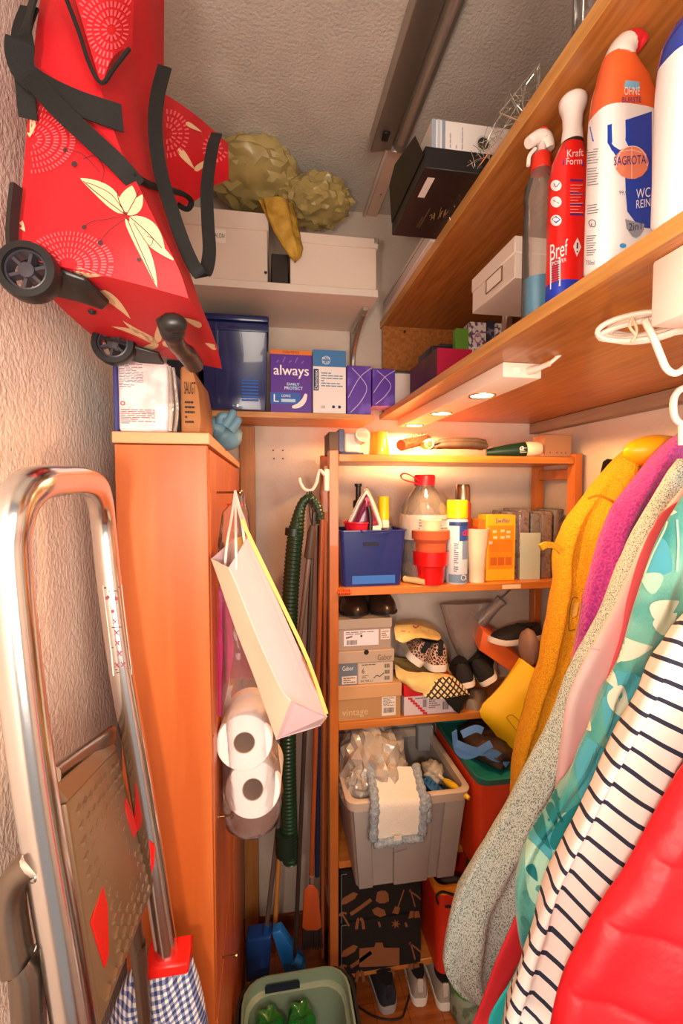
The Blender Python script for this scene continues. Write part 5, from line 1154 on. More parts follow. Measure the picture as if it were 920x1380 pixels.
obj('pan', MB().loft([q, [p+V(.004,.035,0) for p in q]]), M_BLU2, t, bevel=.004, seg=2)
obj('pan_collar', MB().tube([at(396,1292,1.455), at(404,1298,1.45)], .018, 14), M_BLU2, t)
stick('black_pole', 'long dark grey pole standing upright between hose and red brush', 'pole', at(423,690,1.46), at(397,1300,1.46), .0072, C('3c3430', .4, .3))
t = stick('hand_broom', 'reddish wooden broom hanging brush down with dark bristles', 'broom', at(434,700,1.48), at(419,1196,1.48), .0085, mat('reddish wood pole', '9c4c20', .4, col2='8a3e18', scale=10, stretch=(8,8,.5)), None)
q = [[at(x, y, yy) for x, y in ((407,1250),(409,1200),(416,1192),(422,1192),(429,1200),(433,1250),(428,1254),(412,1254))] for yy in (1.455, 1.485)]
obj('brush_block', MB().loft(q), mat('red brown lacquered wood', 'a84820', .35, coat=.3), t, bevel=.004, seg=2)
br = MB()
for i in range(220):
    a = R.random(); b = R.random(); p = at(408+25*a, 1250, 1.46+.03*b); br.tube([p, p+V(.008*(a-.5), .01*(b-.5), -.065-.012*R.random())], .0012, 3)
tag(obj('bristles', br, C('2c1e1c', .8), t), kind='stuff')
obj('ferrule', MB().tube([at(420,1180,1.475), at(419.5,1194,1.475)], .0100, 12), M_STEEL, t)
stick('thin_wood_pole', 'thin brown wooden pole closest to the rack post', 'pole', at(438,690,1.50), at(434,1290,1.50), .0065, mat('brown wood pole', '8a4a24', .5, col2='7a3c1a', scale=10, stretch=(8,8,.5)), None, False)
stick('short_wood_pole', 'pale wooden pole end visible beneath the green hose', 'pole', at(383,1000,1.60), at(370,1262,1.60), .0085, mat('pale wood pole', 'c8803c', .5), None, False)
stick('blue_pole', 'dark navy pole hanging right beside the hose behind the thin poles', 'pole', at(431,708,1.53), at(427,1180,1.53), .009, C('1c2440', .4), None, False)
# ================================================================ grey storage tub on the bottom shelf
M_TUB = mat('grey tub plastic', 'a09690', .45); M_TUBR = mat('pale tub rim', 'ccb8a4', .4)
t = thing('storage_tub', 'grey open plastic storage tub overflowing with bags on the lowest rack shelf', 'tub', (.42, 1.58, S4))
tx0, tx1, ty0, ty1, tz = .250, .652, 1.375, 1.775, .672
o_ = MB().loft([rr(tx0+.03, tx1-.03, ty0+.035, ty1-.03, S4+.001, .02), rr(tx0+.004, tx1-.004, ty0+.006, ty1-.006, tz-.03, .03), rr(tx0+.008, tx1-.008, ty0+.010, ty1-.01, tz-.03, .026), rr(tx0+.034, tx1-.034, ty0+.039, ty1-.034, S4+.006, .02)])
obj('tub_body', o_, M_TUB, t, smooth=.6)
obj('rim', MB().loft([rr(tx0-.006, tx1+.006, ty0-.006, ty1+.004, tz-.034, .035), rr(tx0-.010, tx1+.010, ty0-.010, ty1+.008, tz-.004, .036), rr(tx0-.004, tx1+.004, ty0-.004, ty1+.004, tz, .034), rr(tx0+.010, tx1-.010, ty0+.010, ty1-.008, tz-.002, .028), rr(tx0+.010, tx1-.010, ty0+.012, ty1-.010, tz-.034, .026), rr(tx0-.006, tx1+.006, ty0-.006, ty1+.004, tz-.034, .035)], cap=False), M_TUBR, t, smooth=.8)
def rib(u0, u1, out, z1=tz-.034):
    def f(u, z): s = (z-S4)/(tz-.03-S4); return V(tx0+.03-.026*s+(tx1-tx0-.06+.052*s)*u, ty0+.035-.029*s, z)
    z0 = S4+.002
    p = [f(u0, z0), f(u1, z0), f(u1, z1), f(u0, z1)]
    return MB().loft([[q+V(0,-out,0) for q in p], [q+V(0,.004,0) for q in p]])
obj('corner_rib', rib(.02, .16, .010), M_TUB, t, bevel=.004, seg=2)
obj('front_panel', rib(.36, .70, .012), M_TUB, t, bevel=.004, seg=2)
obj('corner_rib', rib(.80, .98, .010), M_TUB, t, bevel=.004, seg=2)
for k, (a, b) in enumerate((((528,1150),(548,1144)),((530,1140),(536,1137)))):
    s_ = at(*a, Y=ty0+.002); e_ = at(*b, Y=ty0+.002); obj('pen_mark', MB().tube([s_, e_], .0006, 4), C('3c3c6c', .5), t)
obj('inner_hand_grip', bx(.43, .50, ty1-.016, ty1-.008, tz-.10, tz-.02), M_TUB, t, bevel=.004)
M_BAGC = film('crinkled clear bag', 'f8ead8', .42, .15, .45, bump=1.0, bscale=24)
t = thing('plastic_bag', 'bulging crinkled clear plastic bag filling the left half of the grey tub', 'bag', (.36, 1.5, S4+.02))
M_BAGI = mat('crinkled translucent film', 'e0c4a4', .2, col2='a88460', scale=26, lo=.38, hi=.6, bump=1.0, bscale=34, bdist=.03, coat=.6)
obj('inner_bag', MB().blob((.372, 1.56, .62), (.10, .12, .145), .14, 2.8, 16, 3), mat('crumpled white film', 'f0e0d0', .3, col2='dcc4a8', scale=20, bump=1.0, bscale=30, bdist=.02), t, smooth=2)
obj('bag_body', MB().blob((.365, 1.55, .645), (.122, .145, .175), .17, 5.5, 6, 4), M_BAGC, t, smooth=.3)
obj('bag_edge', MB().blob((.318, 1.455, .665), (.064, .05, .070), .20, 5, 9, 4), M_BAGC, t, smooth=.3)
t = thing('mop_cloth', 'white mop cloth with fluffy grey blue border draped over the tub rim', 'cloth', (.36, 1.36, .6))
Yc_ = ty0-.016
rows = [[V(x, y, z) for x in (X_(512,1090,Yc_), X_(528,1090,Yc_), X_(547,1090,Yc_))] for y, z in ((1.46, tz+.022), (1.42, tz+.018), (1.385, tz+.012), (Yc_-.004, tz-.002), (Yc_-.008, tz-.03), (Yc_-.008, Z_(530,1112,Yc_)), (Yc_-.006, Z_(530,1126,Yc_)))]
xl0, xr0 = X_(506,1090,Yc_), X_(563,1090,Yc_)
prof_ = [(1.455, tz+.060), (1.42, tz+.040), (1.39, tz+.022), (Yc_-.002, tz+.004), (Yc_-.010, tz-.02), (Yc_-.010, Z_(530,1105,Yc_)), (Yc_-.008, Z_(530,1125,Yc_))]
pc = catmull([V(0, y, z) for y, z in prof_], 3)
obj('white_field', MB().grid([[V(xl0+(xr0-xl0)*k/6+.012*(1-i/len(pc)), p.y, p.z-.018*(k/6)*(1-i/len(pc))) for k in range(7)] for i, p in enumerate(pc)], .006), mat('white pile', 'f0e4d4', .95, bump=.6, bscale=260), t)
M_FRI = mat('blue grey chenille', '8c98a4', .95, col2='b4bcc0', scale=120, bump=1.0, bscale=200, bdist=.006)
def fluffy(pts, r, nm='fluffy_border'):
    pp = catmull(pts, 5); return obj(nm, MB().tube(pp, [r*(1+.15*math.sin(i*1.9)+.1*math.sin(i*.7)) for i in range(len(pp))], 10, sx=1.0), M_FRI, t, smooth=2)
L1 = [V(xl0-.010+.012*(1-i/6), p[0], p[1]+.002) for i, p in enumerate(prof_)]
fluffy(L1, .015)
L2 = [V(xr0+.012+.012*(1-i/6), p[0], p[1]-.014*(1-i/6)) for i, p in enumerate(prof_)]
fluffy(L2, .014)
zb_ = Z_(530,1131,Yc_)
fluffy([V(xl0-.008, Yc_-.008, zb_), V((xl0+xr0)/2, Yc_-.010, zb_+.002), V(xr0+.012, Yc_-.008, zb_)], .014)
fluffy([V(xr0+.026, Yc_-.002, tz+.01), V(xr0+.032, Yc_-.008, tz-.03), V(xr0+.030, Yc_-.008, zb_+.055)], .012, 'fluffy_fold')
obj('care_tag', bx(X_(529,1126,1.35), X_(539,1126,1.35), Yc_-.026, Yc_-.024, Z_(530,1128,1.35), Z_(530,1122,1.35)), C('e8dccc', .6), t)
t = thing('grey_pouch', 'light grey padded insert standing at the back of the grey tub', 'insert', (.5, 1.72, tz-.1))
obj('pad', bx(X_(563,990,1.72), X_(584,990,1.72), 1.715, 1.755, .60, Z_(572,978,1.72)), mat('soft grey', '9c9ca0', .7), t, bevel=.008, seg=3)
tag(crumple('crumpled_tissue', at(583,1040,1.55), (.038,.05,.035), 3, mat('crumpled foil', 'd4c4b0', .5, col2='b0a48c', scale=40, bump=.8, bscale=60), amp=.45, fr=4), 'crumpled pale tissue in the grey tub', 'tissue')
t = thing('blue_brush', 'blue plastic brush tool with slotted back in the grey tub', 'brush', at(585, 1075, 1.46))
q = [at(x, y, yy) for x, y, yy in ((567,1050,1.50),(578,1045,1.52),(600,1066,1.44),(592,1078,1.42))]
obj('brush_back', MB().loft([q, [p+V(0,.012,-.03) for p in q]]), mat('tool blue', '2c6cac', .4), t, bevel=.004, seg=2)
for k in range(4):
    a = q[0].lerp(q[2], .2+.16*k); b = q[1].lerp(q[2], .05+.2*k) ; obj('slot', MB().tube([a+V(0,-.002,.002), a.lerp(b,.6)+V(0,-.002,.002)], .0014, 4), C('10345c', .6), t)
tag(obj('blue_clamp', bx(X_(593,1045,1.58), X_(612,1045,1.58), 1.56, 1.60, Z_(600,1056,1.58), Z_(600,1036,1.58)), C('3878b8', .45), bevel=.004), 'blue plastic clamp behind the yellow handle in the grey tub', 'clamp')
t = thing('yellow_scrubber', 'yellow handled scrub brush with white neck lying on the tub edge', 'brush', at(615,1080,1.46))
pp = catmull([at(x, y, yy) for x, y, yy in ((586,1040,1.54),(597,1050,1.48),(609,1058,1.43),(622,1068,1.385),(632,1076,1.36))], 4)
obj('handle', MB().tube(pp, [.0045]*5+[.008,.011,.0125,.0125,.012,.011,.010,.0095,.009,.0085,.008,.007][:len(pp)-5], 12), mat('yellow handle', 'f0c020', .4), t)
obj('neck', MB().tube(pp[:6], .0058, 10), C('f0e4c8', .4), t)
t = thing('grey_buckle', 'small brown metal buckle resting by the right rim of the grey tub', 'buckle', at(612, 1040, 1.60))
obj('frame', MB().tube([at(x, y, 1.60) for x, y in ((604,1036),(620,1042),(620,1052),(606,1046),(604,1036))], .003, 6, cap=False), C('8a7468', .4, .6), t)
# ================================================================ bins right of the tub
M_ORB = mat('orange red bin plastic', 'e0421c', .4, coat=.2); M_TEAL = mat('teal plastic', '1c7c74', .4)
t = thing('orange_bin', 'tall orange red plastic bin with teal inner tray right of the grey tub', 'bin', (.78, 1.55, S4))
obj('bin_body', MB().loft([rr(.695,.90,1.40,1.74,S4+.001,.03), rr(.674,.92,1.375,1.76,.690,.03), rr(.679,.915,1.38,1.755,.690,.03), rr(.70,.895,1.405,1.735,S4+.01,.03)]), M_ORB, t, smooth=.6)
obj('teal_tray', MB().loft([rr(.676,.92,1.35,1.76,.690,.035), rr(.668,.93,1.33,1.77,.722,.04), rr(.674,.924,1.337,1.763,.722,.038), rr(.69,.905,1.36,1.745,.697,.03)], cap=True), M_TEAL, t, smooth=.7)
t = thing('tote_bag', 'dark brown folded bag with light blue straps stuffed in the teal tray', 'bag', at(650, 1040, 1.48))
obj('cloth', MB().blob(V(.785,1.52,.735), (.085,.13,.045), .18, 3.5, 2, 3), mat('dark brown nylon', '2c201c', .35, col2='4c3830', scale=20, bump=.8, bscale=25, bdist=.01), t, smooth=2)
M_LB = mat('light blue webbing', '5c8cc8', .6)
for pts in (((612,985),(616,1010),(632,1018),(662,1002)), ((614,1002),(640,1012),(668,1016),(684,1030)), ((622,990),(640,982),(650,985)), ((650,1010),(664,1020),(680,1024))):
    obj('strap', MB().ribbon(catmull([at(x, y, 1.405) for x, y in pts], 4), .024, V(.25,.2,1), .0025), M_LB, t)
t = thing('yellow_frisbee', 'orange plastic handle pieces behind the blue strapped bag', 'handle', at(668, 990, 1.62))
obj('loop', MB().tube(catmull([at(x, y, 1.60) for x, y in ((648,985),(660,978),(676,986),(684,1000),(678,1012))], 4), .009, 8), C('e8642c', .4), t)
tag(obj('yellow_card', bx(X_(664,985,1.66), X_(680,985,1.66), 1.655, 1.66, .79, Z_(670,972,1.66)), C('f0c43c', .5)), 'yellow card standing behind the blue strapped bag', 'card')
tag(crumple('brown_pouch', at(640,1140,1.50), (.045,.06,.05), 8, mat('brown leather', '8a4420', .5), amp=.12), 'brown leather pouch below the orange bin at the right rim of the tub', 'pouch')
tag(crumple('green_packet', at(640,1172,1.50)+V(.0,.0,.01), (.030,.04,.024), 11, C('3c6c3c', .5), amp=.1), 'small green packet between the brown pouch and the lower red bin', 'packet')
t = thing('red_bin', 'lower red bin with orange rim standing on the floor under the rack', 'bin', (.66, 1.5, FZ))
obj('bin_body', MB().loft([rr(.585,.80,1.46,1.74,S5+.001,.03), rr(.565,.84,1.43,1.76,.275,.03), rr(.571,.834,1.436,1.754,.275,.03), rr(.59,.79,1.47,1.73,S5+.01,.03)]), mat('red bin plastic', 'dc3018', .4, coat=.2), t, smooth=.6)
obj('orange_rim', MB().loft([rr(.561,.845,1.425,1.765,.265,.03), rr(.559,.848,1.422,1.767,.295,.03), rr(.569,.838,1.432,1.757,.295,.03), rr(.571,.835,1.436,1.754,.265,.03), rr(.561,.845,1.425,1.765,.265,.03)], cap=False), C('f08c1c', .4), t)
t = thing('crumpled_hat', 'grey and dark crumpled cap on top of the lower red bin', 'hat', at(612, 1205, 1.48))
obj('crown', MB().blob(at(612,1204,1.50), (.062,.07,.03), .12, 2.4, 3, 3), mat('grey nylon', '8c8078', .6, bump=.4, bscale=30), t, smooth=2)
obj('dark_band', MB().tube(catmull([at(x, y, 1.42) for x, y in ((590,1218),(588,1208),(596,1202),(612,1206),(626,1208),(620,1220),(600,1222))], 4), .004, 8), C('1c1818', .6), t)
# ================================================================ black organiser with tool silhouettes
t = thing('tool_organiser', 'black fabric box printed with brown tool silhouettes under the grey tub', 'box', (.39, 1.62, S5))
bx0, bx1, bz0, bz1, by = .245, .540, S5+.001, .320, 1.512
obj('upper_box', bx(bx0, bx1, by, 1.77, .135, bz1), mat('black canvas', '16100e', .85, bump=.2, bscale=300), t, bevel=.004)
obj('lower_box', bx(bx0, bx1, by, 1.77, bz0, .128), mat('black canvas', '16100e', .85), t, bevel=.004)
M_SIL = C('8c5430', .7)
def sil(polys, nm='tool_print'):
    for p in polys:
        q = [V(at(x, y, by).x, by-.0008, at(x, y, by).z) for x, y in p]
        flat(MB().add(q, [tuple(range(len(q)))]), t, nm, M_SIL)
def stroke(pts, wd): 
    g = pline(pts, wd); return [a[0] for a in g]+[a[1] for a in reversed(g)]
S_ = lambda dx, dy: [[(459+dx,1219+dy),(462+dx,1210+dy),(476+dx,1202+dy),(482+dx,1204+dy),(478+dx,1211+dy),(466+dx,1218+dy)],
 stroke([(472+dx,1232+dy),(484+dx,1224+dy),(492+dx,1218+dy),(500+dx,1212+dy)], 5), stroke([(457+dx,1234+dy),(461+dx,1230+dy),(467+dx,1231+dy)], 3), stroke([(461+dx,1232+dy),(466+dx,1240+dy),(470+dx,1248+dy)], 2.5),
 stroke([(480+dx,1252+dy),(482+dx,1240+dy),(484+dx,1238+dy)], 4), stroke([(490+dx,1252+dy),(488+dx,1240+dy),(485+dx,1238+dy)], 4),
 [(506+dx,1214+dy),(508+dx,1202+dy),(513+dx,1200+dy),(519+dx,1200+dy),(523+dx,1204+dy),(524+dx,1214+dy),(518+dx,1217+dy),(511+dx,1217+dy)],
 [(501+dx,1226+dy),(508+dx,1222+dy),(518+dx,1226+dy),(520+dx,1233+dy),(512+dx,1236+dy),(504+dx,1232+dy)],
 stroke([(544+dx,1199+dy),(541+dx,1208+dy),(536+dx,1222+dy)], 1.8), [(528+dx,1230+dy),(532+dx,1221+dy),(539+dx,1223+dy),(536+dx,1232+dy)],
 stroke([(552+dx,1198+dy),(556+dx,1210+dy),(559+dx,1222+dy)], 1.8), stroke([(551+dx,1200+dy),(560+dx,1206+dy),(567+dx,1212+dy)], 2.2),
 [(550+dx,1238+dy),(552+dx,1228+dy),(557+dx,1227+dy),(557+dx,1236+dy)], [(558+dx,1237+dy),(558+dx,1228+dy),(564+dx,1227+dy),(566+dx,1236+dy)],
 stroke([(510+dx,1242+dy),(512+dx,1249+dy)], 3), stroke([(546+dx,1243+dy),(548+dx,1249+dy)], 3)]
star = lambda cx, cy: [(cx+(7 if k % 2 == 0 else 2.6)*math.cos(PI*k/7), cy+(7 if k % 2 == 0 else 2.6)*math.sin(PI*k/7)) for k in range(14)]
sil(S_(0,0)+[star(533,1245)])
low = S_(0,71); sil([p for i, p in enumerate(low) if i not in (6, 7, 8, 9)]+[star(528,1311)])
sil([[(484,1278),(504,1276),(506,1270),(515,1270),(517,1277),(538,1277),(538,1301),(484,1303)]])
for z in (.128, bz1-.004):
    obj('white_piping', MB().tube([V(bx0+.001, by-.001, z-.18), V(bx0+.001, by-.001, z-.003), V(bx0+.02, by-.001, z-.003)], .0012, 5), C('8c8078', .7), t)
# ================================================================ floor shoes, tin, cord
def fshoe(nm, label, px, Y, rot, up, sole, L=.27, W=.095, H=.10, group=None, hx=None, tab=None):
    p = at(px, Y, Z=FZ); return shoe(nm, label, (p.x, p.y, FZ+.001), (0,0,rot), L, W, H, up, sole, .028, M_DARK, group=group, heel_tab=tab)
fshoe('navy_sneaker', 'dark navy sneaker with grey sole on the floor below the organiser', 524, 1366, .05, mat('navy mesh', '24242c', .8, bump=.4, bscale=200), C('a89c98', .5), tab=C('1c1c24', .7))
fshoe('black_shoe', 'dark shoe almost hidden beside the basin at the rack post', 470, 1352, .10, mat('dark mesh', '201a1a', .8), C('3c3432', .6))
M_GRS = mat('grey suede', 'a09284', .7); 
fshoe('grey_sneaker', 'left grey sneaker with pale sole seen from the heel, on the floor', 566, 1356, -.12, M_GRS, C('e4d8cc', .5), .25, .085, .095, 'grey sneakers on the floor', tab=C('c4b8ac', .6))
fshoe('grey_sneaker', 'right grey sneaker next to the knit robe hem, on the floor', 600, 1362, -.1, M_GRS, C('e4d8cc', .5), .25, .085, .095, 'grey sneakers on the floor', tab=C('c4b8ac', .6))
t = thing('paint_tin', 'green and grey patterned tin on the floor under the knit robe', 'tin', at(636,1385,Z=FZ))
cx, tyy = at(636,1385,Z=FZ).x, at(636,1385,Z=FZ).y+.05
obj('tin', MB().lathe([(.055,.001),(.057,.004),(.057,.10),(.055,.104)], 28, Matrix.Translation((cx,tyy,FZ))), mat('printed tin', '8c9480', .4, col2='5c6c54', scale=30, lo=.48, hi=.55), t)
obj('green_lid', MB().lathe([(.058,.104),(.058,.118),(.052,.12),(.001,.12)], 28, Matrix.Translation((cx,tyy,FZ))), C('3c8c34', .4), t)
tag(obj('loose_cable', MB().tube(catmull([at(480,1355,Z=FZ+.004), at(500,1368,Z=FZ+.004), at(520,1374,Z=FZ+.004), at(540,1372,Z=FZ+.004), at(546,1360,Z=FZ+.004), at(552,1340,Z=FZ+.004)], 6), .0032, 6), C('201410', .6)), 'thin dark cable curling over the floor in front of the navy sneaker', 'cable')
# ================================================================ green grey basin in the foreground
M_BAS = mat('grey green plastic', '7c8c74', .4, coat=.15)
t = thing('waste_basin', 'grey green plastic tub with handle slot inside a black outer bin, in the foreground', 'bin', (.07, 1.06, FZ))
gx0, gx1, gy0, gy1, gz = -.088, .222, .86, 1.255, .278
obj('outer_bin', MB().loft([rr(gx0+.03,gx1-.02,gy0+.02,gy1-.02,FZ+.002,.05), rr(gx0-.006,gx1+.010,gy0-.004,gy1+.004,gz-.012,.07), rr(gx0+.003,gx1+.001,gy0+.003,gy1-.004,gz-.012,.066), rr(gx0+.036,gx1-.026,gy0+.026,gy1-.026,FZ+.008,.05)]), C('14110f', .5), t, smooth=.7)
obj('inner_tub', MB().loft([rr(gx0+.045,gx1-.045,gy0+.04,gy1-.05,FZ+.016,.05), rr(gx0+.012,gx1-.009,gy0+.012,gy1-.013,gz-.03,.062), rr(gx0+.010,gx1-.006,gy0+.008,gy1-.010,gz+.004,.064), rr(gx0+.016,gx1-.012,gy0+.014,gy1-.016,gz+.006,.06), rr(gx0+.017,gx1-.014,gy0+.017,gy1-.018,gz-.028,.058), rr(gx0+.026,gx1-.024,gy0+.026,gy1-.030,gz-.034,.055), rr(gx0+.050,gx1-.050,gy0+.045,gy1-.056,FZ+.020,.046)]), M_BAS, t, smooth=.6)
sx0, sx1 = X_(357,1335,gy1-.03), X_(404,1335,gy1-.03); sz0, sz1 = Z_(380,1346,gy1-.03), Z_(380,1327,gy1-.03)
obj('handle_slot', MB().loft([rr(sx0,sx1,0,sz1-sz0,0,.008), rr(sx0,sx1,0,sz1-sz0,.002,.008)], T=Matrix.Translation((0,gy1-.024,sz0)) @ Matrix.Rotation(PI/2, 4, 'X') ), C('16202c', .6), t)
M_GG = mat('green bottle plastic', '2c8c34', .1, trans=.6, ior=1.4, coat=.5)
for k, (px, lab) in enumerate(((362,'left green plastic bottle standing in the basin'),(405,'right green plastic bottle standing in the basin'))):
    p = at(px, 1372, 1.16)
    t = thing('green_bottle_upright', lab, 'bottle', (p.x, 1.12, FZ+.022), group='green bottles in the basin')
    zt = .335
    rg = [[V(p.x+r_*math.cos(a)*(1+l_*math.cos(5*a+k)), 1.16+r_*math.sin(a)*(1+l_*math.cos(5*a+k)), z) for a in [2*PI*j/40 for j in range(40)]] for r_, z, l_ in ((.034,FZ+.023,0),(.038,FZ+.05,0),(.038,.14,0),(.039,.22,.05),(.036,.242,.14),(.027,.258,.22),(.014,.254,.1),(.004,.246,0))]
    obj('bottle', MB().loft(rg), M_GG, t, smooth=1.3)
tag(obj('white_clip', MB().box(0,.006,0,.004,0,.03).box(.010,.016,0,.004,0,.03).box(0,.016,0,.004,-.012,.004), C('e8dcd0', .5), local=True), 'small white forked clip beside the right edge of the basin', 'clip').location = at(470, 1378, Z=FZ+.012)
# ================================================================ things on the lower beech board (z = ZB1)
def stadium(cx, cy, a, b, z, n=28, p=.7, ang=0):
    o = []
    for k in range(n):
        q = 2*PI*k/n; x = a*math.copysign(abs(math.cos(q))**p, math.cos(q)); y = b*math.copysign(abs(math.sin(q))**p, math.sin(q))
        o.append(V(cx+x*math.cos(ang)-y*math.sin(ang), cy+x*math.sin(ang)+y*math.cos(ang), z))
    return o
t = thing('white_bin', 'small white round container with dark lid at the far end of the lower board', 'container', (.51, 1.70, ZB1))
a, b, q0, q1 = rect(523, 562, 500, 556, 1.68)
obj('container', MB().loft([stadium((a+b)/2+.01, 1.72, (b-a)/2+.01, .05, z, p=.6) for z in (ZB1+.001, ZB1+.01, q1-.012)]), C('e8dcd4', .4), t, smooth=.6)
obj('dark_lid', MB().loft([stadium((a+b)/2+.01, 1.72, (b-a)/2+.01-e, .05-e, z, p=.6) for z, e in ((q1-.0118,-.001), (q1-.006,-.001), (q1,.006))]), C('5c5450', .4), t, smooth=.6)
# crimson box
t = thing('crimson_box', 'crimson cardboard box with dark photo side and white bar code on the lower board', 'box', (.66, 1.43, ZB1))
kx, ky0, ky1, kz = .502, 1.31, 1.57, 2.083
obj('carton', bx(kx, .80, ky0, ky1, ZB1+.0006, kz), C('b81440', .5), t, bevel=.001)
patch(t, 'dark_photo_side', mat('dark photo print', '5c1c20', .4, col2='3c1014', scale=14), (kx, ky1, ZB1+.001), (0, -(ky1-ky0), 0), (0, 0, kz-ZB1-.002))
a = rect(636, 660, 468, 490, ky0); fc = front(a[0], a[1]+.01, a[2], a[3], ky0); patch(t, 'bar_label', C('ece0dc', .5), *fc); barcode(t, C('3a3034', .6), *sub_(fc, .05, .95, .1, .9), off=.001)
# floral boxes and flat black item on it
for k, (xa_, xb_, lab) in enumerate(((633, 655, 'left floral patterned small carton on the crimson box'), (668, 692, 'right floral patterned small carton on the crimson box'))):
    t = thing('floral_carton', lab, 'box', (X_((xa_+xb_)/2, 450, 1.33), 1.36, kz), group='floral cartons on the crimson box')
    x0, x1, z0, z1 = rect(xa_, xb_, 434 if k == 0 else 436, 461, 1.33)
    obj('carton', bx(x0, x1, 1.33, 1.40, kz+.0006, z1), mat('floral print', 'e0d4d0', .5, col2='5c4868', scale=70, lo=.5, hi=.58), t, bevel=.001)
    disc(t, 'oval_frame', C('b06c90', .5), *front(x0, x1, kz, z1, 1.33), .5, .45, .012, 1.3, hole=.75)
t = thing('dark_floral_carton', 'dark floral carton between the two pale ones on the crimson box', 'box', (X_(660,450,1.35), 1.38, kz))
obj('carton', bx(X_(655.5,450,1.34), X_(667.5,450,1.34), 1.34, 1.40, kz+.0006, Z_(661,433,1.34)), mat('dark floral', '2c2c3c', .5, col2='7c6c80', scale=60, lo=.55, hi=.62), t)
t = thing('black_case', 'flat black case lying crosswise on the crimson box', 'case', (X_(603,458,1.40), 1.42, kz))
q = [at(574,462,1.42), at(577,471,1.42), at(632,448,1.36), at(628,437,1.36)]
for p in q: p.z = max(p.z+.0, kz+.001)
obj('case', bx(X_(577,460,1.40), X_(630,450,1.36), 1.37, 1.50, kz+.0006, kz+.026), C('242028', .4), t, bevel=.004, seg=2)
obj('flap', bx(X_(590,450,1.40), X_(626,450,1.36), 1.385, 1.49, kz+.0266, kz+.038), C('38343c', .4), t, bevel=.003)
tag(obj('green_pack', bx(X_(613,450,1.345), X_(631,450,1.345), 1.34, 1.365, kz+.0006, Z_(622,443,1.345)), C('5c8c2c', .5), bevel=.002), 'small green pack in front of the flat black case', 'pack')
t = thing('chrome_can', 'small chrome capped spray can behind the clear spray bottle', 'can', (X_(683,440,1.20), 1.20, ZB1))
cx = X_(683, 430, 1.20); obj('can', MB().lathe([(.016,.0006),(.016,.10),(.013,.108)], 20, Matrix.Translation((cx,1.20,ZB1))), C('b8a89c', .3, .6), t); obj('cap', MB().lathe([(.0145,.109),(.0145,Z_(683,418,1.20)-ZB1)], 20, Matrix.Translation((cx,1.20,ZB1))), C('c8bcb4', .15, 1), t)
# white lidded box with label frame
t = thing('label_box', 'white lidded cardboard box with metal label frame, between the two beech boards', 'box', (.62, .98, 2.095))
wx, wy0, wy1, wz0, wz1 = .503, .885, 1.085, 2.096, 2.180
obj('box_body', bx(wx+.002, .70, wy0+.002, wy1-.002, wz0, wz1-.03), C('e0d4c8', .5), t, bevel=.0015)
obj('lid', bx(wx, .702, wy0, wy1, wz1-.034, wz1), C('e4d8cc', .5), t, bevel=.002)
o_ = (wx-.0005, wy1-.085, wz0+.012); 
obj('label_frame', MB().tube([V(wx-.001, y, z) for y, z in ((.935,2.112),(.935,2.142),(1.005,2.142),(1.005,2.112),(.935,2.112))], .0018, 4, cap=False), C('8c6c4c', .4, .7), t)
obj('label_card', bx(wx-.0012, wx+.001, .937, 1.003, 2.113, 2.141), C('ece4d8', .6), t)
tag(obj('support_carton', bx(.66, .95, .89, 1.20, ZB1+.001, 2.0955), mat('plain carton', 'a87c54', .7), bevel=.002), 'plain cardboard box under the white label box, back on the lower board', 'box')
# bottles at the front edge
t = thing('spray_bottle', 'clear spray bottle with a little blue liquid and white red spray head', 'bottle', (.490, .768, ZB1))
cx, cy = .490, .778
M_GLS = film('clear spray plastic', 'e0d8cc', .12, .08, .3, bump=.1)
zt = 2.318
obj('body', MB().lathe([(.027,.001),(.029,.006),(.029,.175),(.027,.20),(.029,.215),(.027,.235),(.016,.262),(.013,.27)], 26, Matrix.Translation((cx,cy,ZB1))), M_GLS, t, smooth=1)
obj('liquid', MB().lathe([(.001,.003),(.0275,.004),(.0282,.07),(.001,.0705)], 26, Matrix.Translation((cx,cy,ZB1))), mat('turquoise liquid', '1884a8', .1, coat=.6), t)
obj('collar', MB().lathe([(.0165,.262),(.0175,.264),(.0165,.288),(.013,.292)], 20, Matrix.Translation((cx,cy,ZB1))), C('d83020', .35), t)
hd = [V(cx+.012,cy,ZB1+.30), V(cx+.004,cy,ZB1+.318), V(cx-.010,cy-.002,ZB1+.318), V(cx-.028,cy-.004,ZB1+.305)]
obj('spray_head', MB().tube(catmull(hd, 4), [.013,.014,.015,.015,.015,.0145,.014,.013,.012,.011,.0105,.010,.009], 14), C('f0e4dc', .35), t)
obj('neck', MB().tube([V(cx,cy,ZB1+.288), V(cx,cy,ZB1+.308)], .011, 14), M_GLS, t)
obj('trigger', MB().tube(catmull([V(cx-.012,cy,ZB1+.30), V(cx-.024,cy-.002,ZB1+.285), V(cx-.026,cy-.002,ZB1+.268)], 4), .0035, 8), C('f0e4dc', .35), t)
obj('red_knob', bx(cx-.004, cx+.010, cy-.006, cy+.006, ZB1+.331, ZB1+.338), C('d83020', .35), t, bevel=.002)
def bottlebody(cx, cy, secs, n=32, ang=0):
    return MB().loft([stadium(cx+dx, cy, a, b, ZB1+z, n, p, ang) for z, a, b, p, dx in secs])
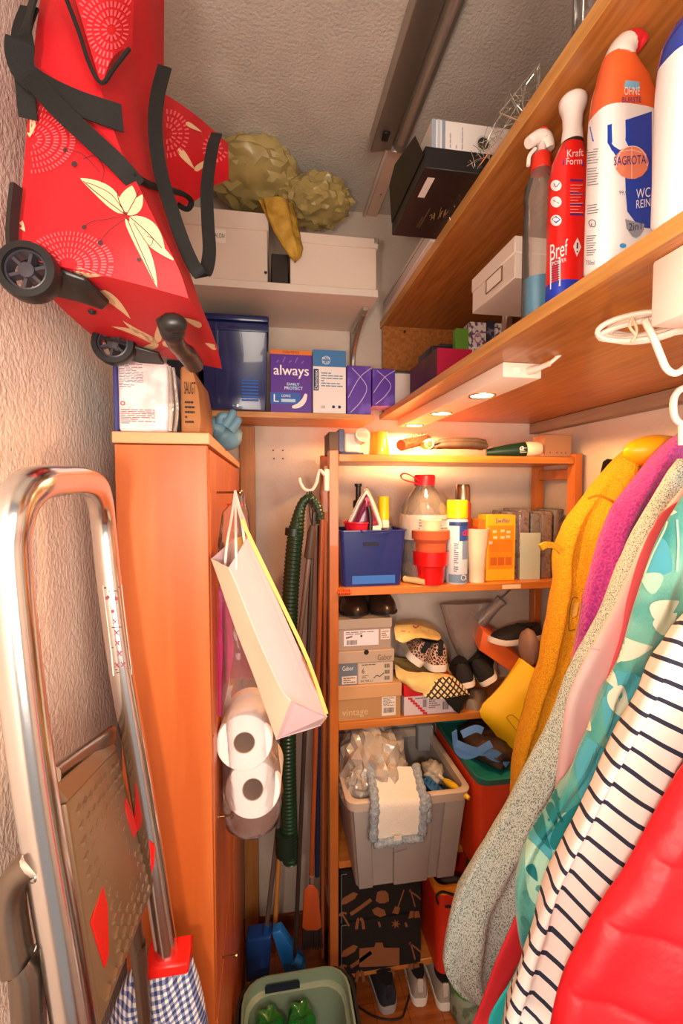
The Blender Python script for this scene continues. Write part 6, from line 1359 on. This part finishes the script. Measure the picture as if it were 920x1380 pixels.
# red spray bottle
t = thing('red_cleaner_bottle', 'red spray cleaner bottle with white nozzle cap and Bref lettering', 'bottle', (.490, .695, ZB1))
cx, cy = .4935, .706
bb = obj('body', bottlebody(cx, cy, ((.001,.027,.022,.75,0),(.008,.030,.024,.75,0),(.14,.030,.024,.75,0),(.20,.030,.023,.8,0),(.228,.027,.021,.85,.002),(.247,.021,.018,.9,.004),(.258,.017,.016,1,.006))), mat('red shiny plastic', 'e8201c', .3, coat=.5), t, smooth=.8); TR = bvh(bb)
obj('blue_base', bottlebody(cx, cy, ((.0008,.0275,.0225,.75,0),(.008,.0304,.0244,.75,0),(.030,.0304,.0244,.75,0))), C('2840b8', .3), t, smooth=.8)
obj('nozzle', MB().lathe([(.016,.256),(.0165,.266),(.0145,.285),(.0155,.303),(.021,.318),(.0215,.327),(.017,.333),(.001,.334)], 22, Matrix.Translation((cx+.006,cy,ZB1))), C('f4ece8', .3), t, smooth=1)
obj('neck_ring', MB().lathe([(.0175,.254),(.0175,.259)], 20, Matrix.Translation((cx+.006,cy,ZB1))), C('2c2424', .4), t)
M_WP = C('f4ecec', .5); M_BP = C('2838a8', .5)
for y in (250, 272, 297):
    g = [pdisc(749, y, 7.5)]; printed(TR, g, t, 'round_icon', M_WP)
printed(TR, [[[(743,295),(749,291)],[(749,301),(755,296)]]], t, 'sponge_picture', M_BP, off=.002)
printed(TR, [pline([(746,247),(749,252),(754,246)],1), pline([(745,270),(753,274)],1)], t, 'icon_mark', C('7c3c6c', .5), off=.002)
printed(TR, [[[(762,198),(786,194)],[(758,222),(786,224)]]], t, 'blue_badge', M_BP)
for i, y in enumerate((245,263,277,291)): printed(TR, [[[(768,y-4),(786,y-3)],[(768,y-1),(786,y)]]], t, 'dark_line', C('5c2c7c', .5), off=.0016)
for i in range(10): printed(TR, [[[(768,y_),(785-(i%3)*3,y_)],[(768,y_+.9),(785-(i%3)*3,y_+.9)]] for y_ in (249+i*4.1,)], t, 'fine_print', C('f0b0a8', .5), off=.0016)
txtproj(t, 'Bref', M_WP, TR, 740, 350, 765, 328, M_WP, .002, -8) if False else txtproj(t, 'Bref', TR, 741, 352, 765, 330, M_WP, .002, -9)
txtproj(t, 'POWER', TR, 744, 358, 763, 353, C('f4dcdc', .5), .002, -6)
txtproj(t, 'Kraft', TR, 764, 212, 786, 202, M_WP, .0026, -2); txtproj(t, 'Form', TR, 763, 222, 784, 213, M_WP, .0026, -1)
Lb = [[[(741,350),(755,346)],[(741,390),(755,385)]]]; printed(TR, Lb, t, 'code_label', C('f0e4e4', .5), off=.0014)
printed(TR, [[[(742.5,352+k*3.2),(753.5,349+k*3.2)],[(742.5,353.6+k*3.2),(753.5,350.6+k*3.2)]] for k in range(10)], t, 'barcode', C('4c3c5c', .5), off=.002)
q_ = [(774,322),(783,331),(780,345),(771,334)]; printed(TR, [[[(778,320),(783,333)],[(772,332),(777,346)]]], t, 'hazard_diamond', M_WP, off=.0016); printed(TR, [pline([(778,327),(777.5,335)],2), pdisc(777.5,339,1.1)], t, 'hazard_mark', C('241c20', .5), off=.0022)
# toilet cleaner
t = thing('toilet_cleaner', 'white and blue toilet cleaner bottle with orange shoulder and red tilted cap', 'bottle', (.50, .606, ZB1))
cx, cy = .5075, .606
bb = obj('body', bottlebody(cx, cy, ((.001,.043,.024,.6,0),(.008,.0465,.027,.6,0),(.10,.0465,.027,.6,0),(.205,.046,.027,.62,0),(.222,.0455,.0265,.65,0))), mat('white glossy plastic', 'f0ecec', .3, coat=.4), t, smooth=.8); TS = bvh(bb)
ob_ = obj('orange_shoulder', bottlebody(cx, cy, ((.2215,.0458,.0268,.65,0),(.25,.043,.026,.7,0),(.27,.036,.025,.75,-.002),(.287,.0295,.021,.85,-.006),(.302,.022,.018,.95,-.009))), mat('orange plastic', 'ec6430', .35, coat=.3), t, smooth=.8); TO = bvh(ob_)
nk = [V(cx-.009,cy,ZB1+.298), V(cx-.005,cy,ZB1+.313), V(cx+.004,cy,ZB1+.324)]
obj('neck', MB().tube(catmull(nk, 4), [.020]*3+[.019,.0185,.018,.0175,.017,.0165], 18), C('e4dcd4', .35), t)
obj('red_cap', MB().tube(catmull([V(cx+.002,cy,ZB1+.321), V(cx+.015,cy,ZB1+.329), V(cx+.026,cy,ZB1+.323)], 4), [.0165,.0165,.016,.0155,.015,.0145,.014,.0135,.012], 18), mat('red cap plastic', 'd0202c', .35), t)
printed(TO, [[[(843,108),(861,110)],[(840,118),(862,121)]]], t, 'tile_picture', C('7cb8d8', .5))
def txtw(par, s, tree, x0, yb, x1, yt, m, off=.003, bold=0, slope=0): return txtproj(par, s, tree, x0, yb, x1, yt, m, off, slope)
txtw(t, 'OHNE', TO, 841, 128, 862, 117, C('f4ece8', .5), bold=.0008, off=.002); txtw(t, 'BÜRSTE', TO, 838, 138, 864, 129, C('28347c', .5), bold=.0006, off=.002)
M_SB = mat('label blue', '1c44b0', .35, coat=.3)
blue = [[(790,165),(800,176),(825,168),(876,148)],[(792,182),(810,192),(832,190),(876,178)],[(805,187),(820,204),(835,208),(876,208)],[(840,190),(842,215),(850,225),(876,232)],[(850,228),(856,240),(864,250),(877,262)],[(846,258),(850,270),(862,280),(877,290)],[(852,290),(856,296),(864,300),(877,304)]]
blue = [[(794,171),(820,168),(848,160),(878,150)],[(798,190),(820,192),(848,188),(878,180)],[(826,204),(838,206),(856,204),(878,204)],[(842,232),(850,232),(862,234),(878,236)],[(843,262),(850,262),(862,264),(878,266)],[(845,285),(852,287),(862,290),(878,292)],[(860,305),(864,306),(870,307),(878,308)]]
printed(TS, [blue], t, 'blue_print', M_SB)
printed(TS, [pdisc(851,219,23,.98)], t, 'round_seal', C('e88868', .4), off=.0022)
printed(TS, [pline([(830,226),(833,210),(841,200),(852,197),(862,200),(870,211),(872,224)],1.2), pline([(851,198),(851,241)],.8), pline([(838,204),(851,202),(864,206)],.8)], t, 'seal_lines', C('f4dcd0', .4), off=.0026)
txtw(t, 'SAGROTAN', TS, 827, 223, 877, 211, C('1c2c80', .4), bold=.001, off=.0030, slope=-3)
txtw(t, '99,9%', TS, 834, 263, 849, 257, C('4c5c90', .5), off=.002); txtw(t, 'WC', TS, 857, 268, 876, 255, C('f4f0f4', .4), bold=.0008, off=.0030, slope=-3); txtw(t, 'REIN', TS, 857, 281, 876, 270, C('f4f0f4', .4), bold=.0008, off=.0030, slope=-3)
printed(TS, [[[(842,295),(856,299),(868,302)],[(844,308),(856,312),(867,310)],[(852,319),(857,321),(862,318)]]], t, 'shield', C('9498a4', .4), off=.0024); txtw(t, '2in1', TS, 847, 311, 864, 301, C('1c2858', .5), off=.0034, slope=-2)
printed(TS, [pdisc(839,331,4.5,.7)], t, 'blue_drop', C('38a0d4', .4), off=.002)
for i in range(22):
    y = 200+i*3.6+(4 if i > 5 else 0)+(6 if i > 13 else 0)
    if i < 13 or 17 < i: printed(TS, [[[(791,y+2),(806-(i % 4),y)],[(791,y+3),(806-(i % 4),y+1)]]], t, 'fine_print', C('5c6078', .5), off=.0018)
for i in range(9): printed(TS, [[[(790,318+i*3.2),(803-(i%3)*2,317+i*3.2)],[(790,319+i*3.2),(803-(i%3)*2,318+i*3.2)]]], t, 'fine_print', C('5c6078', .5), off=.0018)
printed(TS, [pline([(796,306),(793,300),(797,296),(802,299),(801,305),(797,305),(797,301)],1)], t, 'spiral_mark', C('4c5070', .5), off=.002)
txtw(t, '750ml', TS, 789, 357, 801, 351, C('5c6078', .5), off=.002)
# white bottle with blue cap
t = thing('white_bottle', 'white plastic bottle with dark blue shoulder at the right edge of the lower beech board', 'bottle', (.51, .48, ZB1))
cx, cy = .507, .480
bb = obj('body', bottlebody(cx, cy, ((.001,.048,.026,.6,0),(.008,.051,.029,.6,0),(.16,.051,.029,.6,0),(.185,.050,.028,.65,0))), mat('white glossy plastic', 'f0ecec', .3, coat=.4), t, smooth=.8)
obj('blue_shoulder', bottlebody(cx, cy, ((.1855,.0505,.0285,.65,0),(.205,.048,.027,.7,0),(.225,.040,.024,.8,0),(.235,.030,.020,.9,0))), mat('deep blue plastic', '1c38a0', .25, coat=.5), t, smooth=.8)
obj('blue_cap', MB().lathe([(.018,.234),(.018,.262),(.016,.265),(.001,.265)], 20, Matrix.Translation((cx,cy,ZB1))), mat('deep blue plastic', '1c38a0', .25), t)
# ================================================================ on top of the upper beech board (z = ZU1)
t = thing('black_gift_box', 'black box with gold print and open flap jutting over the upper beech board', 'box', (.46, 1.1, ZU1))
gx, gy0, gy1 = .335, .955, 1.215
obj('carton', bx(gx, .60, gy0, gy1, ZU1+.0006, ZU1+.045), mat('black card', '171314', .45), t, bevel=.0012)
q = [V(gx-.001,gy0+.005,ZU1+.03), V(gx-.001,gy1-.005,ZU1+.03), V(gx-.012,gy1-.02,ZU1+.115), V(gx-.014,gy1-.08,ZU1+.128), V(gx-.012,gy0+.03,ZU1+.085)]
obj('side_flap', MB().loft([q, [p+V(-.0018,0,0) for p in q]]), mat('black card', '171314', .45), t)
und = ((gx+.012, gy0+.01, ZU1+.0002), (0, gy1-gy0-.02, 0), (.09, 0, 0))
zz = ZU1
def under(u0, u1, v0, v1): return ((gx+.004+.118*v0, gy0+.008+.244*u0, zz), (0, .244*(u1-u0), 0), (.118*(v1-v0), 0, 0))
def fl(fc): O, U, W_ = map(Vector, fc); return (O+W_, -W_, U) if False else (O, W_, U)
def underp(u0, u1, v0, v1): # text reads along depth, facing down
    O = V(gx+.004+.118*v0, gy0+.008+.244*u1, zz); return O, V(0, -.244*(u1-u0), 0), V(.118*(v1-v0), 0, 0)
M_GOLDP = C('8c7444', .5)
txt(t, 'Exklusives', M_GOLDP, *underp(.42, .92, .22, .36)); fine(t, C('5c4c34', .5), *underp(.5, .85, .40, .50), rows=2)
patch(t, 'white_bar', C('d8ccc4', .5), *underp(.08, .36, .10, .24)); 
O, U, W_ = underp(0, 1, 0, 1); disc(t, 'gold_seal', C('d0a86c', .5), O, U, W_, .83, .62, .018); txt(t, 'GRATIS', C('5c3c1c', .5), *underp(.10, .24, .54, .64), off=.0012)
disc(t, 'white_emblem', C('d8ccc4', .5), O, U, W_, .08, .78, .016, .6); disc(t, 'emblem_centre', C('2c2424', .5), O, U, W_, .08, .78, .008, .8, off=.0014)
for k in range(9):
    a = k*.7; p = O+U*(.42+.06*math.cos(a))+W_*(.72+.14*math.sin(a*1.3)); obj('gold_curl', MB().tube(catmull([p+V(.004*math.cos(a+s),.012*math.sin(a+s*1.5),-.0008) for s in (0,1,2,3)], 3), .0008, 4), M_GOLDP, t)
t = thing('white_file_box', 'white file box with finger hole and grey edge bands lying on the black box', 'box', (.45, 1.05, ZU1+.045))
fz0, fz1, fy0, fy1 = ZU1+.046, ZU1+.108, .962, 1.14
obj('carton', bx(.352, .600, fy0, fy1, fz0, fz1), C('d4ccc8', .5), t, bevel=.001)
fc = front(.352, .600, fz0, fz1, fy0)
for u0, u1, c_ in ((.0,.035,'8c98a8'), (.05,.075,'a8b0bc'), (.09,.12,'7c8898')): patch(t, 'grey_band', C(c_, .5), *sub_(fc, u0, u1, 0, 1))
disc(t, 'finger_hole', C('2c2624', .7), *fc, .47, .38, .013); disc(t, 'hole_ring', C('b8b0ac', .4), *fc, .47, .38, .017, hole=.78, off=.001)
for k in range(3):
    O, U, W_ = sub_(fc, .18+.055*k, .21+.055*k, .1, .85); fine(t, C('a09c9c', .6), O, W_, -U, rows=1, seed=k+3)
t = thing('long_white_carton', 'long pale carton lying along the edge of the upper beech board', 'box', (.52, 1.4, ZU1))
obj('carton', bx(.445, .60, 1.225, 1.74, ZU1+.0006, ZU1+.045), C('cfc4bc', .5), t, bevel=.001)
obj('dark_seam', bx(.4445, .446, 1.23, 1.735, ZU1+.030, ZU1+.032), C('5c4c40', .6), t)
# wire tree and garland
M_WIRE = mat('silver wire', 'd8d4c8', .25, .8)
t = thing('wire_tree', 'small silver wire tree ornament leaning over the upper beech board edge', 'ornament', at(705, 160, .80))
r2 = random.Random(5); mb = MB()
def tp(u, v): return at(*[a_+(b_-a_)*v for a_, b_ in zip((673+52*u, 152+22*u), (727, 85))], Y=.80+.03*(r2.random()-.5))
for i in range(46):
    v = r2.random()**1.3*.9; u = r2.random(); a = tp(u, v); b = tp(min(1, max(0, u+r2.uniform(-.6,.6))), min(1, v+r2.uniform(-.1,.35)))
    mb.tube([a, b], .0007, 4)
wt = obj('wire_net', mb, M_WIRE, t); tag(wt, kind='stuff')
obj('outline', MB().tube([tp(0,0), tp(0,.5), tp(0,1), tp(1,.5), tp(1,0), tp(0,0)], .0011, 5), M_WIRE, t)
t = thing('tinsel_garland', 'silver wire garland trailing along the upper beech board edge', 'garland', (.47, 1.0, ZU1+.01)); mb = MB()
for i in range(150):
    y = .80+.42*r2.random(); c = V(.452+r2.uniform(-.018,.012), y, ZU1+.012+r2.uniform(-.008,.018)); d = V(r2.uniform(-.014,.014), r2.uniform(-.02,.02), r2.uniform(-.012,.014)); mb.tube([c-d, c+d*.2+V(0,0,.004), c+d], .0006, 3)
tag(obj('tinsel', mb, M_WIRE, t), kind='stuff'); obj('core', MB().tube(catmull([V(.452, y, ZU1+.012+.004*math.sin(y*40)) for y in (.80,.9,1.0,1.1,1.22)], 4), .0014, 5), M_WIRE, t)
t = thing('clear_bag', 'clear plastic bag standing on the upper beech board near the ceiling light', 'bag', (.53, .62, ZU1))
rg = [[V(.53+(.055+.008*noise.noise(V(s*2, z*20, 1)))*math.cos(s), .64+(.09)*math.sin(s)*(1+.1*noise.noise(V(s*3,z*9,2))), z) for s in [2*PI*j/30 for j in range(30)]] for z in (ZU1+.001, ZU1+.05, ZU1+.11, ZU1+.18, ZU1+.24)]
obj('bag', MB().loft(rg), film('clear grey bag', 'c8c0bc', .22, .12, .3, bump=.5, bscale=18), t, smooth=1.2)
# ================================================================ robes and jackets hanging on the right
XW = 1.10
def garment(name, label, cat, left, Yc, T, m, top=None, folds=(2.0, .012), seed=0, zbot=None, lean=.0, xr_top=None, NR=44, NA=72, nose=.85, part='body', parent=None):
    P_ = [at(x, y, Yc) for x, y in left]
    cv = catmull(P_, 6); zs = [p.z for p in cv]; xs = [p.x for p in cv]
    for i in range(1, len(zs)): zs[i] = min(zs[i], zs[i-1]-1e-4)
    def xl(z):
        for i in range(1, len(zs)):
            if z >= zs[i]: s = (zs[i-1]-z)/(zs[i-1]-zs[i]); return xs[i-1]+(xs[i]-xs[i-1])*s
        return xs[-1]
    z0, z1 = zs[0], zs[-1]; rg = []
    for i in range(NR+1):
        s = i/NR; z = z0+(z1-z0)*s; a = xl(z); br = min(XW, (xr_top or a+.10)+(XW-(xr_top or a+.10))*min(1, s/.16)**.8)
        br = max(br, a+.05); th = T*(.30+.70*min(1, s/.22)**.6)
        ring = []
        for k in range(NA):
            q = 2*PI*k/NA; c_, s_ = math.cos(q), math.sin(q)
            x = (a+br)/2+(br-a)/2*math.copysign(abs(c_)**.8, c_); y = th*math.copysign(abs(s_)**nose, s_)
            dx = x-a
            f = folds[1]*min(1, s/.2)*(math.sin(dx*2*PI/.075*folds[0]/2+seed+2.2*math.sin(z*3+seed))+.9*noise.noise(V(x*13+seed, z*5, 3))+.35*noise.noise(V(x*30, z*16+seed, 7)))*min(1, dx/.02)
            ring.append(V(x+.004*noise.noise(V(z*9, seed, 1)), Yc+lean*(1-s)+y+f, z+.006*noise.noise(V(x*8, seed, z*8))*(1 if 0 < i < NR else 0)))
        rg.append(ring)
    t = parent or thing(name, label, cat, (.8, Yc, z1))
    o = obj(part, MB().loft(rg), m, t, smooth=2)
    return t, o
def terry(key, c1, c2, sc=260, b=1.0, bd=.006): return mat(key, c1, .95, col2=c2, scale=sc, lo=.4, hi=.6, bump=b, bscale=sc*.8, bdist=bd, sheen=.3)
t, o = garment('yellow_robe', 'golden yellow terry bathrobe with hood, farthest of the hanging robes', 'robe',
    ((868,590),(835,618),(808,650),(790,676),(772,706),(760,745),(752,790),(745,840),(732,900),(716,960),(702,1010),(694,1060),(690,1110)), 1.16, .075, mat('golden terry', 'f0b41c', .95, col2='d89410', scale=260, lo=.35, hi=.65, bump=1.0, bscale=230, bdist=.007), folds=(2.6, .024), seed=1, xr_top=1.0)
obj('satin_hood', MB().blob(at(868,608,1.10)+V(.04,0,0), (.10,.05,.045), .10, 2.2, 4, 3, T=None), mat('yellow satin', 'f0ac14', .35, col2='e09810', scale=4, bump=.3, bscale=8, bdist=.02), t, smooth=2)
obj('belt', MB().ribbon(catmull([at(x, y, 1.085) for x, y in ((728,738),(736,734),(748,736),(757,744))], 4), .016, V(.1,0,1), .008), mat('golden terry', 'f0b41c', .95), t)
obj('arm_seam', MB().ribbon(catmull([at(x, y, 1.075) for x, y in ((792,672),(806,668),(822,674),(836,684))], 4), .006, V(0,0,1), .003), mat('golden dark', 'c88c18', .9), t)
TY = bvh(o); printed(TY, [pline([(779,806),(772,806),(768,820),(766,845),(768,850),(775,848)],1.2)], t, 'pocket_outline', C('6c4c10', .8), off=.002)
printed(TY, [[[(773,812),(780,812)],[(770,832),(777,830)]]], t, 'pocket_label', C('d8ac50', .7), off=.002)
tag(obj('black_hook_pad', MB().loft([[at(x, y, yy) for x, y in ((812,622),(818,618),(829,620),(822,634),(812,648),(808,640))] for yy in (1.24, 1.255)]), C('1c1816', .6), bevel=.002), 'black rounded hanger end poking out behind the yellow robe', 'hanger')
t, o = garment('magenta_robe', 'magenta pink terry robe hanging just in front of the yellow one', 'robe',
    ((922,580),(896,600),(866,630),(838,668),(822,700),(806,740),(795,790),(786,830),(778,880),(760,960),(745,1040)), 1.035, .05, terry('magenta terry', 'cc44a4', 'a8308c', 170), folds=(2.0, .015), seed=2, xr_top=1.02)
t, o = garment('knit_jacket', 'light grey green marled knit jacket reaching down beside the red bin', 'jacket',
    ((915,618),(892,655),(862,705),(838,760),(815,815),(790,860),(762,915),(738,980),(708,1040),(672,1110),(640,1165),(612,1225),(598,1280),(600,1310),(620,1338),(640,1350)), .94, .050,
    mat('marled knit', 'ccdcd6', .95, col2='5c746c', scale=480, stretch=(1,1,.6), lo=.50, hi=.60, bump=.7, bscale=160, bdist=.004), folds=(1.7, .020), seed=3, xr_top=.98, nose=.8)
t, o = garment('pale_pink_coat', 'pale pink smooth coat between the knit jacket and the teal fleece', 'coat',
    ((922,655),(902,680),(874,720),(852,765),(830,815),(808,855),(790,885),(772,925),(760,965),(752,1040),(740,1120)), .865, .030, C('ecc8c8', .6), folds=(1.0, .006), seed=4, xr_top=.95)
TPk = bvh(o); printed(TPk, [pline([(776,868),(792,873),(808,876)],.9)], t, 'seam', C('c89898', .7))
t, o = garment('coral_jacket', 'narrow coral red jacket edge visible between the pink coat and the teal fleece', 'jacket',
    ((922,672),(893,690),(878,712),(872,722),(858,760),(845,810),(838,850),(822,905),(800,960),(780,1010),(765,1070)), .825, .016, C('e8505c', .6), folds=(.6, .003), seed=5, xr_top=.92)
# teal fleece
t, o = garment('teal_fleece', 'teal fleece robe with pale leaf pattern hanging before the striped shirt', 'robe',
    ((935,650),(918,672),(895,712),(872,765),(852,830),(835,890),(812,945),(785,1005),(765,1060),(735,1110),(712,1150),(698,1190),(696,1230),(702,1275),(718,1315)), .745, .042,
    mat('teal fleece', '2c9c9c', .98, col2='8cd4c0', scale=5, lo=.42, hi=.62, detail=3, bump=.5, bscale=220, sheen=.4), folds=(1.3, .018), seed=6, xr_top=.92, NR=90, NA=160)
TT = bvh(o); M_MINT = C('b4e4d0', .95); M_CRT = C('e8f0dc', .95); M_DTE = C('1c8088', .95); M_AQ = C('54b4c8', .95)
LOFF = {'aqua_patch': .002, 'mint_patch': .003, 'pale_leaf': .004, 'dark_leaf': .0045, 'small_leaf': .0045}
def leafs(L, m, nm): return [printed(TT, [pleaf(*q[:5], bend=(q[5] if len(q) > 5 else 0), n=24, k=10)], t, nm, m, off=LOFF[nm]) for q in L]
leafs(((820,1090,772,985,70,8),(868,745,905,770,60,0),(850,905,820,1000,60),(770,1170,700,1100,44)), M_AQ, 'aqua_patch')
leafs(((870,1040,910,930,50),(745,1220,710,1130,50),(772,1095,745,1180,34),(890,790,862,775,30)), M_MINT, 'mint_patch')
leafs(((818,868,880,872,34,6),(822,890,862,880,16,-4),(808,900,832,930,18,-3),(828,925,855,975,28,6),(878,830,915,810,30),(884,850,912,826,26),(780,965,796,985,20),(882,690,912,690,16),(905,665,922,662,14),(772,955,790,975,12)), M_CRT, 'pale_leaf')
leafs(((722,1090,742,1145,17,4),(738,1080,752,1120,12),(745,1145,792,1075,20,-6),(760,1110,796,1095,16,3),(728,1050,755,1078,18,5),(735,1035,752,1090,14),(712,1165,724,1188,13),(742,1170,758,1140,7)), M_DTE, 'dark_leaf')
printed(TT, [pline([(746,1172),(760,1158),(766,1130),(752,1095),(748,1075)],4), pline([(752,1112),(738,1104)],3)], t, 'leaf_stem', M_DTE, off=.0048)
leafs(((702,1235,716,1262,7),(718,1240,735,1260,8),(706,1200,712,1222,6),(722,1195,742,1208,9),(705,1270,718,1300,10)), C('58a8a0', .95), 'small_leaf')
printed(TT, [pline([(908,668),(902,690),(896,712),(880,745),(868,775)],2.5), pline([(858,830),(845,890),(820,948),(792,1005),(770,1060),(740,1110),(722,1150)],1.5) if False else pline([(912,700),(914,735),(912,770)],3)], t, 'pattern_line', M_MINT, off=.0026)
# red and turquoise slivers
t, o = garment('red_rain_coat', 'smooth red coat hem showing between the knit jacket and the turquoise one', 'coat',
    ((905,800),(880,860),(840,930),(790,1030),(745,1130),(708,1205),(688,1250),(668,1300),(650,1345),(632,1390),(620,1440)), .80, .018, C('e4303c', .5), folds=(.6, .004), seed=8, xr_top=1.0)
t, o = garment('turquoise_jacket', 'turquoise jacket edge below the teal fleece, beside the striped shirt', 'jacket',
    ((912,900),(880,980),(830,1070),(770,1180),(728,1240),(706,1285),(690,1320),(668,1352),(658,1372),(655,1400),(650,1440)), .69, .012, C('1cb4b8', .55), folds=(.6, .003), seed=9, xr_top=.9)
# striped shirt
def stripes():
    m = bpy.data.materials.new('navy striped jersey'); m.use_nodes = True; nt = m.node_tree; N = nt.nodes; L = nt.links; b = N['Principled BSDF']; b.inputs['Roughness'].default_value = .85
    tc = N.new('ShaderNodeTexCoord'); sp = N.new('ShaderNodeSeparateXYZ'); L.new(tc.outputs['Object'], sp.inputs[0])
    def mth(op, a, v=None, c=None):
        n = N.new('ShaderNodeMath'); n.operation = op; L.new(a, n.inputs[0])
        if c is not None: L.new(c, n.inputs[1])
        elif v is not None: n.inputs[1].default_value = v
        return n.outputs[0]
    zz_ = mth('ADD', sp.outputs[2], c=mth('MULTIPLY', sp.outputs[0], .42))
    ns = N.new('ShaderNodeTexNoise'); ns.inputs['Scale'].default_value = 7; ns.inputs['Detail'].default_value = 1; L.new(tc.outputs['Object'], ns.inputs['Vector'])
    zz_ = mth('ADD', zz_, c=mth('MULTIPLY', ns.outputs['Fac'], .022))
    fr = mth('FRACT', mth('MULTIPLY', zz_, 1/.0335)); g = mth('LESS_THAN', fr, .23)
    mx = N.new('ShaderNodeMixRGB'); mx.inputs[1].default_value = lin('f0e8e4'); mx.inputs[2].default_value = lin('20283f'); L.new(g, mx.inputs[0]); L.new(mx.outputs[0], b.inputs['Base Color']); return m
M_STR = stripes()
t, o = garment('striped_shirt', 'white jersey shirt with narrow navy stripes, second nearest garment at right', 'shirt',
    ((945,790),(922,835),(903,870),(885,905),(868,945),(842,1000),(815,1050),(790,1105),(765,1160),(740,1215),(715,1275),(695,1330),(680,1385),(670,1440)), .62, .040, M_STR, folds=(1.9, .022), seed=4.4, xr_top=.85, nose=.8)
# red puffer
t, o = garment('red_puffer_jacket', 'bright red quilted puffer jacket nearest the camera at lower right', 'jacket',
    ((975,960),(940,1010),(915,1048),(896,1080),(876,1115),(858,1150),(840,1182),(818,1212),(800,1240),(785,1272),(768,1305),(752,1345),(742,1385),(736,1430)), .52, .045, mat('red nylon', 'd41a26', .5, bump=.5, bscale=18, bdist=.010), folds=(.9, .008), seed=7, xr_top=.8, NR=130, NA=120)
# quilting: raise pads between horizontal seams
me = o.data
for v_ in me.vertices:
    z = v_.co.z+WM[o.name].translation.z; x = v_.co.x
    c_ = abs(math.sin((z+x*.25)*PI/.10)); v_.co.y -= .010*(c_**.4) if v_.co.y < 0 else 0
# hanger hook at the right edge
t = thing('coat_hook', 'white round plastic hanger hook at the right frame edge below the cord', 'hook', at(915, 548, .62))
obj('hook_ring', MB().tube(catmull([at(x, y, .62) for x, y in ((932,522),(918,524),(909,534),(907,548),(909,562),(916,570),(930,574))], 5), .0052, 10), C('f0d8cc', .35), t)
obj('stem', MB().tube([at(918,568,.62), at(918,600,.62)], .0045, 8), C('f0d8cc', .35), t)
